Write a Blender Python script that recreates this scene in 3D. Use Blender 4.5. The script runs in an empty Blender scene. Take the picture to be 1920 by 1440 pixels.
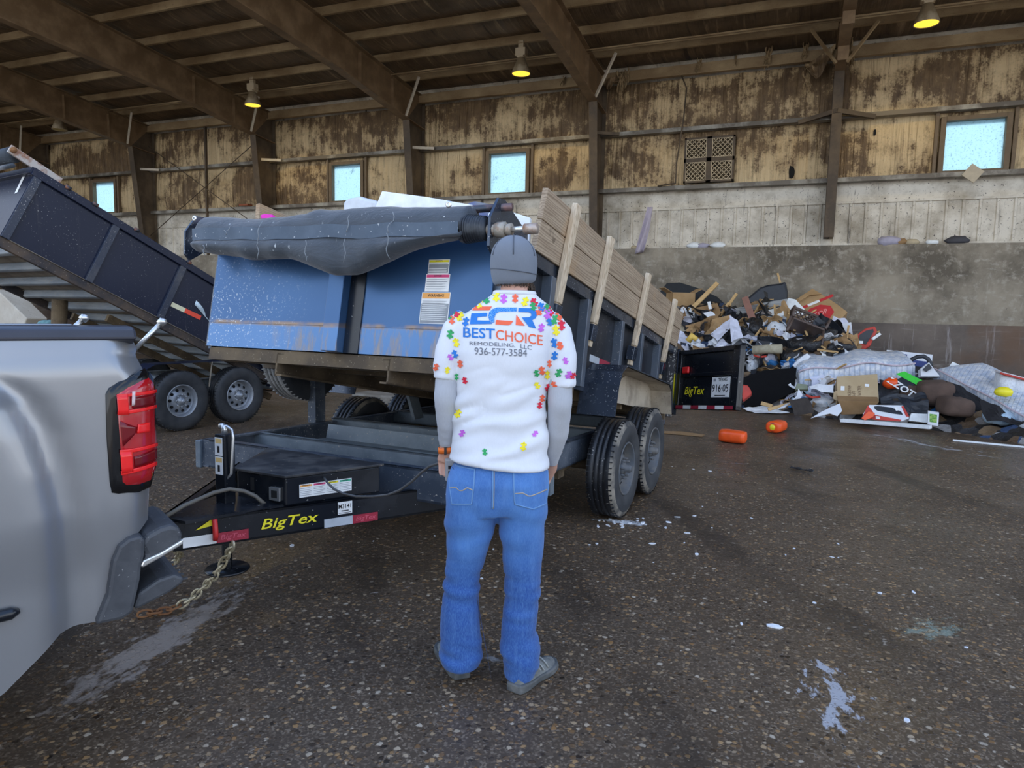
import bpy, bmesh, math, random
from mathutils import Vector, Matrix, noise
from mathutils.bvhtree import BVHTree
from mathutils.geometry import tessellate_polygon
S = bpy.context.scene
COL = S.collection
rad = math.radians
# ------------------------------------------------------------------ camera
F_PX, PITCH, ROLL, YAW, CAM_H = 1300.0, rad(5.8), rad(1.19), rad(21.93), 1.6
FW = Vector((-math.sin(YAW)*math.cos(PITCH), math.cos(YAW)*math.cos(PITCH), -math.sin(PITCH)))
_r = Vector((math.cos(YAW), math.sin(YAW), 0)); _u = _r.cross(FW)
RT = math.cos(ROLL)*_r + math.sin(ROLL)*_u
UP = -math.sin(ROLL)*_r + math.cos(ROLL)*_u
EYE = Vector((0, 0, CAM_H))
cd = bpy.data.cameras.new('camera'); cam = bpy.data.objects.new('camera', cd); COL.objects.link(cam)
cd.sensor_width = 36; cd.lens = F_PX/1920*36; cd.clip_start = .05; cd.clip_end = 500
cam.matrix_world = Matrix(((RT.x, UP.x, -FW.x, 0), (RT.y, UP.y, -FW.y, 0), (RT.z, UP.z, -FW.z, CAM_H), (0, 0, 0, 1)))
S.camera = cam
# ------------------------------------------------------------------ sky and exposure
S.view_settings.view_transform = 'Standard'; S.view_settings.look = 'None'
S.view_settings.gamma = 1; S.view_settings.use_curve_mapping = False
S.view_settings.exposure = 0.3
S.cycles.use_denoising = True
S.cycles.max_bounces = 6; S.cycles.diffuse_bounces = 4; S.cycles.glossy_bounces = 3; S.cycles.transmission_bounces = 4
S.cycles.sample_clamp_indirect = 8
W = bpy.data.worlds.new('sky'); S.world = W; W.use_nodes = True
wn = W.node_tree; wn.nodes.clear()
def wnode(t): return wn.nodes.new(t)
tc = wnode('ShaderNodeTexCoord'); sep = wnode('ShaderNodeSeparateXYZ'); wn.links.new(tc.outputs['Generated'], sep.inputs[0])
rampw = wnode('ShaderNodeValToRGB'); wn.links.new(sep.outputs['Z'], rampw.inputs[0])
els = rampw.color_ramp.elements
els[0].position = 0.0; els[0].color = (.92, .95, 1, 1)
els[1].position = .9; els[1].color = (.16, .30, .62, 1)
e = els.new(.22); e.color = (.66, .80, 1, 1)
e = els.new(.5); e.color = (.30, .47, .80, 1)
# thin cloud so that the sky is not one flat tone
nz = wnode('ShaderNodeTexNoise'); nz.inputs['Scale'].default_value = 2.6; nz.inputs['Detail'].default_value = 5
wn.links.new(tc.outputs['Generated'], nz.inputs['Vector'])
cr = wnode('ShaderNodeValToRGB'); wn.links.new(nz.outputs[0], cr.inputs[0])
cr.color_ramp.elements[0].position = .48; cr.color_ramp.elements[1].position = .72
mx = wnode('ShaderNodeMix'); mx.data_type = 'RGBA'
wn.links.new(cr.outputs[0], mx.inputs[0]); wn.links.new(rampw.outputs[0], mx.inputs[6]); mx.inputs[7].default_value = (1, 1, 1, 1)
bg = wnode('ShaderNodeBackground'); wn.links.new(mx.outputs[2], bg.inputs[0]); bg.inputs[1].default_value = 1.9
ow = wnode('ShaderNodeOutputWorld'); wn.links.new(bg.outputs[0], ow.inputs[0])
# sun behind the shed: it lights the yard in front of the open side, the shed itself stands in its own shade
sd = bpy.data.lights.new('sun', 'SUN'); sun = bpy.data.objects.new('sun', sd); COL.objects.link(sun)
sd.energy = 9; sd.angle = rad(1); sd.color = (1, .93, .82)
sun.rotation_euler = (rad(-50), 0, rad(-14))
# ------------------------------------------------------------------ pixel helpers (frame 1920 x 1440)
def ray(px, py): return FW + RT*((px-960)/F_PX) - UP*((py-720)/F_PX)
def hit(px, py, M=None, axis=2, c=0.0):
    """the point of a local plane (axis = c in frame M) seen at a pixel, in that frame's coordinates"""
    Mi = M.inverted() if M is not None else Matrix()
    o = Mi @ EYE; d = Mi.to_3x3() @ ray(px, py)
    return o + d*((c-o[axis])/d[axis])
# ------------------------------------------------------------------ objects
def tag(o, label=None, cat=None, group=None, kind=None):
    if label: o['label'] = label
    if cat: o['category'] = cat
    if group: o['group'] = group
    if kind: o['kind'] = kind
    return o
def thing(name, label, cat, M=None, group=None):
    o = bpy.data.objects.new(name, None); COL.objects.link(o); o.empty_display_size = .1
    if M is not None: o.matrix_world = M
    return tag(o, label, cat, group)
def copy_tree(o, parent=None):
    c = o.copy(); COL.objects.link(c); c.parent = parent
    for ch in [x for x in bpy.data.objects if x.parent == o and x != c]: copy_tree(ch, c)
    return c
def T(x, y, z): return Matrix.Translation((x, y, z))
def RX(a): return Matrix.Rotation(a, 4, 'X')
def RY(a): return Matrix.Rotation(a, 4, 'Y')
def RZ(a): return Matrix.Rotation(a, 4, 'Z')
def SC(x, y, z): return Matrix.Diagonal((x, y, z, 1))
class MB:
    def __init__(s): s.v = []; s.f = []; s.m = []; s.s = []
    def add(s, vs, fs, mi=0, smooth=False, M=None):
        b = len(s.v)
        s.v += [tuple(M @ Vector(p)) if M is not None else tuple(p) for p in vs]
        for f in fs: s.f.append([b+i for i in f]); s.m.append(mi); s.s.append(smooth)
        return s
    def box(s, a, b, mi=0, M=None):
        x0, y0, z0 = a; x1, y1, z1 = b
        return s.add([(x0,y0,z0),(x1,y0,z0),(x1,y1,z0),(x0,y1,z0),(x0,y0,z1),(x1,y0,z1),(x1,y1,z1),(x0,y1,z1)],
                     [(3,2,1,0),(4,5,6,7),(0,1,5,4),(1,2,6,5),(2,3,7,6),(3,0,4,7)], mi, False, M)
    def cbox(s, c, d, mi=0, M=None):
        return s.box([c[i]-d[i]/2 for i in range(3)], [c[i]+d[i]/2 for i in range(3)], mi, M)
    def bar(s, p, q, w, h, mi=0, up=(0,0,1), M=None):
        """box beam of w x h section from p to q"""
        p = Vector(p); q = Vector(q); d = (q-p); L = d.length; d.normalize()
        x = d.cross(Vector(up));
        if x.length < 1e-5: x = Vector((1,0,0))
        x.normalize(); y = x.cross(d)
        B = Matrix(((x.x,d.x,y.x,p.x),(x.y,d.y,y.y,p.y),(x.z,d.z,y.z,p.z),(0,0,0,1)))
        return s.box((-w/2,0,-h/2),(w/2,L,h/2), mi, (M @ B) if M is not None else B)
    def tube(s, pts, r, n=8, mi=0, M=None, caps=True, closed=False):
        pts = [Vector(p) for p in pts]; N = len(pts)
        rr = r if isinstance(r, (list, tuple)) else [r]*N
        vs = []; ref = None
        for i, p in enumerate(pts):
            if closed: d = pts[(i+1) % N]-pts[i-1]
            else: d = pts[min(i+1, N-1)]-pts[max(i-1, 0)]
            d.normalize()
            if ref is None:
                ref = Vector((0,0,1)) if abs(d.z) < .9 else Vector((1,0,0))
            x = ref - d*ref.dot(d); x.normalize(); ref = x; y = d.cross(x)
            for k in range(n):
                a = 2*math.pi*k/n; vs.append(p + (x*math.cos(a)+y*math.sin(a))*rr[i])
        fs = []
        for i in range(N if closed else N-1):
            j = (i+1) % N
            for k in range(n): fs.append((i*n+k, i*n+(k+1) % n, j*n+(k+1) % n, j*n+k))
        if caps and not closed: fs += [tuple(range(n))[::-1], tuple((N-1)*n+k for k in range(n))]
        return s.add(vs, fs, mi, True, M)
    def loft(s, rings, mi=0, M=None, caps=True, smooth=True):
        n = len(rings[0]); vs = [p for r in rings for p in r]; fs = []
        for i in range(len(rings)-1):
            for k in range(n): fs.append((i*n+k, i*n+(k+1) % n, (i+1)*n+(k+1) % n, (i+1)*n+k))
        if caps: fs += [tuple(range(n))[::-1], tuple((len(rings)-1)*n+k for k in range(n))]
        return s.add(vs, fs, mi, smooth, M)
    def lathe(s, prof, n=32, mi=0, M=None, smooth=True, mis=None):
        """profile (r, x) turned about the local X axis"""
        vs = [(x, r*math.cos(2*math.pi*k/n), r*math.sin(2*math.pi*k/n)) for r, x in prof for k in range(n)]
        for i in range(len(prof)-1):
            fs = [(i*n+k, i*n+(k+1) % n, (i+1)*n+(k+1) % n, (i+1)*n+k) for k in range(n)]
            if i == 0: s._b = len(s.v); s.add(vs, fs, mis[0] if mis else mi, smooth, M)
            else:
                for f in fs: s.f.append([s._b+q for q in f]); s.m.append(mis[i] if mis else mi); s.s.append(smooth)
        return s
    def prism(s, poly, z0, z1, mi=0, M=None, smooth=False):
        n = len(poly); vs = [(x, y, z0) for x, y in poly]+[(x, y, z1) for x, y in poly]
        fs = [tuple(range(n))[::-1], tuple(range(n, 2*n))]+[(k, (k+1) % n, n+(k+1) % n, n+k) for k in range(n)]
        return s.add(vs, fs, mi, smooth, M)
    def grid(s, fn, nu, nv, mi=0, M=None, smooth=True):
        vs = [fn(i/nu, j/nv) for i in range(nu+1) for j in range(nv+1)]
        fs = [(i*(nv+1)+j, (i+1)*(nv+1)+j, (i+1)*(nv+1)+j+1, i*(nv+1)+j+1) for i in range(nu) for j in range(nv)]
        return s.add(vs, fs, mi, smooth, M)
    def ball(s, c, r, n=12, mi=0, M=None):
        r = r if isinstance(r, (list, tuple)) else (r, r, r)
        rings = []
        for i in range(n//2+1):
            t = math.pi*i/(n//2); q = max(math.sin(t), .02)
            rings.append([(c[0]+r[0]*q*math.cos(2*math.pi*k/n), c[1]+r[1]*q*math.sin(2*math.pi*k/n), c[2]-r[2]*math.cos(t)) for k in range(n)])
        return s.loft(rings, mi, M)
    def build(s, name, mats, parent=None, bevel=0, solid=0, sub=0, recalc=True, M=None):
        me = bpy.data.meshes.new(name); me.from_pydata(s.v, [], s.f)
        if not isinstance(mats, (list, tuple)): mats = [mats]
        for m in mats: me.materials.append(m)
        me.polygons.foreach_set('material_index', s.m); me.polygons.foreach_set('use_smooth', s.s)
        if recalc:
            b = bmesh.new(); b.from_mesh(me); bmesh.ops.recalc_face_normals(b, faces=b.faces); b.to_mesh(me); b.free()
        me.update()
        o = bpy.data.objects.new(name, me); COL.objects.link(o); o.parent = parent
        if M is not None: o.matrix_world = M
        if solid: d = o.modifiers.new('solid', 'SOLIDIFY'); d.thickness = solid; d.offset = 0
        if bevel:
            d = o.modifiers.new('bevel', 'BEVEL'); d.width = bevel; d.segments = 2; d.limit_method = 'ANGLE'; d.angle_limit = rad(35)
        if sub: d = o.modifiers.new('sub', 'SUBSURF'); d.levels = sub; d.render_levels = sub
        return o
def freeze(o, extra=None):
    """apply the modifiers of o and give back its mesh"""
    dg = bpy.context.evaluated_depsgraph_get(); dg.update()
    me = bpy.data.meshes.new_from_object(o.evaluated_get(dg)); old = o.data
    o.modifiers.clear(); o.data = me; me.name = old.name; bpy.data.meshes.remove(old)
    return o
def fuse(o, voxel=.012, smooth=6, fac=.5):
    d = o.modifiers.new('r', 'REMESH'); d.mode = 'VOXEL'; d.voxel_size = voxel; d.use_smooth_shade = True
    if smooth: q = o.modifiers.new('s', 'SMOOTH'); q.iterations = smooth; q.factor = fac
    return freeze(o)
def ring(c, rx, ry, n=24, p=2.0, rot=0.0):
    """super-ellipse ring, horizontal"""
    out = []
    for k in range(n):
        a = 2*math.pi*k/n; ca, sa = math.cos(a), math.sin(a)
        x = rx*math.copysign(abs(ca)**(2/p), ca); y = ry*math.copysign(abs(sa)**(2/p), sa)
        out.append((c[0]+x*math.cos(rot)-y*math.sin(rot), c[1]+x*math.sin(rot)+y*math.cos(rot), c[2]))
    return out
def text_mesh(body, size=1.0, bold=0.0, shear=0.0, align='CENTER', space=1.0, res=2):
    cu = bpy.data.curves.new('t', 'FONT'); cu.body = body; cu.size = size; cu.offset = bold*size; cu.shear = shear
    cu.align_x = align; cu.align_y = 'CENTER'; cu.space_character = space; cu.resolution_u = res; cu.fill_mode = 'FRONT'
    o = bpy.data.objects.new('t', cu); COL.objects.link(o)
    dg = bpy.context.evaluated_depsgraph_get(); dg.update()
    me = bpy.data.meshes.new_from_object(o.evaluated_get(dg))
    vs = [tuple(v.co) for v in me.vertices]; fs = [tuple(p.vertices) for p in me.polygons]
    bpy.data.objects.remove(o); bpy.data.curves.remove(cu); bpy.data.meshes.remove(me)
    return vs, fs
def text_in(mb, body, M, size, mi=0, width=None, **k):
    """add flat lettering to a mesh; M maps the text plane (x right, y up) into place; width fits the line"""
    vs, fs = text_mesh(body, size, **k)
    if width and vs:
        w = max(v[0] for v in vs)-min(v[0] for v in vs); q = width/w
        vs = [(v[0]*q, v[1], v[2]) for v in vs]
    return mb.add(vs, fs, mi, False, M)
# ------------------------------------------------------------------ materials
class NT:
    def __init__(s, name):
        s.m = bpy.data.materials.new(name); s.m.use_nodes = True; s.t = s.m.node_tree; s.t.nodes.clear()
        s.out = s.t.nodes.new('ShaderNodeOutputMaterial')
    def set(s, sock, v):
        if isinstance(v, bpy.types.NodeSocket): s.t.links.new(v, sock)
        elif v is not None:
            if hasattr(sock.default_value, '__len__') and not hasattr(v, '__len__'): v = (v,)*len(sock.default_value)
            if sock.type == 'RGBA' and len(v) == 3: v = (*v, 1)
            sock.default_value = v
    def n(s, t, ins=None, **kw):
        d = s.t.nodes.new('ShaderNode'+t)
        for k, v in kw.items(): setattr(d, k, v)
        for k, v in (ins or {}).items(): s.set(d.inputs[k], v)
        return d
    def co(s, kind='Object', scale=(1,1,1), rot=(0,0,0), loc=(0,0,0)):
        c = s.n('TexCoord')
        return s.n('Mapping', {'Vector': c.outputs[kind], 'Scale': scale, 'Rotation': rot, 'Location': loc}).outputs[0]
    def noise(s, vec, scale, detail=4, rough=.55, dist=0):
        return s.n('TexNoise', {'Vector': vec, 'Scale': scale, 'Detail': detail, 'Roughness': rough, 'Distortion': dist}).outputs[0]
    def ramp(s, fac, *stops, interp='LINEAR'):
        d = s.n('ValToRGB', {'Fac': fac}); r = d.color_ramp; r.interpolation = interp
        for i, (p, c) in enumerate(stops):
            c = (c, c, c, 1) if not hasattr(c, '__len__') else ((*c, 1) if len(c) == 3 else c)
            if i < 2: r.elements[i].position = p; r.elements[i].color = c
            else: r.elements.new(p).color = c
        return d.outputs[0]
    def mix(s, fac, a, b, mode='MIX'):
        d = s.n('Mix', data_type='RGBA', blend_type=mode); s.set(d.inputs[0], fac); s.set(d.inputs[6], a); s.set(d.inputs[7], b); return d.outputs[2]
    def math(s, op, a, b=0.0):
        d = s.n('Math', operation=op); s.set(d.inputs[0], a); s.set(d.inputs[1], b); return d.outputs[0]
    def bump(s, h, strength=.3, dist=.01, normal=None):
        return s.n('Bump', {'Height': h, 'Strength': strength, 'Distance': dist, 'Normal': normal}).outputs[0]
    def bsdf(s, **ins):
        d = s.n('BsdfPrincipled', {k.replace('_', ' '): v for k, v in ins.items()}); s.t.links.new(d.outputs[0], s.out.inputs[0]); return s.m
def plain(name, col, rough=.5, metal=0.0, spec=.5, **k):
    """one colour with a faint mottle so that no surface is perfectly flat"""
    t = NT(name); v = t.co(); f = t.noise(v, 9, 5)
    c = t.mix(t.ramp(f, (.3, 0.0), (.7, 1.0)), tuple(x*.86 for x in col), tuple(min(x*1.1, 1) for x in col))
    return t.bsdf(Base_Color=c, Roughness=rough, Metallic=metal, Specular_IOR_Level=spec, **k)
def grimy(name, col, col2, rough=.55, metal=0.0, scale=3.0, lo=.48, hi=.62, speck=None, speck_amt=.66, bump=.0, stretch=(1,1,1), spec=.5, rough2=None, speck_scale=60):
    """col with patches of col2, optional fine specks"""
    t = NT(name); v = t.co(scale=stretch); f = t.ramp(t.noise(v, scale, 6, .62), (lo, 0.0), (hi, 1.0))
    c = t.mix(f, col, col2)
    if speck:
        g = t.ramp(t.noise(t.co(), speck_scale, 2, .5), (speck_amt, 0.0), (speck_amt+.05, 1.0)); c = t.mix(g, c, speck)
    r = t.mix(f, rough, rough2 if rough2 is not None else min(rough+.2, 1))
    nrm = t.bump(t.noise(t.co(), 30, 5), bump, .01) if bump else None
    return t.bsdf(Base_Color=c, Roughness=r, Metallic=metal, Specular_IOR_Level=spec, Normal=nrm)
# ================================================================== setting materials
def m_floor():
    t = NT('wet_aggregate'); v = t.co()
    nd = t.n('TexNoise', {'Vector': v, 'Scale': 55, 'Detail': 2}).outputs['Color']; vd = t.n('VectorMath', {0: nd, 1: (.022, .022, 0)}, operation='MULTIPLY').outputs[0]; vw = t.n('VectorMath', {0: v, 1: vd}, operation='ADD').outputs[0]
    v3 = t.n('TexVoronoi', {'Vector': vw, 'Scale': 40, 'Randomness': 1.0}, feature='F1')
    v2 = t.n('TexVoronoi', {'Vector': v, 'Scale': 120, 'Randomness': 1.0}, feature='F1')
    c = t.ramp(t.n('SeparateColor', {'Color': v3.outputs['Color']}).outputs[0], (0, (.022,.015,.010)), (.26, (.10,.062,.034)), (.44, (.27,.145,.058)), (.56, (.045,.036,.030)), (.74, (.36,.21,.09)), (.9, (.38,.27,.16)), (1, (.50,.42,.32)))
    stone = t.ramp(t.math('ADD', v3.outputs['Distance'], t.math('MULTIPLY', t.n('SeparateColor', {'Color': v3.outputs['Color']}).outputs[2], .30)), (.40, 1.0), (.58, 0.0))
    big = t.noise(v, .55, 6, .6)
    sparse = t.ramp(t.noise(v, 7, 4), (.30, .45), (.55, 1.0))
    mask = t.math('MULTIPLY', stone, sparse)
    fine = t.ramp(t.n('SeparateColor', {'Color': v2.outputs['Color']}).outputs[1], (.5, (.052,.040,.030)), (.78, (.13,.096,.068)), (.97, (.28,.22,.16)))
    base = t.mix(t.ramp(big, (.35, 0.0), (.65, 1.0)), (.082,.052,.030), (.155,.105,.064))
    base = t.mix(.55, base, fine)
    c = t.mix(mask, base, c)
    # mud film and tyre tracks
    wv = t.n('TexWave', {'Vector': t.co(rot=(0, 0, rad(-28))), 'Scale': .23, 'Distortion': 7, 'Detail': 3, 'Detail Scale': .6}).outputs[1]
    trk = t.math('MULTIPLY', t.ramp(wv, (.86, 0.0), (.96, 1.0)), t.ramp(t.noise(v, .7, 4), (.42, 0.0), (.6, 1.0)))
    c = t.mix(t.math('MULTIPLY', trk, .6), c, (.026,.020,.016))
    # dried white slurry: a smear beside the truck, scuffs in the foreground, a tide line along the heap
    def smear(cx, cy, rz, sx, sy, lo, hi, sc=5):
        q = t.co(loc=(0,0,0)); q = t.n('Mapping', {'Vector': q, 'Location': (-cx, -cy, 0)}).outputs[0]
        q = t.n('Mapping', {'Vector': q, 'Rotation': (0, 0, -rz), 'Scale': (1, 1, 1)}).outputs[0]
        q2 = t.n('Mapping', {'Vector': q, 'Scale': (1/sx, 1/sy, 0)}).outputs[0]
        L = t.n('VectorMath', {0: q2}, operation='LENGTH').outputs['Value']
        fall = t.ramp(L, (0, 1.0), (1.0, 0.0))
        ns = t.noise(t.n('Mapping', {'Vector': q, 'Scale': (sc*.45, sc, 1)}).outputs[0], 1.6, 6, .68)
        return t.ramp(t.math('ADD', ns, t.math('MULTIPLY', t.math('SUBTRACT', fall, 1.0), .42)), (lo, 0.0), (hi, 1.0))
    a = hit(445, 1105); b = hit(110, 1330); d = b-a
    w1 = smear((a.x+b.x)/2, (a.y+b.y)/2, math.atan2(d.y, d.x), d.length*1.0, .27, .29, .39, 9)
    w2 = smear(*hit(1560, 1310)[:2], rad(100), 1.0, .5, .445, .485, 7)
    w3 = smear(*hit(1730, 832)[:2], rad(-42), 3.6, .8, .47, .54, 5)
    w4 = smear(*hit(1168, 979)[:2], rad(8), .42, .13, .33, .40, 14)
    w5 = smear(*hit(700, 1110)[:2], rad(50), .8, .12, .52, .56, 10)
    w6 = smear(*hit(1290, 765)[:2], rad(0), 1.5, .45, .5, .6, 6)
    w7 = smear(*hit(925, 1232)[:2], rad(0), .16, .1, .40, .5, 9)
    for w, col, k in ((w1, (.33,.28,.24), .85), (w2, (.42,.41,.42), .9), (w3, (.45,.46,.48), .9), (w4, (.62,.64,.66), 1.0), (w5, (.32,.29,.27), .8), (w6, (.42,.42,.42), .8), (w7, (.33,.31,.29), .7)):
        c = t.mix(t.math('MULTIPLY', w, k), c, col)
    # wet: broad sheen, standing film in patches
    wet = t.ramp(t.noise(v, .9, 7, .62), (.36, .52), (.5, .38), (.66, .26))
    pud = smear(*hit(1750, 1180)[:2], rad(45), .58, .34, .35, .42, 7)
    pud2 = smear(*hit(1385, 868)[:2], rad(20), .8, .35, .47, .52, 5)
    pud3 = smear(*hit(330, 1330)[:2], rad(30), .9, .5, .46, .54, 3)
    for q in (pud, pud2, pud3): wet = t.mix(q, wet, .06)
    dry = t.math('MAXIMUM', w2, w1)
    wet = t.mix(dry, wet, .75)
    hgt = t.math('ADD', t.math('MULTIPLY', mask, .7), t.math('MULTIPLY', t.noise(v, 3, 5), 1.6))
    hgt = t.math('SUBTRACT', hgt, t.math('MULTIPLY', trk, .8))
    st = t.mix(t.math('MAXIMUM', pud, t.math('MAXIMUM', pud2, pud3)), .55, .12)
    d = t.n('Bump', {'Height': hgt, 'Distance': .012}); t.set(d.inputs['Strength'], st)
    return t.bsdf(Base_Color=c, Roughness=wet, Specular_IOR_Level=.36, Normal=d.outputs[0])
def m_liner(dark):
    """vinyl insulation facing, once pale tan, blotched with soot; pleats run down it"""
    t = NT('insulation_facing'); v = t.co()
    n1 = t.noise(t.co(scale=(.6, 1, .9)), .8, 6, .6); n2 = t.noise(t.co(scale=(1.3, 1, .8)), 2.6, 9, .72); n4 = t.noise(v, 22, 5, .7)
    streak = t.noise(t.co(scale=(3.2, 1, .22)), 2.4, 7, .68, .5); fine = t.noise(t.co(scale=(13, 1, .45)), 2.0, 5, .65, .6)
    s = t.math('ADD', t.math('MULTIPLY', n1, .42), t.math('MULTIPLY', n2, .30)); s = t.math('ADD', s, t.math('MULTIPLY', n4, .12)); s = t.math('ADD', s, t.math('MULTIPLY', streak, .16))
    peel = t.ramp(s, (.488+dark, 0.0), (.508+dark, .55), (.545+dark, 1.0))
    pale = t.mix(t.ramp(n1, (.4, 0.0), (.62, 1.0)), (.56,.40,.21), (.74,.57,.33))
    soot = t.mix(t.ramp(n2, (.32, 0.0), (.68, 1.0)), (.085,.050,.024), (.27,.175,.085))
    c = t.mix(peel, soot, pale)
    c = t.mix(t.math('MULTIPLY', t.ramp(fine, (.56, 0.0), (.76, 1.0)), .32), c, (.60,.44,.24))
    c = t.mix(t.math('MULTIPLY', t.ramp(streak, (.28, 1.0), (.44, 0.0)), .5), c, (.085,.052,.026))
    c = t.mix(t.math('MULTIPLY', t.ramp(n4, (.60, 0.0), (.72, 1.0)), .5), c, (.05,.032,.018))
    h = t.math('ADD', t.noise(t.co(scale=(8, 1, .35)), 1.3, 3, .5, .6), t.math('MULTIPLY', n2, .3))
    return t.bsdf(Base_Color=c, Roughness=.6, Normal=t.bump(h, 1.0, .09))
def m_sheet():
    t = NT('ribbed_sheet'); v = t.co(); n1 = t.noise(v, 1.6, 8, .68)
    c = t.mix(t.ramp(n1, (.34, 0.0), (.6, 1.0)), (.36,.31,.23), (.74,.69,.59))
    c = t.mix(t.ramp(t.noise(t.co(scale=(3,1,.35)), 1.5, 7, .7), (.60, 0.0), (.68, 1.0)), c, (.10,.085,.07))
    c = t.mix(t.ramp(t.noise(v, 22, 4, .6), (.63, 0.0), (.68, 1.0)), c, (.08,.07,.06))
    return t.bsdf(Base_Color=c, Roughness=.55, Normal=t.bump(n1, .5, .02))
def m_concrete():
    t = NT('scraped_concrete'); v = t.co(); n1 = t.noise(v, .9, 8, .65); n2 = t.noise(v, 5, 8, .7)
    c = t.mix(t.ramp(n1, (.38, 0.0), (.62, 1.0)), (.12,.100,.072), (.34,.295,.225))
    c = t.mix(t.ramp(n2, (.52, 0.0), (.68, 1.0)), c, (.42,.38,.31))
    sc = t.noise(t.co(scale=(.5, 1, 3.2), rot=(0, rad(14), 0)), 2.4, 9, .75, 1.2)
    c = t.mix(t.ramp(sc, (.615, 0.0), (.63, .6), (.645, 0.0)), c, (.62,.60,.55))
    sc2 = t.noise(t.co(scale=(3.5, 1, .5), rot=(0, rad(-22), 0)), 2.1, 9, .75, 1.0)
    c = t.mix(t.ramp(sc2, (.61, 0.0), (.622, .55), (.635, 0.0)), c, (.60,.58,.53))
    c = t.mix(t.ramp(t.noise(v, 16, 3), (.70, 0.0), (.74, 1.0)), c, (.07,.06,.05))
    return t.bsdf(Base_Color=c, Roughness=.7, Normal=t.bump(n2, .4, .01))
def m_plate():
    t = NT('steel_wear_plate'); v = t.co(); n1 = t.noise(v, 1.1, 8, .65)
    c = t.mix(t.ramp(n1, (.35, 0.0), (.66, 1.0)), (.070,.056,.050), (.145,.118,.10))
    sc = t.noise(t.co(scale=(.35, 1, 4), rot=(0, rad(10), 0)), 2.2, 9, .75, .6)
    c = t.mix(t.ramp(sc, (.57, 0.0), (.66, .55)), c, (.27,.25,.24))
    vs = t.noise(t.co(scale=(5, 1, .3)), 1.7, 7, .7)
    c = t.mix(t.ramp(vs, (.60, 0.0), (.68, .6)), c, (.34,.32,.33))
    c = t.mix(t.ramp(t.noise(v, .8, 5), (.55, 0.0), (.68, .7)), c, (.12,.065,.035))
    return t.bsdf(Base_Color=c, Roughness=.42, Metallic=.35, Normal=t.bump(n1, .2, .01))
def m_window():
    """weathered translucent panel: daylight from outside comes through it"""
    t = NT('translucent_panel'); v = t.co()
    g = t.ramp(t.noise(v, 26, 6, .7), (.36, 1.0), (.45, 0.0)); g2 = t.ramp(t.noise(t.co(scale=(1,1,.4)), 5, 7, .72), (.33, 1.0), (.37, 0.0))
    c = t.mix(t.math('MULTIPLY', t.math('MAXIMUM', g, g2), .6), (.40,.53,.59), (.12,.17,.22))
    tl = t.n('BsdfTranslucent', {'Color': c}); t.t.links.new(tl.outputs[0], t.out.inputs[0]); return t.m
def m_roof():
    t = NT('sooty_roof_liner'); v = t.co(); n1 = t.noise(v, 1.0, 7, .62); st = t.noise(t.co(scale=(4.5, .35, 1)), 1.6, 5, .6, .4)
    c = t.mix(t.ramp(n1, (.35, 0.0), (.68, 1.0)), (.085,.054,.028), (.22,.145,.08))
    c = t.mix(t.ramp(st, (.58, 0.0), (.72, .8)), c, (.46,.34,.20))
    c = t.mix(t.ramp(st, (.30, .8), (.42, 0.0)), c, (.03,.021,.014))
    return t.bsdf(Base_Color=c, Roughness=.6, Normal=t.bump(t.noise(t.co(scale=(6, .4, 1)), 1.5, 4, .55, .5), .9, .05))
M_FLOOR = m_floor(); M_LINER = m_liner(.0); M_LINER2 = m_liner(-.02); M_SHEET = m_sheet(); M_CONC = m_concrete(); M_PLATE = m_plate(); M_WIN = m_window(); M_ROOF = m_roof()
M_STEEL = grimy('sooty_steel', (.17,.105,.052), (.28,.185,.10), .6, .15, 2.5, .42, .66, (.30,.22,.13), .70, .15)
M_PURLIN = grimy('dusty_purlin', (.27,.18,.09), (.46,.34,.19), .55, .2, 2.0, .4, .66, (.07,.05,.03), .68, stretch=(.6,1,1))
M_GIRT = grimy('grey_girt', (.14,.12,.095), (.42,.40,.35), .5, .3, 1.4, .46, .62, (.05,.04,.03), .68)
M_DARKST = grimy('dark_column', (.075,.054,.036), (.17,.125,.08), .6, .2, 1.6, .42, .66, (.22,.19,.15), .72, .1)
M_WFRAME = plain('brown_window_frame', (.17,.12,.07), .6)
M_CREAM = plain('cream_angle', (.60,.53,.42), .6)
def struct(name, mb, mats, **k):
    o = mb.build(name, mats, **k); o['kind'] = 'structure'; return o
# ================================================================== floor
WY = 17.0            # face of the concrete push wall
struct('floor', MB().grid(lambda a, b: (-30+46*a, -4+24*b, 0), 4, 4, smooth=False), M_FLOOR)
struct('ground', MB().box((-120, -120, -.4), (120, 120, -.05)), grimy('yard_gravel', (.30,.28,.25), (.38,.36,.32), .9))
# ================================================================== back wall, from the floor up
COLX = [.6, -4.68, -9.75, -14.87, -19.8, -24.9, 5.9]
X0, X1 = -27.0, 12.0
struct('wall_back', MB().box((X0, WY, -.04), (X1, WY+.35, 3.24)), M_CONC)
struct('wall_plate', MB().box((X0, WY-.02, -.04), (X1, WY-.001, 1.56)), M_PLATE)
Yb = WY+.30
mb = MB()            # ribbed wainscot sheet with its flattened top trim
n = int((X1-X0)/.305)
for i in range(n):
    x = X0+i*.305
    mb.add([(x,Yb,3.24),(x+.235,Yb,3.24),(x+.25,Yb-.032,3.24),(x+.29,Yb-.032,3.24),(x+.305,Yb,3.24),
            (x,Yb,4.2),(x+.235,Yb,4.2),(x+.25,Yb-.032,4.2),(x+.29,Yb-.032,4.2),(x+.305,Yb,4.2)], [(0,1,6,5),(1,2,7,6),(2,3,8,7),(3,4,9,8)])
mb.box((X0, Yb-.05, 4.17), (X1, Yb, 4.22)); mb.box((X0, Yb-.10, 3.225), (X1, Yb, 3.30))
struct('wall_wainscot', mb, M_SHEET)
random.seed(4)
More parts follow.
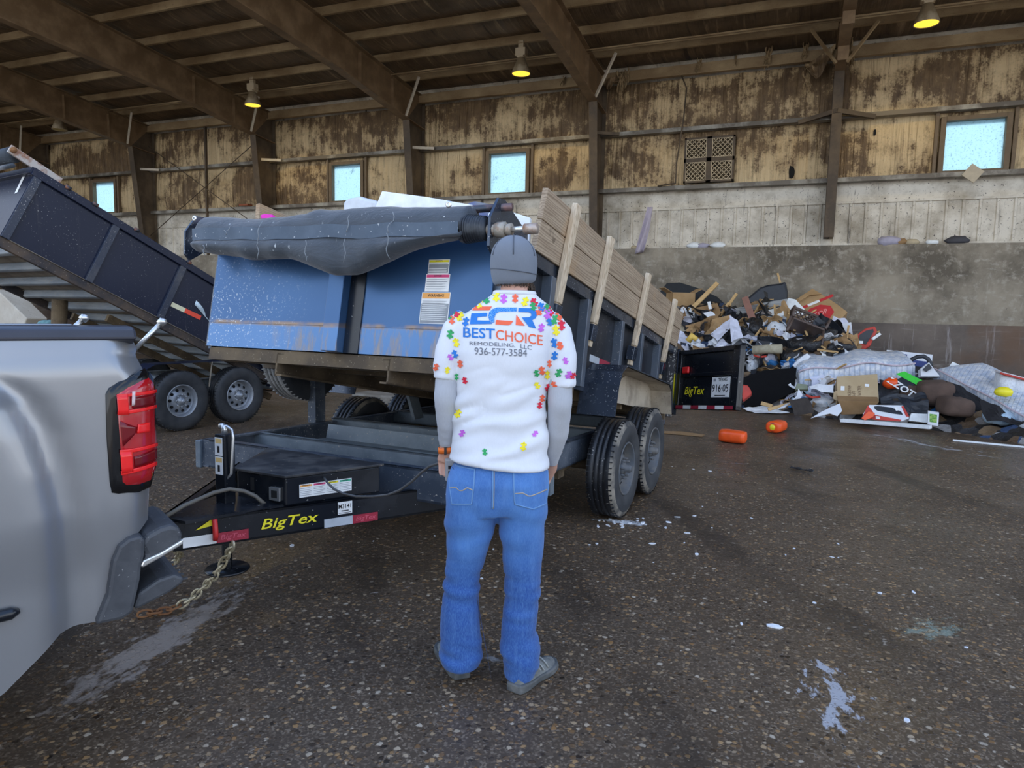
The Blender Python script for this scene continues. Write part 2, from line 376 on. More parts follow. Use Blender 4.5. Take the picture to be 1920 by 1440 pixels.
WINS = [(2.71, 3.77), (-7.70, -6.66), (-12.70, -11.72), (-17.8, -16.8), (-22.6, -21.6)]
WINS = [WINS[0], WINS[1], WINS[2], WINS[4]]
VENT = (-2.62, -1.48)
WZ0, WZ1 = 4.76, 5.77
holes = sorted([(a, b) for a, b in WINS]+[VENT])
def liner(name, z0, z1, cut, mat, ph):
    mb = MB(); xs = [X0]
    spans = []
    x = X0
    for a, b in (holes if cut else []): spans.append((x, a, z0, z1)); spans.append((a, b, z0, WZ0)); spans.append((a, b, WZ1, z1)); x = b
    spans.append((x, X1, z0, z1))
    for a, b, p, q in spans:
        if q-p < .02: continue
        nu = max(2, int((b-a)/.16)); nv = max(2, int((q-p)/.2))
        def fn(u, v, a=a, b=b, p=p, q=q):
            X = a+(b-a)*u; Z = p+(q-p)*v; e = min((Z-z0), (z1-Z))/(z1-z0)
            bul = .11*math.sin(math.pi*max(0, min(1, (Z-z0)/(z1-z0))))
            pl = noise.noise(Vector((X*2.2+ph, Z*.35, ph)))*.05*min(1, 5*max(e, 0))
            return (X, Yb+.02-bul*.5-pl*(0 if (cut and min(abs(X-a), abs(X-b)) < .03) else 1), Z)
        mb.grid(fn, nu, nv)
    return struct(name, mb, mat)
liner('wall_upper', 5.97, 7.22, False, M_LINER, 1.3)
liner('wall_middle', 4.64, 5.97, True, M_LINER2, 7.7)
liner('wall_lower', 4.2, 4.64, False, M_SHEET, 3.1)
k = 0
def trim(mb, mat, **kw):
    global k
    k += 1; return struct('trim_%d' % k, mb, mat, **kw)
for z, m in ((4.66, M_GIRT), (6.0, M_GIRT)):                  # girts, bay by bay
    xs = sorted([X0]+COLX+[X1])
    for a, b in zip(xs[:-1], xs[1:]):
        trim(MB().box((a, WY+.06, z-.05), (b, WY+.25, z-.035)).box((a, WY+.05, z-.05), (b, WY+.065, z+.03)).box((a, WY+.06, z+.03), (b, WY+.25, z+.045)), m)
trim(MB().box((X0, WY+.02, 7.2), (X1, WY+.06, 7.42)).box((X0, WY-.06, 7.19), (X1, WY+.06, 7.205)).box((X0, WY+.02, 7.42), (X1, WY+.3, 7.44)), M_PURLIN)   # eave strut
# ---- windows
M_DIRT = plain('window_edge_dirt', (.08,.06,.04), .8)
for i, (a, b) in enumerate(WINS):
    fr = MB()
    for q in ((a-.10, WZ0-.09, a, WZ1+.09), (b, WZ0-.09, b+.10, WZ1+.09), (a, WZ1, b, WZ1+.09), (a, WZ0-.09, b, WZ0)):
        fr.box((q[0], Yb-.14, q[1]), (q[2], Yb+.04, q[3]))
    fr.box((a-.2, Yb-.12, 4.68), (a-.13, Yb-.02, 5.98)); fr.box((b+.13, Yb-.12, 4.68), (b+.2, Yb-.02, 5.98))
    w = struct('window_%d' % (i+1), fr, M_WFRAME, bevel=.008)
    MB().box((a, Yb+.005, WZ0), (b, Yb+.02, WZ1)).build('pane', M_WIN, w)
# ---- louvred vent with four mesh guards
vt = thing('wall_vent', 'square louvred vent with four wire guard panels between girts of the back wall', 'vent', T((VENT[0]+VENT[1])/2, WY+.14, 5.27))
hw, hh = (VENT[1]-VENT[0])/2, .52
mb = MB()
for q in ((-hw, -hh, -hw+.05, hh), (hw-.05, -hh, hw, hh), (-hw, hh-.05, hw, hh), (-hw, -hh, hw, -hh+.05), (-.06, -hh, .06, hh), (-hw, -.05, hw, .05)): mb.box((q[0], -.06, q[1]), (q[2], .05, q[3]))
mb.build('vent_frame', M_DARKST, vt, bevel=.006)
mb = MB()
for i in range(14):
    z = -hh+.04+i*(2*hh-.06)/14; mb.add([(-hw,.02,z),(hw,.02,z),(hw,.12,z+.075),(-hw,.12,z+.075)], [(0,1,2,3)])
mb.build('louvre', grimy('vent_louvre', (.20,.15,.09), (.33,.25,.15), .5), vt, solid=.004)
M_WIRE = plain('guard_wire', (.55,.44,.28), .5, .3)
for sx in (-1, 1):
    for sz in (-1, 1):
        mb = MB(); x0, x1 = sorted((sx*.07, sx*(hw-.05))); z0, z1 = sorted((sz*.05, sz*(hh-.05)))
        for d in (1, -1):
            for i in range(-7, 9):
                pts = []
                c = i*.105
                for t_ in range(41):
                    x = x0+(x1-x0)*t_/40; z = (z0+z1)/2+d*(x-(x0+x1)/2)+c
                    if z0 <= z <= z1: pts.append((x, -.05, z))
                if len(pts) > 2: mb.bar(pts[0], pts[-1], .012, .012)
        for q in ((x0, z0, x1, z0), (x0, z1, x1, z1), (x0, z0, x0, z1), (x1, z0, x1, z1)): mb.bar((q[0], -.05, q[1]), (q[2], -.05, q[3]), .016, .016)
        mb.build('wire_guard', M_WIRE, vt)
# ---- columns and rafters: tapered plate frames
def ibeam(mb, path, bf=.2, tf=.02):
    """path: list of (y, z_low, z_high) for a rafter web; flanges follow"""
    for (y0, a0, b0), (y1, a1, b1) in zip(path[:-1], path[1:]):
        mb.add([(-.008,y0,a0),(-.008,y1,a1),(-.008,y1,b1),(-.008,y0,b0),(.008,y0,a0),(.008,y1,a1),(.008,y1,b1),(.008,y0,b0)], [(0,1,2,3),(7,6,5,4),(0,4,5,1),(3,2,6,7)])
        mb.bar((0,y0,a0),(0,y1,a1), bf, tf); mb.bar((0,y0,b0),(0,y1,b1), bf, tf)
ROOF_Y0 = 7.6
def roof_z(y): return 7.44+(WY-y)*.083
for x in COLX:
    M = T(x, 0, 0); deep = x < 0
    if x < -23 or x > 5: deep = True
    mb = MB()
    yi0, yi1 = (WY-.22, WY-.62) if deep else (WY-.18, WY-.22)     # inner flange leans in towards the top
    ztop = 6.62 if deep else 6.9
    zb = 3.24 if deep else 3.4
    mb.add([(-.012,yi0,zb),(-.012,WY+.2,zb),(-.012,WY+.2,7.4),(-.012,yi1,ztop),(.012,yi0,zb),(.012,WY+.2,zb),(.012,WY+.2,7.4),(.012,yi1,ztop)], [(0,1,2,3),(7,6,5,4),(0,3,7,4),(1,5,6,2)])
    mb.bar((0,yi0,zb),(0,yi1,ztop), .2, .022, up=(0,1,0)); mb.bar((0,WY+.2,zb),(0,WY+.2,7.4), .2, .022, up=(0,1,0))
    trim(mb, M_DARKST, M=M)
    mb = MB()
    if deep: path = [(WY+.2, 6.55, 7.4), (WY-.62, 6.62, 7.45), (13.5, 6.94, roof_z(13.5)-.0), (10, 7.14, roof_z(10)), (ROOF_Y0, 7.3, roof_z(ROOF_Y0))]
    else: path = [(WY+.2, 6.85, 7.4), (13.5, 7.15, roof_z(13.5)), (10, 7.4, roof_z(10)), (ROOF_Y0, 7.75, roof_z(ROOF_Y0))]
    ibeam(mb, path, .22)
    for y in (15.6, 14.2):
        lo = 6.62+(WY-.62-y)*.11; mb.box((-.10, y-.008, lo), (.10, y+.008, lo+.7))
    trim(mb, M_STEEL, M=M)
    for sx in ((1,) if deep else (1, -1)):                          # pale flange brace up to the purlin
        trim(MB().bar((.1*sx, 16.2, 6.66 if deep else 6.85), (.62*sx, 15.95, 7.5), .05, .05), M_CREAM if deep else M_PURLIN, M=M)
# ---- purlins and the sagging liner above them
PY = [16.2, 15.05, 13.9, 12.75, 11.6, 10.45, 9.3, 8.15]
for y in PY:
    z = roof_z(y)
    trim(MB().box((X0, y-.006, z), (X1, y+.006, z+.2)).box((X0, y-.07, z), (X1, y, z+.008)).box((X0, y, z+.192), (X1, y+.07, z+.2)), M_PURLIN)
mb = MB()
ys = [WY+.3]+PY+[ROOF_Y0]
for i in range(len(ys)-1):
    ya, yb_ = ys[i], ys[i+1]
    def fn(u, v, ya=ya, yb_=yb_, i=i):
        X = X0+(X1-X0)*u; Y = ya+(yb_-ya)*v
        sag = .085*math.sin(math.pi*v)*(1+.5*noise.noise(Vector((X*.9, i*3.1, 0))))
        pl = .03*noise.noise(Vector((X*3.3, Y*.5, i)))*math.sin(math.pi*v)
        return (X, Y, roof_z(Y)+.205-sag+pl)
    mb.grid(fn, 170, 6)
struct('ceiling', mb, M_ROOF)
# sheeting over the liner keeps the daylight out
struct('roof_sheet', MB().add([(X0-.3,WY+.45,roof_z(WY)+.32),(X1+.3,WY+.45,roof_z(WY)+.32),(X1+.3,ROOF_Y0-.3,roof_z(ROOF_Y0)+.32),(X0-.3,ROOF_Y0-.3,roof_z(ROOF_Y0)+.32)], [(0,1,2,3)]), M_SHEET, solid=.03)
mb = MB()
for a, b in ((X0, X0),):
    mb.box((X0-.15, 5, 0), (X0, WY+.4, 8.2))
struct('wall_left', mb, M_LINER)
mb = MB()
segs = [(X0, 0, X1, 3.24)]
# outer skin behind the liner, open where daylight panels and the vent sit
x = X0
for a, b in sorted(WINS):
    mb.box((x, WY+.40, 3.2), (a-.02, WY+.43, 7.7)); mb.box((a-.02, WY+.40, 3.2), (b+.02, WY+.43, WZ0-.02)); mb.box((a-.02, WY+.40, WZ1+.02), (b+.02, WY+.43, 7.7)); x = b+.02
mb.box((x, WY+.40, 3.2), (X1, WY+.43, 7.7))
struct('wall_skin', mb, M_SHEET)
# X bracing and a wind post in the third bay from the left, light stubs on the girts, conduit
xa, xb = COLX[4], COLX[3]
for p, q in (((xa+.1, WY-.05, 6.75), (xb-.1, WY-.05, 3.9)), ((xa+.1, WY-.05, 3.9), (xb-.1, WY-.05, 6.75))):
    trim(MB().tube([p, q], .014, 6), M_DARKST)
trim(MB().box(((xa+xb)/2-.03, WY+.0, 3.24), ((xa+xb)/2+.03, WY+.07, 7.2)), M_DARKST)
for x in COLX[1:5]:
    trim(MB().bar((x, WY-.28, 5.98), (x+.5, WY+.0, 5.98), .06, .07), M_CREAM if x < -5 else M_DARKST)
trim(MB().bar((.6-.75, WY+.02, 5.93), (.6, WY-.2, 6.06), .09, .09).bar((.6, WY-.2, 6.06), (.6+.75, WY+.02, 5.93), .09, .09), M_DARKST)
trim(MB().tube([(-2.75, WY+.0, 7.2), (-2.62, WY+.0, 6.9), (-2.66, WY+.0, 6.2), (-2.78, WY+.0, 5.2), (-2.78, WY+.0, 4.75), (-3.2, WY, 4.70)], .017, 6), M_DARKST)
trim(MB().tube([(X0, 15.75, roof_z(15.75)-.02), (X1, 15.75, roof_z(15.75)-.02)], .025, 6).tube([(X0, 15.62, roof_z(15.75)-.03), (X1, 15.62, roof_z(15.75)-.03)], .018, 6), M_PURLIN)
# ---- pendant lamps
M_BALLAST = grimy('dusty_ballast', (.52,.42,.28), (.34,.25,.14), .6); M_SHADE = grimy('dusty_reflector', (.30,.23,.14), (.48,.40,.28), .45, .3)
def m_glow(name, col, st):
    t = NT(name); e = t.n('Emission', {'Color': (*col, 1), 'Strength': st}); t.t.links.new(e.outputs[0], t.out.inputs[0]); return t.m
M_LENS = m_glow('sodium_lens', (1, .62, .06), 1.3); M_LENS_OFF = plain('dead_lens', (.34,.24,.07), .3)
LY, LZ = 15.05, 6.78
def lamp(px, lab, on):
    p = hit(px[0], px[1], None, 1, LY)
    t = thing('pendant_lamp', lab, 'lamp', T(p.x, LY, p.z), 'high bay lamps under the roof')
    R_ = .215
    prof = [(.06, .34), (.085, .33), (.11, .26), (.15, .17), (.195, .07), (R_, .0), (R_, -.012), (R_-.012, -.008), (.17, .07), (.10, .2)]
    MB().lathe(prof, 28, M=RY(rad(-90))).build('reflector', M_SHADE, t)
    MB().lathe([(.001, -.035), (.09, -.03), (.16, -.012), (R_-.014, .0)], 28, M=RY(rad(-90))).build('lens', M_LENS if on else M_LENS_OFF, t)
    MB().box((-.12, -.09, .37), (.12, .09, .54)).box((-.08, -.1, .33), (.08, .1, .38)).build('ballast_box', M_BALLAST, t, bevel=.012)
    MB().tube([(0, 0, .54), (0, 0, max(.6, roof_z(LY)-p.z-.02))], .02, 8).box((-.06, -.05, roof_z(LY)-p.z-.1), (.06, .05, roof_z(LY)-p.z+.06)).build('stem', M_BALLAST, t)
    if on:
        l = bpy.data.lights.new('lamp_light', 'SPOT'); lo = bpy.data.objects.new('bulb', l); COL.objects.link(lo); lo.parent = t; lo.location = (0, 0, -.06)
        l.energy = 60; l.color = (1, .72, .25); l.spot_size = rad(150); l.shadow_soft_size = .12
lamp((1737, 44), 'lit high bay lamp at the top right, nearest of the four', True)
lamp((977, 138), 'lit high bay lamp over the tarp crank, left of the second column from right', True)
lamp((474, 197), 'lit high bay lamp above the tarp roll, right of the long rafter', True)
lamp((112, 243), 'unlit brown high bay lamp at far left above the raised trailer', False)
# ================================================================== trailer materials
def m_paint(name, base, flake, rough, dust, dscale=2.2, lo=.52, hi=.72, speck_amt=.665, metal=.55, spec=.6):
    """glossy dark trailer paint under dust, grit specks and rust"""
    t = NT(name); v = t.co()
    d = t.ramp(t.noise(v, dscale, 7, .65), (lo, 0.0), (hi, .8))
    sp = t.ramp(t.noise(v, 75, 2, .5), (speck_amt, 0.0), (speck_amt+.035, 1.0))
    sp = t.math('MULTIPLY', sp, t.ramp(t.noise(v, 1.4, 3), (.42, .1), (.62, 1.0)))
    st = t.ramp(t.noise(t.co(scale=(6, 6, .5)), 2.0, 6, .65), (.60, 0.0), (.72, .35))
    c = t.mix(t.noise(v, 1.1, 4), base, flake); c = t.mix(d, c, dust); c = t.mix(st, c, tuple(x*.9 for x in dust)); c = t.mix(sp, c, (.55,.54,.50))
    dd = t.math('MAXIMUM', t.math('MAXIMUM', d, st), sp)
    return t.bsdf(Base_Color=c, Metallic=t.mix(dd, metal, 0.0), Roughness=t.mix(dd, rough, .75), Specular_IOR_Level=spec, Normal=t.bump(t.noise(v, 3, 3), .06, .02))
M_BED = m_paint('black_trailer_paint', (.040,.052,.075), (.060,.078,.11), .26, (.13,.125,.12), 1.7, .54, .8)
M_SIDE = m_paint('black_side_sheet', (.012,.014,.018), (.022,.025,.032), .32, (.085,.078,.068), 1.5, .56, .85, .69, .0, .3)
M_STK = m_paint('sky_paled_stake', (.075,.095,.125), (.105,.13,.165), .4, (.19,.19,.19), 2.0, .5, .8, .66, .3)  # side paint with sky reflection put in as a paler base, plus dust
def m_front():
    """black front sheet with the blue of the mirrored sky put into its colour; rust runs below the weld seam"""
    t = NT('front_sheet_sky_blue'); v = t.co(); sx = t.n('SeparateXYZ', {0: v}); z = t.math('SUBTRACT', sx.outputs[2], 1.0); x = t.math('MULTIPLY', t.math('ADD', sx.outputs[0], 1.1), .45)
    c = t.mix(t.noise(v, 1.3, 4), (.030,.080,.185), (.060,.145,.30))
    low = t.ramp(z, (.495, 1.0), (.507, 0.0))
    run = t.ramp(t.noise(t.co(scale=(8, 8, .3)), 2.2, 6, .62), (.50, 0.0), (.62, 1.0))
    fade = t.math('MULTIPLY', t.math('MULTIPLY', run, low), t.ramp(x, (.22, 0.0), (.42, 1.0)))
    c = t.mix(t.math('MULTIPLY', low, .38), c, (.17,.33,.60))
    c = t.mix(t.math('MULTIPLY', fade, .75), c, (.46,.38,.30))
    seam = t.math('MULTIPLY', t.ramp(z, (.485, 0.0), (.497, 1.0), (.512, 1.0), (.525, 0.0)), t.ramp(t.noise(v, 4, 6), (.36, 0.0), (.5, 1.0)))
    c = t.mix(t.math('MULTIPLY', seam, .85), c, (.30,.20,.12))
    sp = t.ramp(t.noise(v, 70, 2, .5), (.62, 0.0), (.66, 1.0))
    sp = t.math('MULTIPLY', sp, t.math('MULTIPLY', t.ramp(x, (.0, 1.0), (.42, .0)), t.ramp(z, (.45, 1.0), (.85, .25))))
    c = t.mix(sp, c, (.70,.75,.80))
    dd = t.math('MAXIMUM', sp, fade)
    return t.bsdf(Base_Color=c, Metallic=t.mix(dd, .45, 0.0), Roughness=t.mix(dd, .3, .7), Normal=t.bump(t.noise(v, 1.6, 2), .25, .03))
M_FRONT = m_front()
M_FRAME = grimy('dusty_frame_paint', (.045,.062,.09), (.15,.17,.20), .45, .25, 2.6, .42, .66, (.42,.40,.36), .645, .1)
M_FRAMEIN = grimy('grey_frame_inside', (.11,.14,.17), (.24,.28,.31), .5, .2, 2.0, .4, .66, (.40,.36,.30), .67)
M_BLACKP = grimy('black_gloss_paint', (.007,.009,.013), (.020,.023,.030), .25, .0, 3, .5, .75, (.35,.34,.32), .72)
M_RUSTY = grimy('dirty_underframe', (.095,.068,.042), (.20,.145,.085), .75, .1, 3.5, .40, .62, (.30,.24,.16), .66, .2)
M_DUSTED = grimy('clay_dusted_sheet', (.50,.43,.33), (.30,.25,.19), .85, 0, 3.2, .46, .66, (.12,.10,.09), .67, .1)
M_TIRE = grimy('tire_rubber', (.010,.012,.016), (.026,.028,.032), .38, 0, 4, .45, .75, (.30,.29,.27), .675, .1)
M_WALL = grimy('tire_sidewall', (.030,.034,.040), (.062,.064,.066), .6, 0, 9, .42, .7, (.02,.02,.02), .70, .1)
M_TIREDUST = grimy('dusty_sidewall', (.055,.055,.055), (.30,.27,.22), .75, 0, 6, .40, .64, (.10,.09,.08), .66, .1)
M_RIM = grimy('grey_steel_rim', (.26,.28,.31), (.40,.41,.42), .42, .5, 6, .45, .7, (.12,.11,.10), .68)
M_RIMD = grimy('dusty_dark_rim', (.10,.115,.135), (.20,.19,.175), .6, .3, 6, .42, .66, (.08,.08,.08), .68)
M_HOLE = plain('dark_void', (.008,.008,.008), .9)
M_CHROME = plain('bright_zinc', (.72,.72,.70), .28, .85)
M_ZINC = grimy('yellowed_zinc', (.62,.56,.40), (.45,.38,.24), .45, .6, 20, .45, .65)
M_RUST = grimy('rust', (.22,.10,.045), (.35,.18,.08), .85, .1, 9, .42, .62)
M_WHITE = plain('white_vinyl', (.86,.87,.86), .45); M_SILVER = plain('silver_tape', (.60,.66,.72), .35, .3)
M_REDTAPE = plain('red_tape', (.36,.025,.05), .35); M_YEL = plain('yellow_vinyl', (.93,.80,.03), .4)
M_ORANGE = plain('orange_vinyl', (.93,.42,.10), .45); M_MAG = plain('crimson_vinyl', (.72,.06,.20), .45); M_GREENV = plain('green_vinyl', (.04,.42,.24), .45)
M_INK = plain('black_ink', (.012,.012,.014), .5); M_GREYINK = plain('grey_ink', (.30,.32,.34), .6)
M_AMBER = plain('pale_amber_label', (.86,.60,.24), .5)
def m_wood(name, a, b, ring_, along='Y', k=1.0):
    t = NT(name); sc = {'Y': (7, .55, 7), 'Z': (14, 14, .9), 'X': (.55, 7, 7)}[along]
    v = t.n('Mapping', {'Vector': t.co(rot=(rad(10.5) if along == 'Y' else 0, 0, 0)), 'Scale': sc}).outputs[0]; n1 = t.noise(v, 1.5*k, 4, .5, 1.4)
    w = t.n('TexWave', {'Vector': v, 'Scale': 2.6*k, 'Distortion': 15.0, 'Detail': 3, 'Detail Scale': .75, 'Detail Roughness': .5}, bands_direction='Z' if along != 'Z' else 'X').outputs[1]
    c = t.mix(t.ramp(n1, (.3, 0.0), (.7, 1.0)), a, b); c = t.mix(t.math('MULTIPLY', t.ramp(w, (.5, 0.0), (.95, 1.0)), .6), c, ring_)
    kn = t.ramp(t.noise(t.co(), 5.5, 2), (.70, 0.0), (.74, .7)); c = t.mix(kn, c, tuple(x*.6 for x in ring_))
    c = t.mix(t.ramp(t.noise(t.co(), 2.0, 4), (.56, 0.0), (.70, .5)), c, (.48,.28,.12))
    return t.bsdf(Base_Color=c, Roughness=.75, Normal=t.bump(w, .15, .006))
M_BOARD = m_wood('weathered_board', (.33,.245,.165), (.46,.36,.25), (.17,.115,.07))
M_STAKE = m_wood('pale_stud', (.60,.48,.33), (.70,.59,.44), (.40,.29,.18), 'Z')
def m_tarp():
    t = NT('mesh_tarp'); v = t.co()
    ck = t.n('TexChecker', {'Vector': v, 'Scale': 260}).outputs[1]
    c = t.mix(t.noise(v, 2.0, 5), (.028,.038,.052), (.068,.085,.106)); c = t.mix(t.math('MULTIPLY', ck, .35), c, (.02,.025,.03))
    sp = t.math('MULTIPLY', t.ramp(t.noise(t.co(scale=(1.5,1.5,.5)), 28, 3, .6), (.67, 0.0), (.71, 1.0)), t.ramp(t.noise(v, 2.5, 3), (.45, .1), (.6, 1.0)))
    c = t.mix(sp, c, (.6,.63,.64))
    return t.bsdf(Base_Color=c, Roughness=.7, Sheen_Weight=.3, Normal=t.bump(t.noise(t.co(scale=(1.2,1,3)), 4, 5, .6, .5), .5, .03))
M_CORD = plain('frayed_white_cord', (.22,.245,.265), .8); M_TARP = m_tarp(); M_TARPBAND = grimy('tarp_webbing', (.065,.095,.135), (.11,.145,.19), .6, 0, 6, .4, .7, (.5,.53,.55), .69)
# ================================================================== shared builders
def build_wheel(parent, M, mt=M_TIRE, ms=M_TIREDUST, mw=M_WALL, mr=M_RIMD, r=.39, w=.23, nh=8, pattern_seed=0):
    """tandem trailer wheel, axis along local X, outer face +X"""
    h = w/2; mb = MB()
    prof = [(.205, -h+.02), (.225, -h+.005), (.29, -h-.006), (.345, -h), (r-.012, -h+.015), (r, -h+.035)]
    mis = [2, 2, 2, 1, 0]
    xs = [-h+.035+(w-.07)*i/4 for i in range(5)]
    for i in range(4):
        a, b = xs[i], xs[i+1]
        prof += [(r, b-.014), (r-.011, b-.010), (r-.011, b-.003), (r, b)] if i < 3 else [(r, b)]
        mis += [0, 0, 0, 0] if i < 3 else [0]
    prof += [(r-.012, h-.015), (.345, h), (.335, h+.002), (.29, h+.006), (.225, h-.005), (.205, h-.02)]; mis += [1, 1, 2, 2, 2, 2]
    prof += [(.2, 0), (.205, -h+.02)]; mis += [2, 2]
    mb.lathe(prof, 56, M=M, mis=mis)
    for i in range(56):                                            # short lug cuts on both shoulders
        a = 2*math.pi*i/56
        for s in (-1, 1):
            mb.cbox((s*(h-.028), 0, r-.003), (.03, .008, .01), 0, M @ RX(a))
    tire = mb.build('wheel', [mt, ms, mw], parent)
    rm = MB()
    rp = [(.206, h-.03), (.215, h-.012), (.209, h-.003), (.198, h-.010), (.192, h-.075), (.178, h-.095), (.160, h-.085), (.105, h-.055), (.088, h-.045), (.06, h-.045), (.058, h-.06)]
    rm.lathe(rp, 40, 0, M)
    for i in range(nh):
        a = 2*math.pi*(i+.5)/nh; Mh = M @ RX(a) @ T(h-.068, 0, .136) @ RY(rad(-28))
        rm.lathe([(.0005, .007), (.019, .007), (.021, .001)], 14, 1, Mh)
    rm.build('rim', [mr, M_HOLE], tire)
    hb = MB().lathe([(.001, h+.03), (.022, h+.03), (.030, h+.018), (.032, h-.02), (.055, h-.028), (.06, h-.05)], 22, 0, M)
    for i in range(8):
        a = 2*math.pi*i/8; hb.lathe([(.001, h-.006), (.009, h-.006), (.010, h-.034)], 6, 0, M @ RX(a) @ T(0, 0, .078))
    hb.build('hub', M_CHROME if mr is M_RIM else mr, tire)
    return tire
def channel(mb, p, q, h, w, t=.012, side=1, mi=0, M=None):
    """C channel from p to q, web on one side; h high, flanges w"""
    p = Vector(p); q = Vector(q); d = (q-p); L = d.length; d.normalize(); x = d.cross(Vector((0,0,1))).normalized(); y = x.cross(d)
    B = Matrix(((x.x,d.x,y.x,p.x),(x.y,d.y,y.y,p.y),(x.z,d.z,y.z,p.z),(0,0,0,1)))
    if M is not None: B = M @ B
    s = side
    for a, b in (((0,-h),(t*s,0)),((0,-t),(w*s,0)),((0,-h),(w*s,-h+t))):
        x0, x1 = sorted((a[0], b[0])); mb.box((x0, 0, a[1]), (x1, L, b[1]), mi, B)
    return mb
def label_sheet(parent, name, M, w, h, head, text, lines=6, lab=None, dark=False):
    """printed warning label: white sheet, coloured head with its word, rows of small print"""
    mb = MB(); mb.box((0, -h, -.001), (w, 0, .001), 0, M); hd = .2*h if head else 0
    if head is not None: mb.add([(.004,-hd,.0015),(w-.004,-hd,.0015),(w-.004,-.004,.0015),(.004,-.004,.0015)], [(0,1,2,3)], 1, False, M)
    if text: text_in(mb, text, M @ T(w/2, -hd*.53, .0022), hd*.62, 2, bold=.02)
    y0 = -hd-.06*h
    if dark: mb.add([(.004,-h+.004,.0015),(w-.004,-h+.004,.0015),(w-.004,y0-.1*h,.0015),(.004,y0-.1*h,.0015)], [(0,1,2,3)], 3, False, M)
    random.seed(int(w*1e4)+lines)
    for i in range(lines):
        y = y0-(h*.92+y0)*(i+.3)/lines; th = .28*(h*.9+y0)/lines
        mb.add([(.05*w,y-th,.0022),(w*random.uniform(.6,.95),y-th,.0022),(w*.93,y,.0022),(.05*w,y,.0022)], [(0,1,2,3)], 0 if (dark and i > 1) else 3, False, M)
    o = mb.build(name, [M_WHITE, head if head else M_WHITE, M_INK, M_GREYINK], parent)
    if lab: o['label'] = lab
    return o
def plane_M(o, xdir, nrm):
    x = Vector(xdir).normalized(); n = Vector(nrm).normalized(); y = n.cross(x).normalized(); x = y.cross(n)
    return Matrix(((x.x,y.x,n.x,o[0]),(x.y,y.y,n.y,o[1]),(x.z,y.z,n.z,o[2]),(0,0,0,1)))
# ================================================================== the dump trailer in the middle
MT = T(-2.67, 3.489, 0) @ RZ(rad(-4.06))
tr = thing('dump_trailer', 'tandem axle dump trailer with wooden side boards, bed half raised behind the man', 'trailer', MT)
def P(*a): return a[0].build(*a[1:])
RS = -.0307                                  # the frame sits a little nose up
def fz(v, z): return z+RS*v
# ---- main frame
mb = MB()
for s in (-1, 1):
    channel(mb, (1.05*s, 0, fz(0, .70)), (1.05*s, 4.55, fz(4.55, .70)), .19, .06, side=-s)
mb.build('side_rail', M_FRAME, tr)
mb = MB(); channel(mb, (-1.05, 0, .70), (1.05, 0, .70), .19, .07, side=-1); mb.build('front_crossbar', M_FRAME, tr)
MB().box((-1.10, -.02, .50), (-1.05, .12, .69)).build('crossbar_end', M_FRAMEIN, tr, bevel=.006)
mb = MB()
for v, zz in ((.45, .68), (1.32, .68), (2.2, .64), (3.1, .62), (4.1, .6), (4.5, .60)):
    channel(mb, (-1.04, v, zz), (1.04, v, zz), .11, .05, side=-1)
mb.build('crossmember', M_FRAMEIN, tr)
MB().add([(-.85,.50,.60),(1.03,.50,.60),(1.03,1.02,.57),(-.85,1.02,.57),(-.85,1.05,.68),(1.03,1.05,.68)], [(0,1,2,3),(3,2,5,4)]).build('floor_tray', M_FRAMEIN, tr, solid=.006)
MB().bar((-.62, 2.0, .62), (-.70, 2.0, .86), .14, .03).bar((-.2,1.9,.6),(.35,2.9,.78),.05,.08).build('bed_rest', M_FRAMEIN, tr)
mb = MB()
for s in (-1, 1): mb.bar((s*.12, 1.9, .52), (s*.06, 2.7, .86), .05, .12)
mb.tube([(0, 1.35, .55), (0, 2.4, .80)], .06, 12).tube([(0, 2.3, .78), (0, 3.0, .93)], .038, 12)
mb.build('hoist', M_RUSTY, tr)
mb = MB()
for v in (2.0, 2.84): mb.tube([(-1.1, v, .39), (1.1, v, .39)], .045, 10)
mb.build('axle', M_RUSTY, tr)
for s in (-1, 1):
    mb = MB(); mb.bar((s*.93, 1.55, .42), (s*.93, 3.3, .42), .06, .06); mb.box((s*.93-.05, 1.5, .36), (s*.93+.05, 1.62, .56)); mb.box((s*.93-.05, 2.38, .36), (s*.93+.05, 2.46, .56)); mb.box((s*.93-.05, 3.22, .36), (s*.93+.05, 3.34, .5))
    mb.build('leaf_spring', M_RUSTY, tr)
    for v in (2.0, 2.84):
        build_wheel(tr, T(s*1.258, v, .39) @ (RZ(math.pi) if s < 0 else Matrix()) @ RX(rad(17*v)))
mb = MB()                                   # gusset plate and hanger under the right rail, ahead of the wheels
mb.prism([(.62, .49), (1.25, .46), (.88, .30), (.80, .29), (.62, .36)], 1.02, 1.045, M=Matrix(((0,0,1,0),(1,0,0,0),(0,1,0,0),(0,0,0,1))))
mb.box((1.035, 1.12, .33), (1.075, 1.19, .67)); mb.build('rail_gusset', M_FRAMEIN, tr)
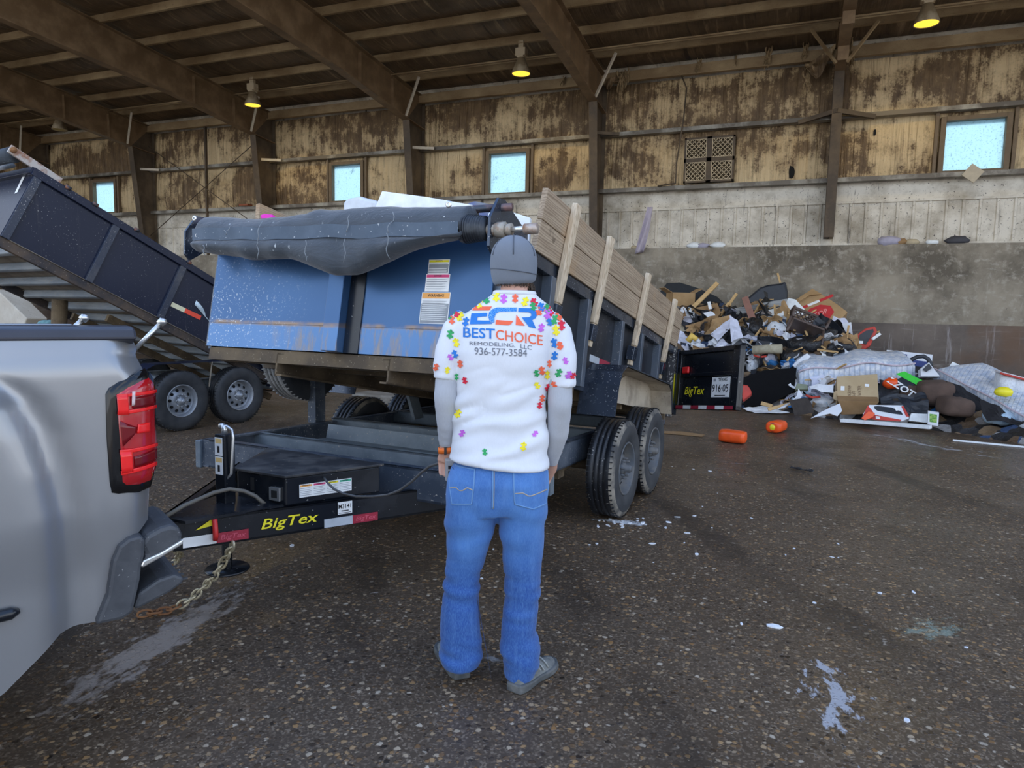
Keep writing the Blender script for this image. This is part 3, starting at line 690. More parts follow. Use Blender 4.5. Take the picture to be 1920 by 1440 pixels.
# ---- tongue
A0, A1 = Vector((.055, -1.10, 0)), Vector((.86, .25, 0))
for s in (-1, 1):
    mb = MB(); channel(mb, (s*A0.x, A0.y, .575), (s*A1.x, A1.y, .575), .145, .05, side=-s); mb.build('tongue_beam', M_BLACKP, tr)
bd = (A1-A0).normalized(); bn = Vector((bd.y, -bd.x, 0))
MBM = MT @ plane_M((A0.x+bn.x*.004, A0.y+bn.y*.004, .43), bd, bn)     # outer face of the near beam: x along, y up
MBL = MT.inverted() @ MBM
def onbeam(px, py): return hit(px, py, MBM, 2, 0)
mb = MB(); p = onbeam(541, 977); text_in(mb, 'BigTex', MBL @ T(p.x, p.y, .002), .075, 0, width=onbeam(596, 977).x-onbeam(488, 977).x, bold=.012, shear=.25)
o = mb.build('lettering', M_YEL, tr); o['label'] = 'yellow maker lettering on the tongue'
def tape(pa, pb, pc, mats, name='reflective_tape', word=None, split=.5):
    a, b, c = onbeam(*pa), onbeam(*pb), onbeam(*pc); y0, y1 = min(a.y, c.y), max(a.y, c.y); y0 = max(.004, y0)
    mb = MB(); xm = a.x+(b.x-a.x)*split
    mb.box((a.x, y0, 0), (xm, y1, .002), 0, MBL); mb.box((xm, y0, 0), (b.x, y1, .002), 1, MBL)
    if word: text_in(mb, word, MBL @ T((xm+b.x)/2, (y0+y1)/2, .003), (y1-y0)*.7, 2, bold=.01, shear=.2, width=(b.x-xm)*.8)
    return mb.build(name, mats, tr)
M_REDLT = plain('red_tape_print', (.62,.10,.15), .4)
tape((343, 1028), (466, 1000), (343, 1009), [M_WHITE, M_REDTAPE, M_REDLT], word='BigTex', split=.5)
tape((608, 990), (708, 972), (608, 974), [M_SILVER, M_REDTAPE, M_REDLT], word='BigTex', split=.52)
a = onbeam(633, 942); b = onbeam(660, 961); Mq = MBL @ T(a.x, max(a.y, b.y), .002)
w_, h_ = b.x-a.x, abs(a.y-b.y)
mb = MB(); mb.box((0, -h_, 0), (w_, 0, .001), 0, Mq); text_in(mb, 'M3141', Mq @ T(w_/2, -h_*.38, .002), h_*.5, 1, width=w_*.86, bold=.006); mb.box((w_*.25, -h_*.78, .001), (w_*.75, -h_*.70, .0018), 1, Mq); mb.box((w_*.06, -h_*.92, .001), (w_*.94, -h_*.88, .0018), 1, Mq)
mb.build('number_plate', [M_WHITE, M_INK], tr)
# coupler, latch pin, tongue plate, cable
MB().prism([(-.075, -1.12), (.075, -1.12), (.06, -1.36), (.03, -1.42), (-.03, -1.42), (-.06, -1.36)], .46, .56).build('coupler', grimy('dusty_coupler', (.16,.13,.08), (.30,.25,.15), .6, .2, 9), tr, bevel=.01)
MB().prism([(-.14, -.60), (.31, -.60), (.12, -1.08), (-.08, -1.08)], .571, .585).build('tongue_plate', M_BLACKP, tr)
a = onbeam(401, 968)
MB().tube([MBL @ Vector((a.x, .10+.04, .02)), MBL @ Vector((a.x+.002, .06, .025)), MBL @ Vector((a.x, .035, .02))], [.012, .014, .012], 8).build('latch_pin', plain('red_enamel', (.62,.03,.03), .4), tr)
a, b = onbeam(366, 994), onbeam(398, 972); MB().add([MBL @ Vector((a.x, a.y, .004)), MBL @ Vector((b.x, a.y+.012, .004)), MBL @ Vector((b.x, b.y, .004))], [(0, 1, 2)]).build('warning_triangle', M_YEL, tr)
cab = [hit(300, 975, MT, 0, -.02), hit(345, 948, MT, 0, 0.0), hit(400, 924, MT, 0, .03), hit(430, 917, MT, 0, .06), hit(458, 921, MT, 0, .10), hit(480, 931, MT, 0, .15), hit(497, 946, MT, 0, .2)]
MB().tube(cab, .011, 8).build('wiring_hose', plain('dusty_rubber_hose', (.14,.125,.10), .6), tr)
# ---- jack
mb = MB(); mb.box((-.035, -.77, .50), (.035, -.70, .945)); mb.tube([(0, -.735, .50), (0, -.735, .22)], .026, 12)
jk = mb.build('jack', M_BLACKP, tr, bevel=.004)
MB().lathe([(.001, .0), (.11, .0), (.115, .006), (.11, .014), (.001, .014)], 24, M=T(0, -.735, .21) @ RY(rad(-90))).build('jack_foot', M_BLACKP, jk)
MB().tube([(-.02, -.735, .985), (.02, -.735, .985), (.055, -.735, .97), (.062, -.735, .93), (.050, -.74, .74), (.02, -.755, .70)], .008, 8).tube([(0, -.735, .94), (0, -.735, .99)], .016, 10).tube([(-.03, -.735, .985), (-.005, -.735, .985)], .014, 10).build('crank', M_CHROME, jk)
mb = MB(); Mj = plane_M((-.030, -.7715, .93), (1, 0, 0), (0, -1, 0))
for y in (0, -.10): mb.box((0, y-.095, 0), (.055, y, .001), 0, Mj); mb.box((.005, y-.03, .001), (.05, y-.006, .0015), 1, Mj); mb.box((.018, y-.08, .001), (.034, y-.045, .0015), 2, Mj)
mb.build('warning_label', [M_WHITE, M_AMBER, M_INK], jk)
# ---- pump box on the tongue
poly = [(-.03, -.63), (.315, -.63), (.56, -.15), (-.28, -.15)]
mb = MB(); mb.prism(poly, .576, .725); bx = mb.build('pump_box', M_BLACKP, tr, bevel=.008)
cx, cy = .15, -.37
MB().prism([(cx+(x-cx)*1.05, cy+(y-cy)*1.05) for x, y in poly], .726, .742).build('lid', grimy('scuffed_black_lid', (.022,.023,.026), (.085,.08,.075), .5, 0, 4, .45, .66, (.25,.2,.15), .7), bx, bevel=.004)
mb = MB(); mb.box((.215, -.645, .60), (.285, -.629, .67)); mb.box((.230, -.647, .615), (.270, -.644, .655), 1)
mb.build('breakaway_socket', [M_CHROME, M_HOLE], bx, bevel=.003)
MB().box((.07, -.633, .63), (.095, -.629, .70)).build('slot', M_HOLE, bx)
fd = (Vector((.56,-.15,0))-Vector((.315,-.63,0))).normalized(); fn_ = Vector((fd.y, -fd.x, 0))
MXM = plane_M((.315+fn_.x*.003, -.63+fn_.y*.003, .576), fd, fn_)
a = hit(561, 909, MT @ MXM, 2, 0); b = hit(659, 897, MT @ MXM, 2, 0); c = hit(561, 933, MT @ MXM, 2, 0)
w4_ = (b.x-a.x)/4; h4 = max(.07, a.y-c.y)
for i, (m, wd) in enumerate(((M_ORANGE, 'WARNING'), (M_MAG, 'DANGER'), (M_YEL, 'CAUTION'), (M_GREENV, 'NOTICE'))):
    label_sheet(bx, 'warning_label', MXM @ T(a.x+i*w4_, a.y, .001), w4_, h4, m, wd, 5)
MB().tube([hit(300+302+6, 895, MT @ MXM, 2, 0)], .01, 8) if False else None
# ---- safety chains: oval links, every second one turned
def chain(path, name, mats, link=.062, wire=.0065):
    pts = [Vector(p) for p in path]; out = []
    acc = 0.0; seg = []
    for a, b in zip(pts[:-1], pts[1:]): seg.append((a, b, (b-a).length))
    tot = sum(s[2] for s in seg); n = int(tot/(link*.72)); mb = MB()
    for i in range(n):
        d = (i+.5)*tot/n; 
        for a, b, L in seg:
            if d <= L: break
            d -= L
        d = min(d, L); c = a+(b-a)*(d/L); t = (b-a).normalized(); up = Vector((0,0,1)); x = t.cross(up).normalized(); y = x.cross(t)
        e = x if i % 2 else y; loop = []
        for k_ in range(14):
            q = 2*math.pi*k_/14; loop.append(c+t*(math.cos(q)*link*.5+math.copysign(.004, math.cos(q)))+e*math.sin(q)*link*.30)
        mb.tube(loop, wire, 6, 0 if i < n*.72 else 1, closed=True)
    return mb.build(name, mats, tr)
near = [MT.inverted() @ hit(*q) if False else None for q in ()]
def trl(p): return MT.inverted() @ p
ch = [trl(MBM @ Vector((onbeam(436, 1010).x, .0, .015)))]
for (px, py), z in (((420, 1052), .30), ((405, 1078), .22), ((385, 1098), .14), ((362, 1120), .07), ((340, 1134), .03), ((310, 1145), .02), ((285, 1148), .018), ((262, 1152), .02)): ch.append(trl(hit(px, py, None, 2, z)))
chain(ch, 'safety_chain', [M_ZINC, M_RUST])
ch2 = [Vector((-.08, -1.02, .42))]+[trl(hit(px, py, None, 2, z)) for (px, py), z in (((338, 1040), .24), ((322, 1062), .12), ((305, 1082), .05), ((285, 1095), .03))]
chain(ch2, 'safety_chain', [M_ZINC, M_RUST])
# ---- bed, raised about its rear hinge
TAU = rad(10.5)
BL = T(0, .10, 1.335) @ RX(-TAU); MBED = MT @ BL
LEN, HW, HH = 4.42, 1.09, .74
mb = MB()
for s in (-1, 1):
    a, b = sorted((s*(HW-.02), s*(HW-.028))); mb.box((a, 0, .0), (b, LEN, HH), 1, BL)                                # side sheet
    a, b = sorted((s*(HW-.05), s*(HW+.035))); mb.box((a, -.02, HH-.085), (b, LEN, HH), 0, BL)                        # top rail
    a, b = sorted((s*(HW-.03), s*HW)); mb.box((a, 0, -.02), (b, LEN, .05), 0, BL)
mb.box((-HW+.03, 0, 0), (HW-.03, LEN, .006), 0, BL)
bed = mb.build('dump_bed', [M_BED, M_SIDE], tr, bevel=.006)
for s in (-1, 1):
    for w in (.02, .83-.13, 1.58-.16, 2.30, 2.72-.12+.35, 3.84-.2):
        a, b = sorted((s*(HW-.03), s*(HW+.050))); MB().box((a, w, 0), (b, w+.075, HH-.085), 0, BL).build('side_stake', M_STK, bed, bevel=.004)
mb = MB(); mb.box((-HW, -.012, 0), (HW, 0, HH), 0, BL); mb.box((-HW, -.018, .165), (.10, -.010, .176), 0, BL); mb.box((.23, -.018, .165), (HW, -.010, .176), 0, BL)
fp = mb.build('front_sheet', M_FRONT, tr)
mb = MB(); mb.box((-.02, -.085, .0), (.10, -.012, HH), 0, BL)
mb.build('front_post', M_FRONT, tr, bevel=.004)
mb = MB(); mb.box((.105, -.02, .0), (.215, -.011, HH), 0, BL); mb.build('post_gap', M_BLACKP, tr)
mb = MB()
for u in (-.45, .45): channel(mb, (u, .0, -.02), (u, LEN, -.02), .15, .06, side=1 if u < 0 else -1, M=BL)
for i in range(11): mb.box((-HW, .1+i*.42, -.09), (HW, .15+i*.42, -.006), 0, BL)
mb.box((-HW+.02, .0, -.09), (HW-.02, .06, -.006), 0, BL)
mb.build('bed_underframe', M_RUSTY, tr)
# front labels
MF = BL @ plane_M((0, -.013, 0), (1, 0, 0), (0, -1, 0))
def front(px, py): return hit(px, py, MT @ MF, 2, 0)
for (q, r_, hd, tx, ln, dk) in (((805, 487), (841, 513), M_YEL, 'CAUTION', 4, True), ((800, 514), (841, 547), M_MAG, 'DANGER', 5, False), ((792, 548), (839, 608), M_ORANGE, 'WARNING', 11, True)):
    a, b = front(*q), front(*r_); label_sheet(fp, 'warning_label', MF @ T(a.x, a.y, .001), b.x-a.x, a.y-b.y, hd, tx, ln, dark=dk)
# side marker tape, clearance light
MS = BL @ plane_M((HW-.018, 0, 0), (0, 1, 0), (1, 0, 0))
def side(px, py): return hit(px, py, MT @ MS, 2, 0)
a, b = side(1106, 664), side(1144, 668)
mb = MB(); mb.box((a.x, a.y-.055, 0), ((a.x+b.x)/2-.02, a.y, .002), 0, MS); mb.box(((a.x+b.x)/2-.02, a.y-.055, 0), (b.x, a.y, .002), 1, MS); mb.build('reflective_tape', [M_SILVER, M_REDTAPE], bed)
p = side(1256, 692); MB().box((p.x-.03, p.y-.05, 0), (p.x+.03, p.y+.05, .03), 0, MS).build('side_marker', plain('red_lens', (.8,.02,.03), .2), bed, bevel=.006)
# ---- fenders ride with the bed
fpr = [(1.64, .85), (1.72, 1.08), (1.80, 1.175), (1.92, 1.215), (3.36, .955), (3.47, .88), (3.53, .65)]
for s in (-1, 1):
    mb = MB(); u0, u1 = 1.06*s, 1.365*s
    mb.add([(u, v, z) for v, z in fpr for u in (u0, u1)], [(2*i, 2*i+1, 2*i+3, 2*i+2) for i in range(len(fpr)-1)])
    f_ = mb.build('fender', M_BED, tr, solid=.008)
    mb = MB(); mb.add([(s*1.15, v, z-.012) for v, z in fpr[1:]]+[(s*1.15, 3.3, .70), (s*1.15, 1.75, .97)], [tuple(range(8))]); mb.bar((s*1.17, 2.0, .99), (s*1.17, 2.5, 1.08), .015, .018)
    inn = [(v+(.012 if v < 1.85 else (-.012 if v > 3.3 else 0)), z-.010) for v, z in fpr]
    mb.add([(u, v, z) for v, z in inn[1:] for u in (s*1.075, s*1.355)], [(2*i, 2*i+1, 2*i+3, 2*i+2) for i in range(len(fpr)-2)])
    mb.build('fender_liner', M_DUSTED, f_)
# ---- wooden side boards and their stakes; they splay outwards a little
SPL = rad(6.5)
for s in (-1, 1):
    MSB = BL @ T(s*(HW+.012), 0, HH+.005) @ RY(s*SPL)
    for i, (h0, h1) in enumerate(((0, .192), (.196, .39))):
        a, b = sorted((0, s*.04))
        x0 = .40 if s > 0 else .34
        o = MB().box((a, x0, h0), (b, LEN-.02, h1), 0, MSB).build('side_board', M_BOARD, tr, bevel=.006)
    for w in (.83, 1.58, 2.72, 3.84):
        a, b = sorted((s*.042, s*.082)); mb = MB(); mb.box((a, w-.045, -.24), (b, w+.045, .43), 0, MSB); mb.box((a-.002 if s > 0 else a, w-.035, -.42), (b-.006, w+.035, -.24), 0, MSB)
        o = mb.build('board_stake', M_STAKE, tr, bevel=.007)
        a, b = sorted((s*.02, s*.088)); MB().box((a, w-.052, -.375), (b, w+.052, -.25), 0, MSB).build('stake_pocket', M_BED, o, bevel=.004)
# ---- rear frame posts and the barn door swung forward along the right side
mb = MB()
for s in (-1, 1):
    a, b = sorted((s*(HW-.06), s*(HW+.05))); mb.box((a, LEN-.06, -.05), (b, LEN+.04, HH+.02), 0, BL)
mb.box((-HW, LEN-.02, HH-.08), (HW, LEN+.03, HH), 0, BL) if False else None
mb.build('rear_post', grimy('speckled_rear_post', (.05,.05,.055), (.12,.115,.11), .6, .1, 3, .45, .7, (.55,.53,.48), .585, speck_scale=45), tr, bevel=.006)
dth = rad(-42)
MD = BL @ T(HW+.10, LEN+.02, .04) @ RZ(dth)                     # x along the door from the hinge
dm = MB(); DW, DH = 1.02, .66
dm.box((0, -.008, 0), (DW, .008, DH), 0, MD)
for q in ((0, 0, DW, .05), (0, DH-.05, DW, DH), (0, 0, .06, DH), (DW-.10, 0, DW, DH)): dm.box((q[0], -.035, q[1]), (q[2], .035, q[3]), 0, MD)
dm.box((.06, -.03, .36), (DW-.10, -.008, .40), 0, MD); dm.box((.06, -.03, .05), (DW-.10, -.008, .13), 0, MD)
dr = dm.build('barn_door', M_BLACKP, tr, bevel=.006)
MDF = MD @ plane_M((0, -.036, 0), (1, 0, 0), (0, -1, 0)); MDI = MD @ plane_M((0, -.010, 0), (1, 0, 0), (0, -1, 0))
def door(px, py): return hit(px, py, MT @ MDI, 2, 0)
p = door(1313, 732); mb = MB(); text_in(mb, 'BigTex', MDI @ T(.30, .205, .003), .12, 0, width=.34, bold=.012, shear=.2); o = mb.build('lettering', M_YEL, dr); o['label'] = 'yellow maker lettering on the swung barn door'
mb = MB(); mb.box((.60, .135, 0), (.88, .345, .006), 0, MDI); text_in(mb, 'TEXAS', MDI @ T(.77, .315, .008), .05, 1, width=.14, bold=.01); text_in(mb, '916·05', MDI @ T(.74, .225, .008), .11, 1, width=.25, bold=.01); mb.box((.66,.15,.006),(.82,.157,.008),1,MDI); mb.box((.625,.30,.006),(.66,.33,.008),2,MDI)
mb.build('licence_plate', [M_WHITE, M_INK, M_GREYINK], dr)
mb = MB()
for i in range(7): mb.box((.03+i*.135, .008, .0), (.03+(i+1)*.135, .045, .002), i % 2, MDF)
mb.build('reflective_tape', [M_REDTAPE, M_WHITE], dr)
MB().box((.09, .40, 0), (.20, .475, .03), 0, MDI).build('tail_light', plain('red_tail_lens', (.85,.03,.03), .2), dr, bevel=.012)
mb = MB(); mb.tube([BL @ Vector((HW+.075, LEN+.02, -.02)), BL @ Vector((HW+.075, LEN+.02, .72))], .022, 10); hg = mb.build('door_hinge', M_BED, tr)
mb = MB(); mb.box((HW+.052, LEN-.03, .10), (HW+.056, LEN+.03, .44), 0, BL); mb.box((HW+.052, LEN-.03, .06), (HW+.056, LEN+.03, .10), 1, BL); o = mb.build('yellow_strip', [M_YEL, M_GREENV], tr)
# ---- spare wheel on a bracket at the left side
build_wheel(tr, T(-1.22, 1.18, 1.225) @ RX(.4), mt=grimy('pale_tread', (.17,.17,.165), (.36,.35,.33), .7, 0, 4, .4, .62, (.05,.05,.05), .62), ms=M_WALL, mr=M_RIMD).name
MB().box((-1.13, 1.12, .66), (-1.05, 1.24, 1.25)).box((-1.12, 1.1, 1.15), (-1.07, 1.26, 1.3)).build('spare_bracket', M_FRAME, tr)
# ---- rolled mesh tarp at the head of the bed
def tarp_ring(x):
    """section of the roll and the slack fold hanging before the front sheet, at u = x (v, z pairs)"""
    q = (x+1.0)/2.05
    low = 1.955+.06*q*0-.14*math.exp(-((x-.23)/.34)**2)-.035*math.exp(-((x+.45)/.2)**2)-.02
    low += .055*max(0, x-.55)/.5+ .02*math.exp(-((x+.95)/.12)**2)
    low = max(low, 1.80)
    hi = 2.185+.012*math.sin(x*5)+.02*math.exp(-((x+.02)/.06)**2)-.015*math.exp(-((x+.6)/.2)**2)
    d = .02*noise.noise(Vector((x*4, 0, 1.3)))
    band = 2.05-.015*x
    return [(.13, hi-.01), (.06, hi+.005), (-.02, hi-.005), (-.065+d, hi-.05), (-.085+d, band+.04), (-.088+d, band+.004), (-.085+d, band-.03), (-.105+d*2, band-.045), (-.13+d*2, (band+low)/2), (-.115+d*2, low+.035), (-.075+d, low+.004), (-.02, low-.002), (.03, low+.03), (.07, (band+low)/2), (.09, band), (.12, hi-.06)]
xs = [-.99+i*(2.03/70) for i in range(71)]
mb = MB(); rings = []
for x in xs:
    e = 1.0
    wr = .012*noise.noise(Vector((x*9, 3, 0)))
    rings.append([(x, v_+wr*(1 if i > 5 else .4), z+wr*.5) for i, (v_, z) in enumerate(tarp_ring(x))])
mb.loft(rings)
tp = mb.build('rolled_tarp', M_TARP, tr, sub=1)
mb = MB(); mb.grid(lambda a, b: (-.97+1.99*a, tarp_ring(-.97+1.99*a)[5][0]-.017+.012*noise.noise(Vector(((-.97+1.99*a)*9, 3, 0))), 2.052-.015*(-.97+1.99*a)+.012*noise.noise(Vector((a*8, 0, 5)))+(b-.5)*.075), 60, 3); mb.build('webbing_band', M_TARPBAND, tp)
mb = MB(); random.seed(8)
for x, z0, L_ in ((-.62, 2.10, .05), (-.36, 2.0, .10), (-.36, 2.13, .16), (.02, 2.0, .12), (.30, 2.0, .13), (.30, 2.14, .10), (.62, 2.02, .14), (.62, 2.14, .12), (-.8, 1.99, .06)):
    q = []
    for i in range(6):
        z = z0-L_*i/5; rg = tarp_ring(x); y = min(v_ for v_, zz in rg if abs(zz-z) < .09)
        q.append((x+.008*math.sin(i*1.7+x*9), y-.014+.012*noise.noise(Vector((x*9, 3, 0))), z))
    MB().tube(q, .0028, 5).build('stitching', M_CORD, tp)
mb = MB()
for x, z in ((-.93, 2.06), (-.955, 2.17), (1.0, 2.04), (.96, 2.165)): mb.lathe([(.006, .004), (.010, .006), (.018, .003), (.019, 0)], 16, M=T(x, tarp_ring(x)[5][0]-.010, z) @ RZ(rad(-90)))
mb.build('grommet', M_CHROME, tp)
mb = MB(); mb.tube([(-1.16, .09, 2.155), (1.24, .09, 2.165)], .021, 12); mb.build('roller_tube', grimy('roller_tube_paint', (.06,.07,.09), (.30,.17,.16), .35, .5, 4, .45, .6), tr)
mb = MB(); mb.tube([(1.0, -.01, 2.045), (1.06, -.01, 2.045), (1.13, -.01, 2.04), (1.15, -.01, 2.04)], [.075, .072, .062, .05], 20)
for i in range(9): mb.tube([(1.02+i*.014, -.01, 2.045), (1.026+i*.014, -.01, 2.045)], .079-.0016*i, 20)
mb.build('spring_coil', grimy('black_coil', (.035,.04,.048), (.09,.10,.11), .4, .4, 6), tr)
for x in (1.175, -1.12):
    mb = MB(); mb.prism([(.10, 2.21), (.06, 2.21), (-.035, 2.08), (-.035, 1.93), (.02, 1.90), (.17, 2.0), (.36, 2.01), (.36, 1.96)][::-1] if False else [(.12, 2.21), (.05, 2.21), (-.04, 2.10), (-.05, 1.95), (-.01, 1.91), (.10, 1.97), (.42, 1.99), (.42, 2.06)], x-.008, x+.008, M=Matrix(((0,0,1,0),(1,0,0,0),(0,1,0,0),(0,0,0,1))))
    mb.build('roller_bracket', M_BED, tr)
mb = MB(); mb.tube([(1.12, -.005, 2.035), (1.20, -.005, 2.035)], .03, 14); mb.tube([(1.20, 0, 2.035), (1.25, 0, 2.035)], .042, 8); mb.tube([(1.25, 0, 2.035), (1.285, 0, 2.035)], [.028, .034], 10)
mb.build('crank_collar', grimy('rusty_collar', (.42,.38,.32), (.30,.16,.09), .6, .5, 12), tr)
MB().tube([(1.285, 0, 2.035), (1.37, 0, 2.035)], .016, 10).tube([(1.36, 0, 2.035), (1.43, 0, 2.035)], .028, 12, 1).build('crank_shaft', [M_CHROME, grimy('rusty_cup', (.50,.42,.36), (.36,.20,.12), .5, .6, 14)], tr)
# ================================================================== the trailer tipped up at the left
ML = T(-7.2, 7.0, 0) @ RZ(rad(-11))
lt = thing('dump_trailer', 'dark blue dump trailer at far left with its bed tipped steeply up', 'trailer', ML)
M_NAVY = m_paint('navy_black_paint', (.008,.012,.030), (.015,.021,.046), .33, (.10,.095,.10), 1.3, .62, .95, .695, .0, .22)
M_NAVYS = m_paint('navy_stake_paint', (.020,.028,.050), (.035,.046,.075), .4, (.16,.15,.14), 2.4, .5, .8, .66, .0, .4)
M_UNDER = grimy('dusty_blue_underside', (.17,.20,.23), (.36,.38,.39), .6, .25, 2.2, .42, .66, (.32,.24,.16), .66, .15, stretch=(.5,3,3))
M_UNDERB = grimy('earthy_floor_underside', (.26,.225,.175), (.17,.14,.11), .8, 0, 2.0, .42, .62, (.36,.24,.14), .66, .2)
M_RIMG = grimy('clean_grey_rim', (.34,.37,.41), (.46,.48,.50), .42, .5, 5, .45, .7, (.15,.14,.13), .70)
UO, UI, TL = -.14, -2.26, rad(26.8)
LL, LH = 4.35, .84
BLT = T(0, -2.235, 2.30) @ RX(-TL)
mb = MB()
for u in (UO-.03, UI+.03): mb.box((u-.006, 0, 0), (u+.006, LL, LH), 0, BLT)
mb.box((UI, -.006, 0), (UO, .006, LH), 0, BLT)
mb.box((UI, 0, 0), (UO, LL, .008), 1, BLT)
for u in (UO-.035, UI+.035): mb.box((u-.05, -.03, LH-.09), (u+.05, LL, LH), 0, BLT); mb.box((u-.045, 0, -.10), (u+.02, LL, .0), 2, BLT)
mb.box((UI, -.05, LH-.08), (UO, .03, LH), 0, BLT)
lb = mb.build('dump_bed', [M_NAVY, M_UNDERB, grimy('rusty_sill', (.035,.032,.036), (.12,.085,.06), .6, .1, 3.0, .42, .62, (.30,.26,.2), .68)], lt, bevel=.006)
for s in (UO, UI+.035):
    for w in (.0, .92, 1.86, 2.80, 3.74, LL-.09):
        MB().box((s-.035, w, 0), (s+.012, w+.085, LH-.085), 0, BLT).build('side_stake', M_NAVYS, lb, bevel=.005)
mb = MB(); 
for w in (.30, .62, 1.15, 1.9, 2.6, 3.2): mb.tube([BLT @ Vector((UO+.02, w, LH+.0)), BLT @ Vector((UO+.02, w+.06, LH+.0))], .022, 6)
mb.build('tie_hook', grimy('worn_hook', (.05,.055,.07), (.35,.16,.10), .6, .2, 9), lb)
for i in range(13):
    w = .16+i*.325
    MB().prism([(w, -.005), (w+.10, -.005), (w+.078, -.095), (w+.022, -.095)], UI+.10, UO-.09, M=BLT @ Matrix(((0,0,1,0),(1,0,0,0),(0,1,0,0),(0,0,0,1)))).build('crossmember', M_UNDER, lb, bevel=.012)
mb = MB()
for u in (-1.65, -.75): mb.box((u-.03, 1.6, -.2), (u+.03, LL, -.106), 0, BLT)
mb.tube([(-1.2, -1.3, .55), BLT @ Vector((-1.2, 1.2, -.12))], .09, 14); mb.build('lift_cylinder', M_RUSTY, lt)
MBS = BLT @ plane_M((UO-.020, 0, 0), (0, 1, 0), (1, 0, 0))
def lside(px, py): return hit(px, py, ML @ MBS, 2, 0)
a, b = lside(321, 570), lside(376, 596); ang = math.atan2(b.y-a.y, b.x-a.x); L = (b-a).length
mb = MB(); Mt = MBS @ T(a.x, a.y, .001) @ RZ(ang); mb.box((0, -.03, 0), (L*.45, .03, .002), 0, Mt); mb.box((L*.45, -.03, 0), (L, .03, .002), 1, Mt)
o = mb.build('reflective_tape', [plain('cream_tape', (.86,.82,.55), .4), plain('bright_red_tape', (.90,.07,.03), .35)], lb)
a, b = lside(366, 567), lside(398, 600)
mb = MB(); pts = [a.lerp(b, i/6) for i in range(7)]
mb.add([MBS @ Vector((p.x, p.y+.05*(1-i/6)-.02, .004+.03*math.sin(i))) for i, p in enumerate(pts)]+[MBS @ Vector((p.x, p.y-.03-.02*(i/6), .004)) for i, p in enumerate(pts)], [(i, i+1, i+8, i+7) for i in range(6)], smooth=True)
mb.build('peeling_sticker', plain('blue_white_vinyl', (.62,.74,.80), .4), lb, solid=.002)
MBF = BLT @ plane_M((0, -.008, 0), (1, 0, 0), (0, -1, 0))
a, b = hit(46, 328, ML @ MBF, 2, 0), hit(30, 362, ML @ MBF, 2, 0)
d = (b-a); n_ = Vector((-d.y, d.x, 0)).normalized()*.03
mb = MB(); mb.add([MBF @ Vector((p.x, p.y, .002)) for p in (a-n_, a+n_, b+n_, b-n_)], [(0,1,2,3)]); mb.build('white_sticker', M_WHITE, lb)
# tarp roller and its pivot at the head
mb = MB(); mb.bar(BLT @ Vector((UO-.02, -.30, LH+.04)), BLT @ Vector((UO-.02, .25, LH+.02)), .03, .09, 0); mb.tube([BLT @ Vector((UO+.03, -.27, LH+.04)), BLT @ Vector((UO-.05, -.27, LH+.04))], .03, 12, 1)
mb.build('roller_pivot', [grimy('worn_pivot_paint', (.50,.46,.42), (.36,.19,.12), .6, .3, 9), M_RUST], lt)
mb = MB(); mb.tube([BLT @ Vector((UO-.10, -.22, LH+.03)), BLT @ Vector((UI-.1, -.22, LH+.03))], .085, 16); mb.tube([BLT @ Vector((UO-.02, -.2, LH-.10)), BLT @ Vector((UO-.4, -.2, LH-.10))], .025, 10); mb.build('rolled_tarp', M_TARP, lt)
# chassis, fender, wheels
mb = MB()
for u in (-.45, -1.95): channel(mb, (u, -3.2, .62), (u, 1.75, .62), .17, .06, side=1)
for v in (-3.1, -1.2, .1, 1.6): channel(mb, (-.48, v, .6), (-1.92, v, .6), .12, .05)
mb.build('chassis', M_UNDER, lt)
mb = MB()
for v in (-.36, .50): mb.tube([(-.3, v, .39), (-2.1, v, .39)], .045, 10)
mb.build('axle', M_RUSTY, lt)
for u, q in ((-.09, 1), (-2.31, -1)):
    for v in (-.36, .50): build_wheel(lt, T(u, v, .39) @ (RZ(math.pi) if q < 0 else Matrix()) @ RX(.3+v), ms=M_WALL, mr=M_RIMG, nh=10)
prf = [(-1.0, .62), (-.92, .78), (-.72, .88), (.86, .88), (1.05, .78), (1.13, .45)]
mb = MB(); mb.add([(u, v, z) for v, z in prf for u in (-.24, .04)], [(2*i, 2*i+1, 2*i+3, 2*i+2) for i in range(5)]); mb.build('fender', M_NAVY, lt, solid=.008)
mb = MB(); mb.bar((.02, .07, .88), (.0, .03, .55), .05, .012); mb.build('fender_stay', M_UNDERB, lt)
# ================================================================== what lies beyond that trailer
def pebble(r, seed, amp=.25, n=14, sz=(1,1,1), fr=1.6):
    mb = MB(); mb.ball((0,0,0), 1, n)
    out = []
    for v in mb.v:
        p = Vector(v); d = 1+amp*noise.noise(p*fr+Vector((seed*7.1, 0, 0)))+amp*.5*noise.noise(p*fr*2.7+Vector((0, seed*3.3, 0)))
        out.append((p.x*d*r*sz[0], p.y*d*r*sz[1], p.z*d*r*sz[2]))
    mb.v = out; return mb
p = hit(10, 575, None, 1, 8.8)
mb = MB(); Mk = T(p.x-.62, 8.8, 0) @ RY(rad(33)); mb.box((-.5, -.15, .35), (.5, .25, 1.9), 0, Mk)
tag(mb.build('foam_slab', grimy('stained_pale_slab', (.52,.46,.37), (.60,.55,.46), .85, 0, 3, .45, .65, (.2,.17,.13), .66), bevel=.02), 'stained pale slab leaning at the far left edge behind the tipped bed', 'slab')
p = hit(88, 590, None, 1, 8.6)
mb = pebble(.2, 3, .30, 18, (1, .75, .6)); tag(mb.build('cushion', grimy('teal_quilting', (.10,.22,.23), (.17,.32,.33), .85, 0, 18, .4, .6, bump=.5), M=T(p.x, 8.6, 1.19), sub=1), 'teal quilted cushion on top of the junk under the tipped trailer', 'cushion')
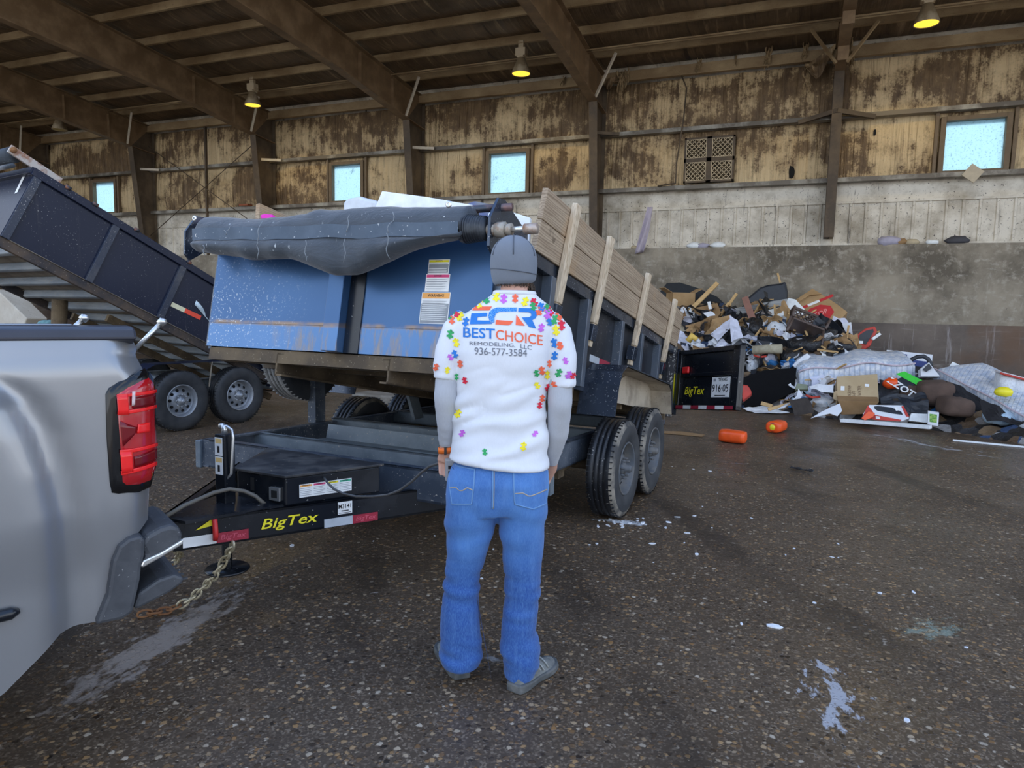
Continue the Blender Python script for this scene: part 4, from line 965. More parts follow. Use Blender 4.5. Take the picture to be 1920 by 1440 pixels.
ch_ = thing('office_chair', 'black chair with a metal bar under the teal cushion, behind the pickup rail', 'chair', T(p.x+.06, 8.62, 0))
MB().box((-.24, -.2, .98), (.24, .2, 1.05)).build('seat', M_BLACKP, ch_, bevel=.02)
MB().tube([(-.22, -.22, 1.13), (.22, -.22, 1.13)], .014, 8).build('metal_bar', M_CHROME, ch_)
mb = MB()
for x in (-.2, .2): mb.tube([(x, -.22, 1.16), (x, -.22, 0.0)], .018, 8); mb.tube([(x, .15, 1.0), (x, .15, 0.0)], .018, 8)
mb.build('frame', M_BLACKP, ch_)
p = hit(52, 606, None, 1, 8.7); mb = MB(); mb.add([(-.12,0,-.9),(.16,.05,-.9),(.10,0,.0),(-.02,.02,.12),(-.14,.05,.05)], [(0,1,2,3,4)]); tag(mb.build('cardboard_sheet', plain('torn_board', (.36,.24,.12), .85), M=T(p.x, 8.75, .93), solid=.01), 'torn cardboard sheet standing left of the teal cushion', 'cardboard')
p = hit(155, 605, None, 1, 8.9); tag(MB().box((-.22, 0, 0), (.22, .35, p.z+.02)).build('cardboard_box', plain('brown_board', (.37,.24,.11), .85), M=T(p.x, 8.9, 0), bevel=.006), 'plain cardboard box beside the chair under the tipped trailer', 'box')
# ================================================================== silver pickup at the left
M_SILV = None
def m_car():
    t = NT('silver_car_paint'); v = t.co()
    c = t.mix(t.noise(v, 3, 3), (.27,.275,.285), (.31,.315,.325))
    sc = t.ramp(t.noise(t.co(rot=(0, rad(30), 0), scale=(1, 1, 5)), 7, 6, .7), (.70, 0.0), (.73, .6)); c = t.mix(sc, c, (.75,.76,.77))
    fl = t.noise(t.co(), 900, 0)
    return t.bsdf(Base_Color=c, Metallic=.55, Roughness=.34, Coat_Weight=.8, Coat_Roughness=.05, Normal=t.bump(fl, .03, .001))
M_SILV = m_car()
M_PLASTIC = grimy('charcoal_plastic', (.048,.052,.060), (.085,.09,.098), .5, 0, 5, .45, .7, (.28,.28,.28), .70, .15, speck_scale=110)
TH = rad(29)
C0 = Vector((-1.96, 1.68, 0))
MTK = T(*C0) @ RZ(math.atan2(-math.cos(TH), -math.sin(TH)))      # x forward along the truck, y out to its left, z up
tk = thing('pickup_truck', 'silver pickup truck at the left edge, hitched to the dump trailer', 'truck', MTK)
def trk(px, py, y=0.0): return hit(px, py, MTK, 1, y)
sill = [(trk(*q).x, trk(*q).z) for q in ((285, 985), (262, 1005), (235, 1010), (208, 1070), (192, 1168), (112, 1190), (60, 1235), (0, 1296), (-90, 1340))]
rail = trk(262, 634).z
xr = trk(262, 640).x
def low(x):
    pts = sorted(sill)
    if x <= pts[0][0]: return pts[0][1]
    for (a, p), (b, q) in zip(pts[:-1], pts[1:]):
        if a <= x <= b: return p+(q-p)*(x-a)/(b-a+1e-9)
    return pts[-1][1]
def rear_x(z):
    """rear outline of the bedside: pinched below the rail, out at the lamp, straight below"""
    key = [(trk(285, 985).z, trk(287, 985).x), (trk(288, 925).z, trk(289, 925).x), (trk(302, 850).z, trk(300, 850).x), (trk(303, 740).z, trk(300, 745).x), (trk(272, 690).z, trk(274, 694).x), (trk(264, 668).z, trk(264, 668).x), (trk(270, 655).z, trk(268, 655).x), (trk(262, 640).z, trk(261, 640).x), (rail+.05, trk(259, 625).x)]
    if z <= key[0][0]: return key[0][1]
    for (a, p), (b, q) in zip(key[:-1], key[1:]):
        if a <= z <= b: return p+(q-p)*(z-a)/(b-a)
    return key[-1][1]
ARC = Vector((trk(-165, 1120).x, trk(-165, 1120).z)) ; AX, AZ = ARC
def sstep(a, b, x): t_ = max(0, min(1, (x-a)/(b-a))); return t_*t_*(3-2*t_)
FL = trk(118, 1000).x                         # rear edge of the wheel-arch flare
FT = trk(60, 742).z
FB = sorted([(trk(*q).z, trk(*q).x) for q in ((-40, 712), (0, 726), (40, 758), (72, 812), (98, 885), (118, 965), (128, 1060), (132, 1180))])
def flare_x(z):
    if z <= FB[0][0]: return FB[0][1]
    for (a, p), (b, q) in zip(FB[:-1], FB[1:]):
        if a <= z <= b: return p+(q-p)*(z-a)/(b-a)
    return FB[-1][1]+(z-FB[-1][0])*6
def skin(x, z):
    y = -.035*sstep(rail-.12, rail+.03, z)
    d = x-flare_x(z)
    y += .060*sstep(-.035, .11, d)-.022*math.exp(-((d+.015)/.045)**2)*sstep(rail-.03, rail-.30, z)
    y -= .02*sstep(.95, .70, z)
    return y
NU, NV = 60, 56
def body(a, b):
    z_hi = rail
    x0 = 0
    z = None
    x1 = 1.35
    zz = b
    # walk z from sill to rail at this x
    u = a
    zt = rail
    x_ = u
    xx = x1*u
    zb = low(xx+.0)
    z = zb+(zt-zb)*zz
    rx = rear_x(z)
    X = rx+(x1-rx)*(u**1.25)
    zb = low(X); z = zb+(zt-zb)*zz
    Y = skin(X, z)
    d = X-rx
    if d < .10: Y -= .075*(1-d/.10)**2.2          # turns the corner towards the tailgate
    return (X, Y, z)
mb = MB(); mb.grid(body, NU, NV)
# rear face of the bedside pillar, turning in
def rearf(a, b):
    z = low(rear_x(1.0))+(rail-low(rear_x(1.0)))*b; rx = rear_x(z); X, Y, Z = rx, skin(rx, z)-.075, z
    return (X-.012*math.sin(math.pi*.5*a)*1.0, Y-.16*a, z)
mb.grid(rearf, 6, 40)
bs = mb.build('bedside', M_SILV, tk)
# arch opening lip and molding
a, b = trk(-5, 1160, .04), trk(36, 1143, .04)
mb = MB(); q = skin(b.x, b.z)+.012; mb.tube([(b.x, q-.004, b.z), (b.x+.02, q, b.z-.002), (b.x+.3, q+.01, b.z-.012)], [.008, .019, .02], 10)
mb.build('side_moulding', M_BLACKP, tk)
# rail cap
mb = MB(); zc = rail
mb.loft([[(x, y, z) for y, z in ((-.02, zc-.004), (-.032, zc+.026), (-.06, zc+.036), (-.16, zc+.038), (-.17, zc-.03), (-.10, zc-.03))] for x in (xr+.004, xr+.05, .4, .8, 1.5)], smooth=False)
mb.build('rail_cap', plain('rail_cap_plastic', (.030,.032,.046), .36), tk, bevel=.008)
# other bedside, floor and tailgate lowered out of sight keep the truck whole from the side
mb = MB(); mb.box((0, -1.95, .75), (1.5, -1.85, rail)); mb.box((.02, -1.86, .85), (1.5, -.1, .90)); mb.build('bed_floor', M_SILV, tk, bevel=.01)
mb = MB(); mb.box((xr-.02, -1.86, .92), (xr+.05, -.17, rail-.02)); mb.build('tailgate', M_SILV, tk, bevel=.015)
# ---- tail lamp wrapping the corner
def on_lamp(px, py, off):
    p = trk(px, py); rx = rear_x(p.z); x = p.x; y = skin(max(x, rx), p.z)
    d = x-rx
    return x, y, p.z
oc = [(197, 738), (203, 727), (222, 715), (252, 702), (276, 692), (290, 703), (299, 716), (303, 740), (301, 770), (301, 800), (304, 830), (304, 858), (301, 885), (288, 918), (262, 925), (222, 927), (209, 925), (205, 905), (199, 820)]
lc = [(216, 738), (240, 724), (268, 712), (284, 708), (295, 718), (300, 740), (298, 772), (299, 800), (302, 830), (302, 858), (299, 884), (287, 906), (262, 911), (236, 911), (228, 905), (222, 820)]
def lampshell(poly, off, bul):
    pts = [trk(*q) for q in poly]
    zc_ = sum(p.z for p in pts)/len(pts); xc_ = sum(p.x for p in pts)/len(pts)
    mb = MB(); rings = []
    def surf(x, z, o):
        rx = trk(301, 800).x; d = x-rx; y = skin(max(x, rx), z)+o
        if d < .12: y -= .07*(1-max(d, -.02)/.12)**2
        return (x, y, z)
    n = len(pts); vs = []; R_ = (1.0, .97, .8, .6, .4, .2, .0)
    for k_ in R_:
        o = off*(1 if k_ < 1 else -.4)+bul*(1-k_*k_)
        vs += [surf(xc_+(p.x-xc_)*k_, zc_+(p.z-zc_)*k_, o) for p in pts]
    fs = [(i*n+j, i*n+(j+1) % n, (i+1)*n+(j+1) % n, (i+1)*n+j) for i in range(len(R_)-1) for j in range(n)]
    return mb.add(vs, fs, 0, True), surf
mb, surf = lampshell(oc, .006, .006); lp = mb.build('tail_lamp', plain('gloss_black', (.006,.006,.007), .08), tk)
def m_lens():
    t = NT('red_lamp_lens'); v = t.co()
    c = t.mix(t.noise(v, 16, 2), (.34,.006,.012), (.55,.010,.016))
    return t.bsdf(Base_Color=c, Roughness=.10, Coat_Weight=1, Coat_Roughness=.03, Emission_Color=(1,.02,.02,1), Emission_Strength=0.0)
mb, surf = lampshell(lc, .010, .010); mb.build('lens', m_lens(), lp)
M_LRED = plain('bright_red_light_guide', (.90,.02,.02), .15); M_LDK = plain('dark_red_chamber', (.16,.004,.008), .12)
def lpatch(quad, mat, name, off=.0225, bul=.0):
    pts = [trk(*q) for q in quad]
    def fn(a, b):
        p = pts[0].lerp(pts[1], a).lerp(pts[3].lerp(pts[2], a), b); return surf(p.x, p.z, off)
    return MB().grid(fn, 8, 4).build(name, mat, lp, solid=.002)
for quad in (((217, 738), (300, 733), (300, 739), (217, 744)), ((218, 770), (300, 762), (300, 768), (218, 777)), ((217, 740), (238, 738), (240, 776), (219, 777)), ((222, 842), (302, 834), (302, 840), (222, 850)), ((224, 881), (300, 869), (300, 876), (225, 889)), ((223, 846), (246, 845), (248, 882), (226, 886)), ((258, 795), (284, 793), (284, 811), (256, 812))): lpatch(quad, M_LRED, 'light_guide')
for quad in (((248, 744), (298, 741), (298, 761), (248, 766)), ((250, 855), (300, 844), (300, 866), (252, 875)), ((222, 788), (256, 800), (252, 812), (228, 836))): lpatch(quad, M_LDK, 'lamp_chamber', .021)
lpatch(((246, 733), (252, 733), (251, 758), (245, 760)), plain('reverse_lens', (.80,.62,.62), .1), 'reverse_lens', .024)
# ---- bumper end with its step
MXZ = Matrix(((1,0,0,0),(0,0,1,0),(0,1,0,0),(0,0,0,1)))         # prism plane = x,z ; depth = y
def side_prism(px, y0, y1, mat, name, par, bev=.012, yk=0.0):
    poly = [(trk(x, y, yk).x, trk(x, y, yk).z) for x, y in px]
    return MB().prism(poly, y0, y1, 0, MXZ).build(name, mat, par, bevel=bev)
bp = side_prism([(264, 1062), (272, 1040), (262, 1022), (276, 1004), (300, 990), (322, 984), (337, 988), (343, 1003), (341, 1018), (300, 1042)], -.30, .000, M_PLASTIC, 'bumper', tk, .022)
MB().box((.02, -1.75, .50), (.12, -.28, .74)).build('bumper_bar', M_PLASTIC, bp, bevel=.02)
side_prism([(210, 1050), (222, 1022), (240, 1008), (262, 1002), (272, 1010), (270, 1040), (264, 1064), (262, 1085), (248, 1148), (228, 1160), (178, 1171), (186, 1150), (200, 1115)], -.20, .012, M_PLASTIC, 'bumper_end', bp, .022)
side_prism([(252, 1146), (262, 1116), (300, 1090), (330, 1080), (348, 1086), (347, 1097), (320, 1116), (262, 1146)], -.34, -.02, M_PLASTIC, 'corner_step', bp, .018)
side_prism([(262, 1062), (268, 1050), (300, 1036), (343, 1010), (343, 1020), (300, 1046), (268, 1064)], -.32, .006, M_CHROME, 'chrome_trim', bp, .006)
mb = MB()
random.seed(2)
c_ = trk(318, 1092, -.1)
for i in range(5):
    for j in range(5): mb.cbox((c_.x-.04+.028*i, -.08-.05*j, c_.z+.010+.0), (.03, .008, .006), 0, None)
mb.build('step_tread', M_PLASTIC, bp)
mb = MB(); hb = MTK.inverted() @ (MT @ Vector((0, -1.36, .47)))
mb.bar((.25, -.98, .50), (hb.x+.05, hb.y, .47), .07, .06); mb.ball((hb.x, hb.y, .53), .03, 10); mb.build('tow_hitch', M_BLACKP, tk)
# wheel behind the arch, just out of frame, carries the truck
build_wheel(tk, T(.98, -.14, .40) @ RZ(rad(90)) @ RX(.2), ms=M_WALL, mr=M_RIM, r=.40, w=.26)
build_wheel(tk, T(.98, -1.72, .40) @ RZ(rad(-90)), ms=M_WALL, mr=M_RIM, r=.40, w=.26)
# props of the bed cover frame
for (q0, q1) in (((263, 645), (304, 603)), ((120, 632), (158, 596))):
    a, b = trk(*q0, -.22), trk(*q1, -.22); d = b-a
    a = a-d*.3
    mb = MB(); mb.tube([a, b], .008, 8); mb.tube([b-d*.12, b+d*.06], .014, 8); mb.tube([b+Vector((0,-.02,0)), b+Vector((0,.02,0))], .012, 8); mb.build('gas_strut', M_CHROME, tk)
# ================================================================== the man with his back to us
MP = T(-1.135, 2.655, 0) @ RZ(rad(21))
def pp(px, py, y=0.0): return hit(px, py, MP, 1, y)
PX = .00219
man = thing('person', 'man seen from behind in grey beanie, puzzle print white shirt and blue jeans', 'person', MP)
def m_cloth(name, a, b, scale=160, rough=.85, bump=.15, big=2.5, sheen=.1):
    t = NT(name); v = t.co(); w = t.noise(t.co(scale=(1,1,.25)), scale, 2)
    c = t.mix(t.ramp(t.noise(v, big, 5), (.35, 0.0), (.65, 1.0)), a, b); c = t.mix(t.math('MULTIPLY', w, .25), c, tuple(x*.6 for x in a))
    return t.bsdf(Base_Color=c, Roughness=rough, Sheen_Weight=sheen, Normal=t.bump(w, bump, .002))
def m_denim():
    t = NT('blue_denim'); v = t.co(); z = t.n('SeparateXYZ', {0: v}).outputs[2]
    w = t.noise(t.co(scale=(1,1,.22)), 330, 3, .6); b = t.noise(t.co(scale=(1,1,.5)), 6, 5, .6)
    fade = t.ramp(z, (.45, .0), (.62, .75), (.92, .95), (1.0, .5)); fade = t.math('MULTIPLY', fade, t.ramp(b, (.3, .3), (.65, 1.0)))
    c = t.mix(fade, (.017,.076,.29), (.085,.235,.56)); c = t.mix(t.math('MULTIPLY', t.ramp(w, (.4, 0.0), (.7, 1.0)), .4), c, (.12,.28,.58)); c = t.mix(t.math('MULTIPLY', t.ramp(t.noise(t.co(scale=(1,1,.12)), 45, 4, .6), (.5, 0.0), (.75, 1.0)), .3), c, (.14,.30,.60))
    return t.bsdf(Base_Color=c, Roughness=.85, Sheen_Weight=.15, Normal=t.bump(w, .2, .002))
M_SKIN = plain('skin', (.60,.34,.25), .5, 0, .4, Subsurface_Weight=.08, Subsurface_Radius=(.02,.008,.004))
M_SHIRT = m_cloth('white_jersey', (.74,.77,.82), (.79,.81,.85), 300, .6, .05)
M_GREYKNIT = m_cloth('grey_waffle_knit', (.44,.46,.50), (.52,.54,.58), 210, .9, .5)
M_BEANIE = m_cloth('slate_fleece', (.16,.185,.225), (.20,.225,.265), 260, .9, .12)
M_DENIM = m_denim()
M_DENIMSEAM = m_cloth('denim_seam', (.12,.26,.50), (.16,.32,.58), 300, .9); M_THREAD = plain('tan_thread', (.42,.36,.28), .8)
M_HAIR = grimy('brown_hair', (.05,.035,.025), (.11,.08,.06), .7, 0, 40, .4, .6, stretch=(1,1,.3))
M_SHOE = grimy('grey_trail_shoe', (.115,.12,.115), (.20,.205,.19), .7, 0, 14, .42, .62, (.30,.30,.27), .66, .4); M_SOLE = grimy('shoe_sole', (.07,.075,.075), (.16,.16,.15), .7, 0, 12, .45, .65)
def limb(path, n=16):
    """tube through (px, py, y, radius x, radius y) stations; sections stay square to the path"""
    mb = MB(); pts = [pp(a[0], a[1], a[2]) for a in path]; rings = []
    for i, p in enumerate(pts):
        d = pts[min(i+1, len(pts)-1)]-pts[max(i-1, 0)]; d.normalize()
        x = Vector((1,0,0)); x = (x-d*x.dot(d)).normalized(); y = d.cross(x)
        rings.append([tuple(p+x*math.cos(2*math.pi*k_/n)*path[i][3]+y*math.sin(2*math.pi*k_/n)*path[i][4]) for k_ in range(n)])
    return mb, rings
def loft_rows(rows, n=28, p=2.3):
    """rows: (py, px left, px right, depth radius, y centre)"""
    rings = []
    for py, xl, xr, ry, yc in rows:
        a, b = pp(xl, py, yc), pp(xr, py, yc); rings.append(ring(((a.x+b.x)/2, yc, (a.z+b.z)/2), (b.x-a.x)/2, ry, n, p))
    return rings
# ---- body: one skin, fused
arm_l = [(862, 612, .0, .050, .055), (846, 665, -.01, .046, .050), (837, 745, -.025, .040, .044), (838, 795, .01, .034, .036), (837, 836, .05, .026, .024), (838, 856, .065, .040, .020), (836, 866, .07, .040, .019)]
arm_r = [(1032, 615, .0, .050, .055), (1050, 680, -.01, .046, .050), (1050, 755, -.03, .042, .045), (1046, 815, .03, .036, .038), (1036, 858, .10, .026, .026), (1030, 878, .14, .036, .022), (1022, 892, .16, .036, .02)]
bm = MB()
bm.loft(loft_rows([(548, 938, 990, .055, .015), (575, 900, 1025, .075, .01), (610, 865, 1040, .095, .0), (680, 868, 1018, .10, .0), (780, 866, 1012, .095, .0), (860, 862, 1015, .10, .0), (930, 855, 1012, .10, .0), (950, 858, 1010, .095, .0)]))
for path in (arm_l, arm_r): m_, r_ = limb(path); bm.loft(r_)
for path in ([(884, 930, 0, .085, .085), (872, 1050, 0, .065, .07), (868, 1130, 0, .055, .06), (866, 1215, 0, .042, .045), (864, 1240, .0, .04, .045)], [(978, 930, 0, .085, .085), (980, 1050, 0, .065, .07), (978, 1130, 0, .055, .06), (975, 1215, 0, .042, .045), (975, 1245, 0, .04, .045)]):
    m_, r_ = limb(path); bm.loft(r_)
HC = pp(964, 505, .035); HM = T(*HC) @ RZ(rad(-32))            # head turned to the man's right
hd = MB()
hd.ball((0, 0, .015), (.075, .095, .10), 20); hd.ball((0, .035, -.045), (.056, .062, .072), 18); hd.ball((0, .062, -.088), (.030, .03, .024), 12)
hd.loft([[(q[0]*s_, .096+q[1], q[2]) for q in ((-.006, -.01, .02), (.006, -.01, .02), (.008, -.012, -.02), (-.008, -.012, -.02))] for s_ in (1, 1)]) if False else None
hd.ball((0, .098, -.030), (.014, .016, .022), 10); hd.ball((0, .096, -.004), (.010, .010, .028), 8)
for s in (-1, 1): hd.ball((s*.077, -.005, -.02), (.010, .020, .032), 10); hd.ball((s*.03, .085, .018), (.022, .010, .007), 8)
hd.ball((0, .090, -.066), (.022, .008, .006), 8); hd.ball((0, .089, -.076), (.020, .008, .006), 8)
bm.v += [] ; bm.add(hd.v, hd.f, 0, True, HM)
a = pp(964, 560, .015); b = pp(964, 520, .03); bm.tube([a, (a+b)/2, b], [.062, .056, .056], 18)
# fingers: left hand curls round the remote, right hand rests against the front of the hip
def fingers(wx, base, dirs, curl):
    for (ox, oy), L, r_ in wx:
        p0 = base+Vector((ox, oy, 0)); d = Vector(dirs).normalized(); pts = [p0+Vector((0,0,.02)), p0]; q = p0
        for i, f in enumerate((.42, .32, .26)):
            d = (d+Vector(curl)*(.55+i*.35)).normalized(); q = q+d*L*f; pts.append(q)
        bm.tube(pts, [r_*1.08, r_*1.05, r_, r_*.93, r_*.82], 8)
hl = pp(837, 864, .07)
fingers((((-.030, .006), .070, .0088), ((-.010, .010), .078, .0092), ((.011, .008), .073, .009), ((.030, .003), .060, .008)), hl, (0, .12, -1), (.10, -.42, .05))
bm.tube([hl+Vector((.030, -.004, .03)), hl+Vector((.045, -.022, .008)), hl+Vector((.040, -.034, -.02)), hl+Vector((.022, -.040, -.038))], [.012, .0115, .0105, .009], 8)
hr_ = pp(1022, 890, .16)
fingers((((-.028, .01), .066, .0088), ((-.009, .012), .074, .0092), ((.010, .010), .070, .009), ((.028, .004), .058, .008)), hr_, (-.2, .1, -1), (-.1, -.4, .05))
bm.tube([hr_+Vector((-.03, -.01, .03)), hr_+Vector((-.048, -.015, .0)), hr_+Vector((-.045, -.02, -.03))], [.012, .011, .009], 8)
body_ = fuse(bm.build('body', M_SKIN, man), .0058, 5, .5)
for s in (-1, 1): MB().ball((s*.03, .083, .002), .011, 10).build('eye', plain('eye_white', (.8,.8,.78), .2), body_) .data.transform(HM)
# ---- trousers
jm = MB()
jm.loft(loft_rows([(846, 862, 1012, .098, .0), (862, 860, 1012, .104, -.003), (876, 845, 1027, .125, -.005), (900, 838, 1029, .135, -.01), (935, 836, 1028, .132, -.008), (958, 836, 1026, .118, -.005)], 32, 2.5))
def leg(rows):
    jm.loft(loft_rows(rows, 26, 2.2))
leg([(915, 838, 940, .125, -.008), (955, 835, 932, .118, -.005), (985, 835, 928, .11, .0), (1030, 838, 915, .098, .005), (1075, 835, 901, .088, .01), (1110, 830, 898, .086, .005), (1150, 827, 897, .085, .0), (1190, 825, 901, .088, .0), (1212, 824, 905, .092, .005), (1232, 826, 903, .094, .005), (1243, 829, 901, .094, .006)])
leg([(915, 928, 1029, .125, -.008), (955, 932, 1027, .118, -.005), (985, 934, 1023, .11, .0), (1030, 941, 1018, .098, .005), (1075, 945, 1014, .09, .01), (1110, 946, 1013, .087, .005), (1150, 943, 1008, .085, .0), (1185, 938, 1004, .088, .0), (1210, 938, 1016, .092, .0), (1235, 942, 1014, .094, .0), (1258, 944, 1006, .094, .0), (1266, 946, 1003, .092, .0)])
jeans = fuse(jm.build('jeans', M_DENIM, man), .0085, 8, .5)
for v in jeans.data.vertices:
    p = v.co; n = v.normal
    kz = pp(930, 1110).z; az = pp(930, 1225).z; cz = pp(930, 960).z
    f = .010*math.exp(-((p.z-kz)/.13)**2)*noise.noise(Vector((p.x*5, p.y*5, p.z*30+2*p.x)))
    f += .013*math.exp(-((p.z-az)/.08)**2)*noise.noise(Vector((p.x*7+1, p.y*7, p.z*26+3*p.x)))
    side_ = 1 if p.x > pp(932, 1000).x else -1
    f += .010*math.exp(-((p.z-cz+.05)/.13)**2)*noise.noise(Vector((p.x*6*side_+p.z*14, p.y*4, p.z*9+side_*2)))
    f += .005*noise.noise(p*9)
    v.co = p+n*f
jeans.data.update()
# ---- grey long sleeves
sl_l = [(858, 630, .0, .057, .060), (842, 690, -.012, .053, .055), (836, 745, -.025, .050, .052), (838, 795, .008, .043, .044), (837, 822, .038, .035, .034), (837, 834, .05, .031, .029)]
sl_r = [(1036, 630, .0, .057, .060), (1050, 690, -.012, .054, .056), (1050, 755, -.03, .051, .053), (1046, 812, .025, .046, .045), (1037, 852, .09, .033, .032), (1033, 868, .115, .029, .028)]
for path in (sl_l, sl_r):
    dense = []
    for i in range(len(path)-1):
        for t_ in range(6): dense.append(tuple(path[i][j]+(path[i+1][j]-path[i][j])*t_/6 for j in range(5)))
    dense.append(path[-1])
    dense = [(a, b, c, d*(1+.035*math.sin(b*.42+a*.1)*math.exp(-((b-790)/90)**2)), e*(1+.035*math.sin(b*.42)*math.exp(-((b-790)/90)**2))) for a, b, c, d, e in dense]
    m_, r_ = limb(dense, 22); m_.loft(r_); m_.build('long_sleeve', M_GREYKNIT, man, sub=1)
# ---- shirt
sm = MB()
sm.loft(loft_rows([(548, 930, 1000, .064, .012), (558, 918, 1010, .074, .008), (572, 897, 1030, .088, .004), (590, 872, 1045, .102, .0), (615, 856, 1047, .116, -.004), (660, 853, 1036, .124, -.008), (710, 856, 1026, .124, -.006), (770, 852, 1026, .122, -.002), (815, 846, 1028, .132, -.002), (845, 843, 1030, .142, -.002), (864, 842, 1031, .146, -.002)], 36, 2.35))
for path in ([(880, 598, .0, .058, .066), (858, 622, .0, .070, .074), (844, 660, -.006, .066, .072), (837, 712, -.014, .057, .066)], [(1024, 600, .0, .058, .066), (1042, 626, .0, .070, .074), (1052, 668, -.006, .066, .072), (1053, 726, -.014, .060, .068)]):
    m_, r_ = limb(path, 24); sm.loft(r_)
shirt = fuse(sm.build('shirt', M_SHIRT, man), .0075, 7, .5)
zt, zb_ = pp(930, 640).z, pp(930, 860).z
for v in shirt.data.vertices:
    p = v.co; n = v.normal; k_ = max(0, min(1, (zt+.05-p.z)/(zt-zb_)))
    q = Vector((p.x*3+p.z*4.5, p.y*3, p.z*15-p.x*6.5))
    f = .020*k_*(.35+.65*k_)*(abs(noise.noise(q))*2-.7)+.006*k_*noise.noise(Vector((p.x*5, 2, p.z*22)))
    f += .005*noise.noise(Vector((p.x*9+4, p.y*4, p.z*5)))
    f *= sstep(zb_-.03, zb_+.05, p.z); f += .006*(1-sstep(zb_-.03, zb_+.07, p.z))
    if p.z < zb_+.03: pz = p.z
    v.co = p+n*f
    # the hem sits lower towards the man's right
    if p.z < zb_+.20:
        w_ = max(0, 1-(p.z-zb_)/.20); v.co.z += w_*(-.018*sstep(-.1, .16, p.x)+.012*sstep(.0, -.18, p.x)-.006)
b = bmesh.new(); b.from_mesh(shirt.data)
for _ in range(6): bmesh.ops.smooth_vert(b, verts=[v for v in b.verts if v.co.z < zb_+.16], factor=.5, use_axis_x=True, use_axis_y=True, use_axis_z=True)
b.to_mesh(shirt.data); b.free(); shirt.data.update()
# prints on the shirt: laid on its surface
dg = bpy.context.evaluated_depsgraph_get()
BV = BVHTree.FromPolygons([v.co.copy() for v in shirt.data.vertices], [tuple(p.vertices) for p in shirt.data.polygons])
MPI = MP.inverted(); EYEL = MPI @ EYE; R3 = MPI.to_3x3()
def on_shirt(px, py, off=.0028):
    d = (R3 @ ray(px, py)).normalized(); h = BV.ray_cast(EYEL, d)
    if h[0] is None: return None
    n = h[1] if h[1].dot(d) < 0 else -h[1]
    return h[0]+n*off
PR = MB()
def lay(polys, mi, step=9, off=.0028):
    """polys: list of closed pixel outlines (first-class faces) cut to a grid and pressed on the shirt"""
    b = bmesh.new()
    for vs, fs in polys:
        bv = [b.verts.new((x, y, 0)) for x, y in vs]
        for f in fs:
            try: b.faces.new([bv[i] for i in f])
            except ValueError: pass
    if not b.verts: b.free(); return
    xs = [v.co.x for v in b.verts]; ys = [v.co.y for v in b.verts]
    for ax, lo, hi in ((0, min(xs), max(xs)), (1, min(ys), max(ys))):
        c = lo+step
        while c < hi:
            co = [0, 0, 0]; no = [0, 0, 0]; co[ax] = c; no[ax] = 1
            bmesh.ops.bisect_plane(b, geom=b.verts[:]+b.edges[:]+b.faces[:], plane_co=co, plane_no=no); c += step
    vm = {}; out = []; fs = []
    for v in b.verts:
        p = on_shirt(v.co.x, v.co.y, off)
        if p is not None: vm[v.index if False else v] = len(out); out.append(tuple(p))
    for f in b.faces:
        if all(v in vm for v in f.verts):
            L = [vm[v] for v in f.verts]; q = [Vector(out[i]) for i in L]
            if max((a-c).length for a in q for c in q) < .09: fs.append(L)
    PR.add(out, fs, mi); b.free()
def poly2(pts):
    tri = tessellate_polygon([[Vector((x, y, 0)) for x, y in pts]]); return (pts, [tuple(t) for t in tri])
def z4(pts): return [(x/5.647+780, y/5.647+400) for x, y in pts]
PC = {'B': 1, 'O': 2, 'P': 3, 'G': 4, 'Y': 5, 'R': 6, 'g': 7, 'b': 8}
def arc(cx, cy, rx, ry, a0, a1, n=8): return [(cx+rx*math.cos(rad(a0+(a1-a0)*i/n)), cy+ry*math.sin(rad(a0+(a1-a0)*i/n))) for i in range(n+1)]
lay([poly2(z4([(598,1032),(612,1008),(640,990),(806,988),(776,1030)]))], 2)
lay([poly2(z4([(590,1062),(756,1056),(752,1092),(652,1100),(650,1136),(782,1138),(806,1172),(572,1178)]))], 1)
lay([poly2(z4([(1070,1000),(860,1000),(810,1018),(778,1048),(766,1090),(778,1132),(806,1162),(830,1152),(832,1100),(850,1062),(884,1044),(1062,1042)]))], 8)
lay([poly2(z4([(850,1130),(842,1178),(984,1186),(1008,1172),(1030,1140),(962,1138)]))], 2)
lay([poly2(z4([(1086,1004),(1228,1008),(1266,1030),(1282,1068),(1268,1108),(1230,1132),(1270,1222),(1196,1204),(1120,1104),(1196,1102),(1222,1082),(1214,1058),(1190,1050),(1082,1046)]))], 1)
lay([poly2(z4([(1062,1074),(1152,1192),(1056,1184)]))], 2)
def line(body, x0, y0, x1, y1, h, mi, bold=0.0):
    """a line of lettering from the pixel (x0, y0) to (x1, y1), cap height h, middle on that line"""
    vs, fs = text_mesh(body, 1.0, bold, res=3)
    a, b = min(v[0] for v in vs), max(v[0] for v in vs); c, d = min(v[1] for v in vs), max(v[1] for v in vs)
    out = []
    for v in vs:
        s_ = (v[0]-a)/(b-a); t_ = ((v[1]-c)/(d-c)-.5)*h; out.append((x0+(x1-x0)*s_, y0+(y1-y0)*s_-t_+3*(s_-.5)*abs(s_-.5)*0))
    lay([(out, fs)], mi, 12)
line('BEST', 869, 623, 928, 626, 19, 1, .012); line('CHOICE', 930, 627, 1017, 638, 19, 2, .004)
line('REMODELING,', 881, 644, 966, 648, 8, 7); line('LLC', 976, 649, 997, 652, 8, 7)
line('936-577-3584', 890, 658, 988, 662, 13.5, 7)
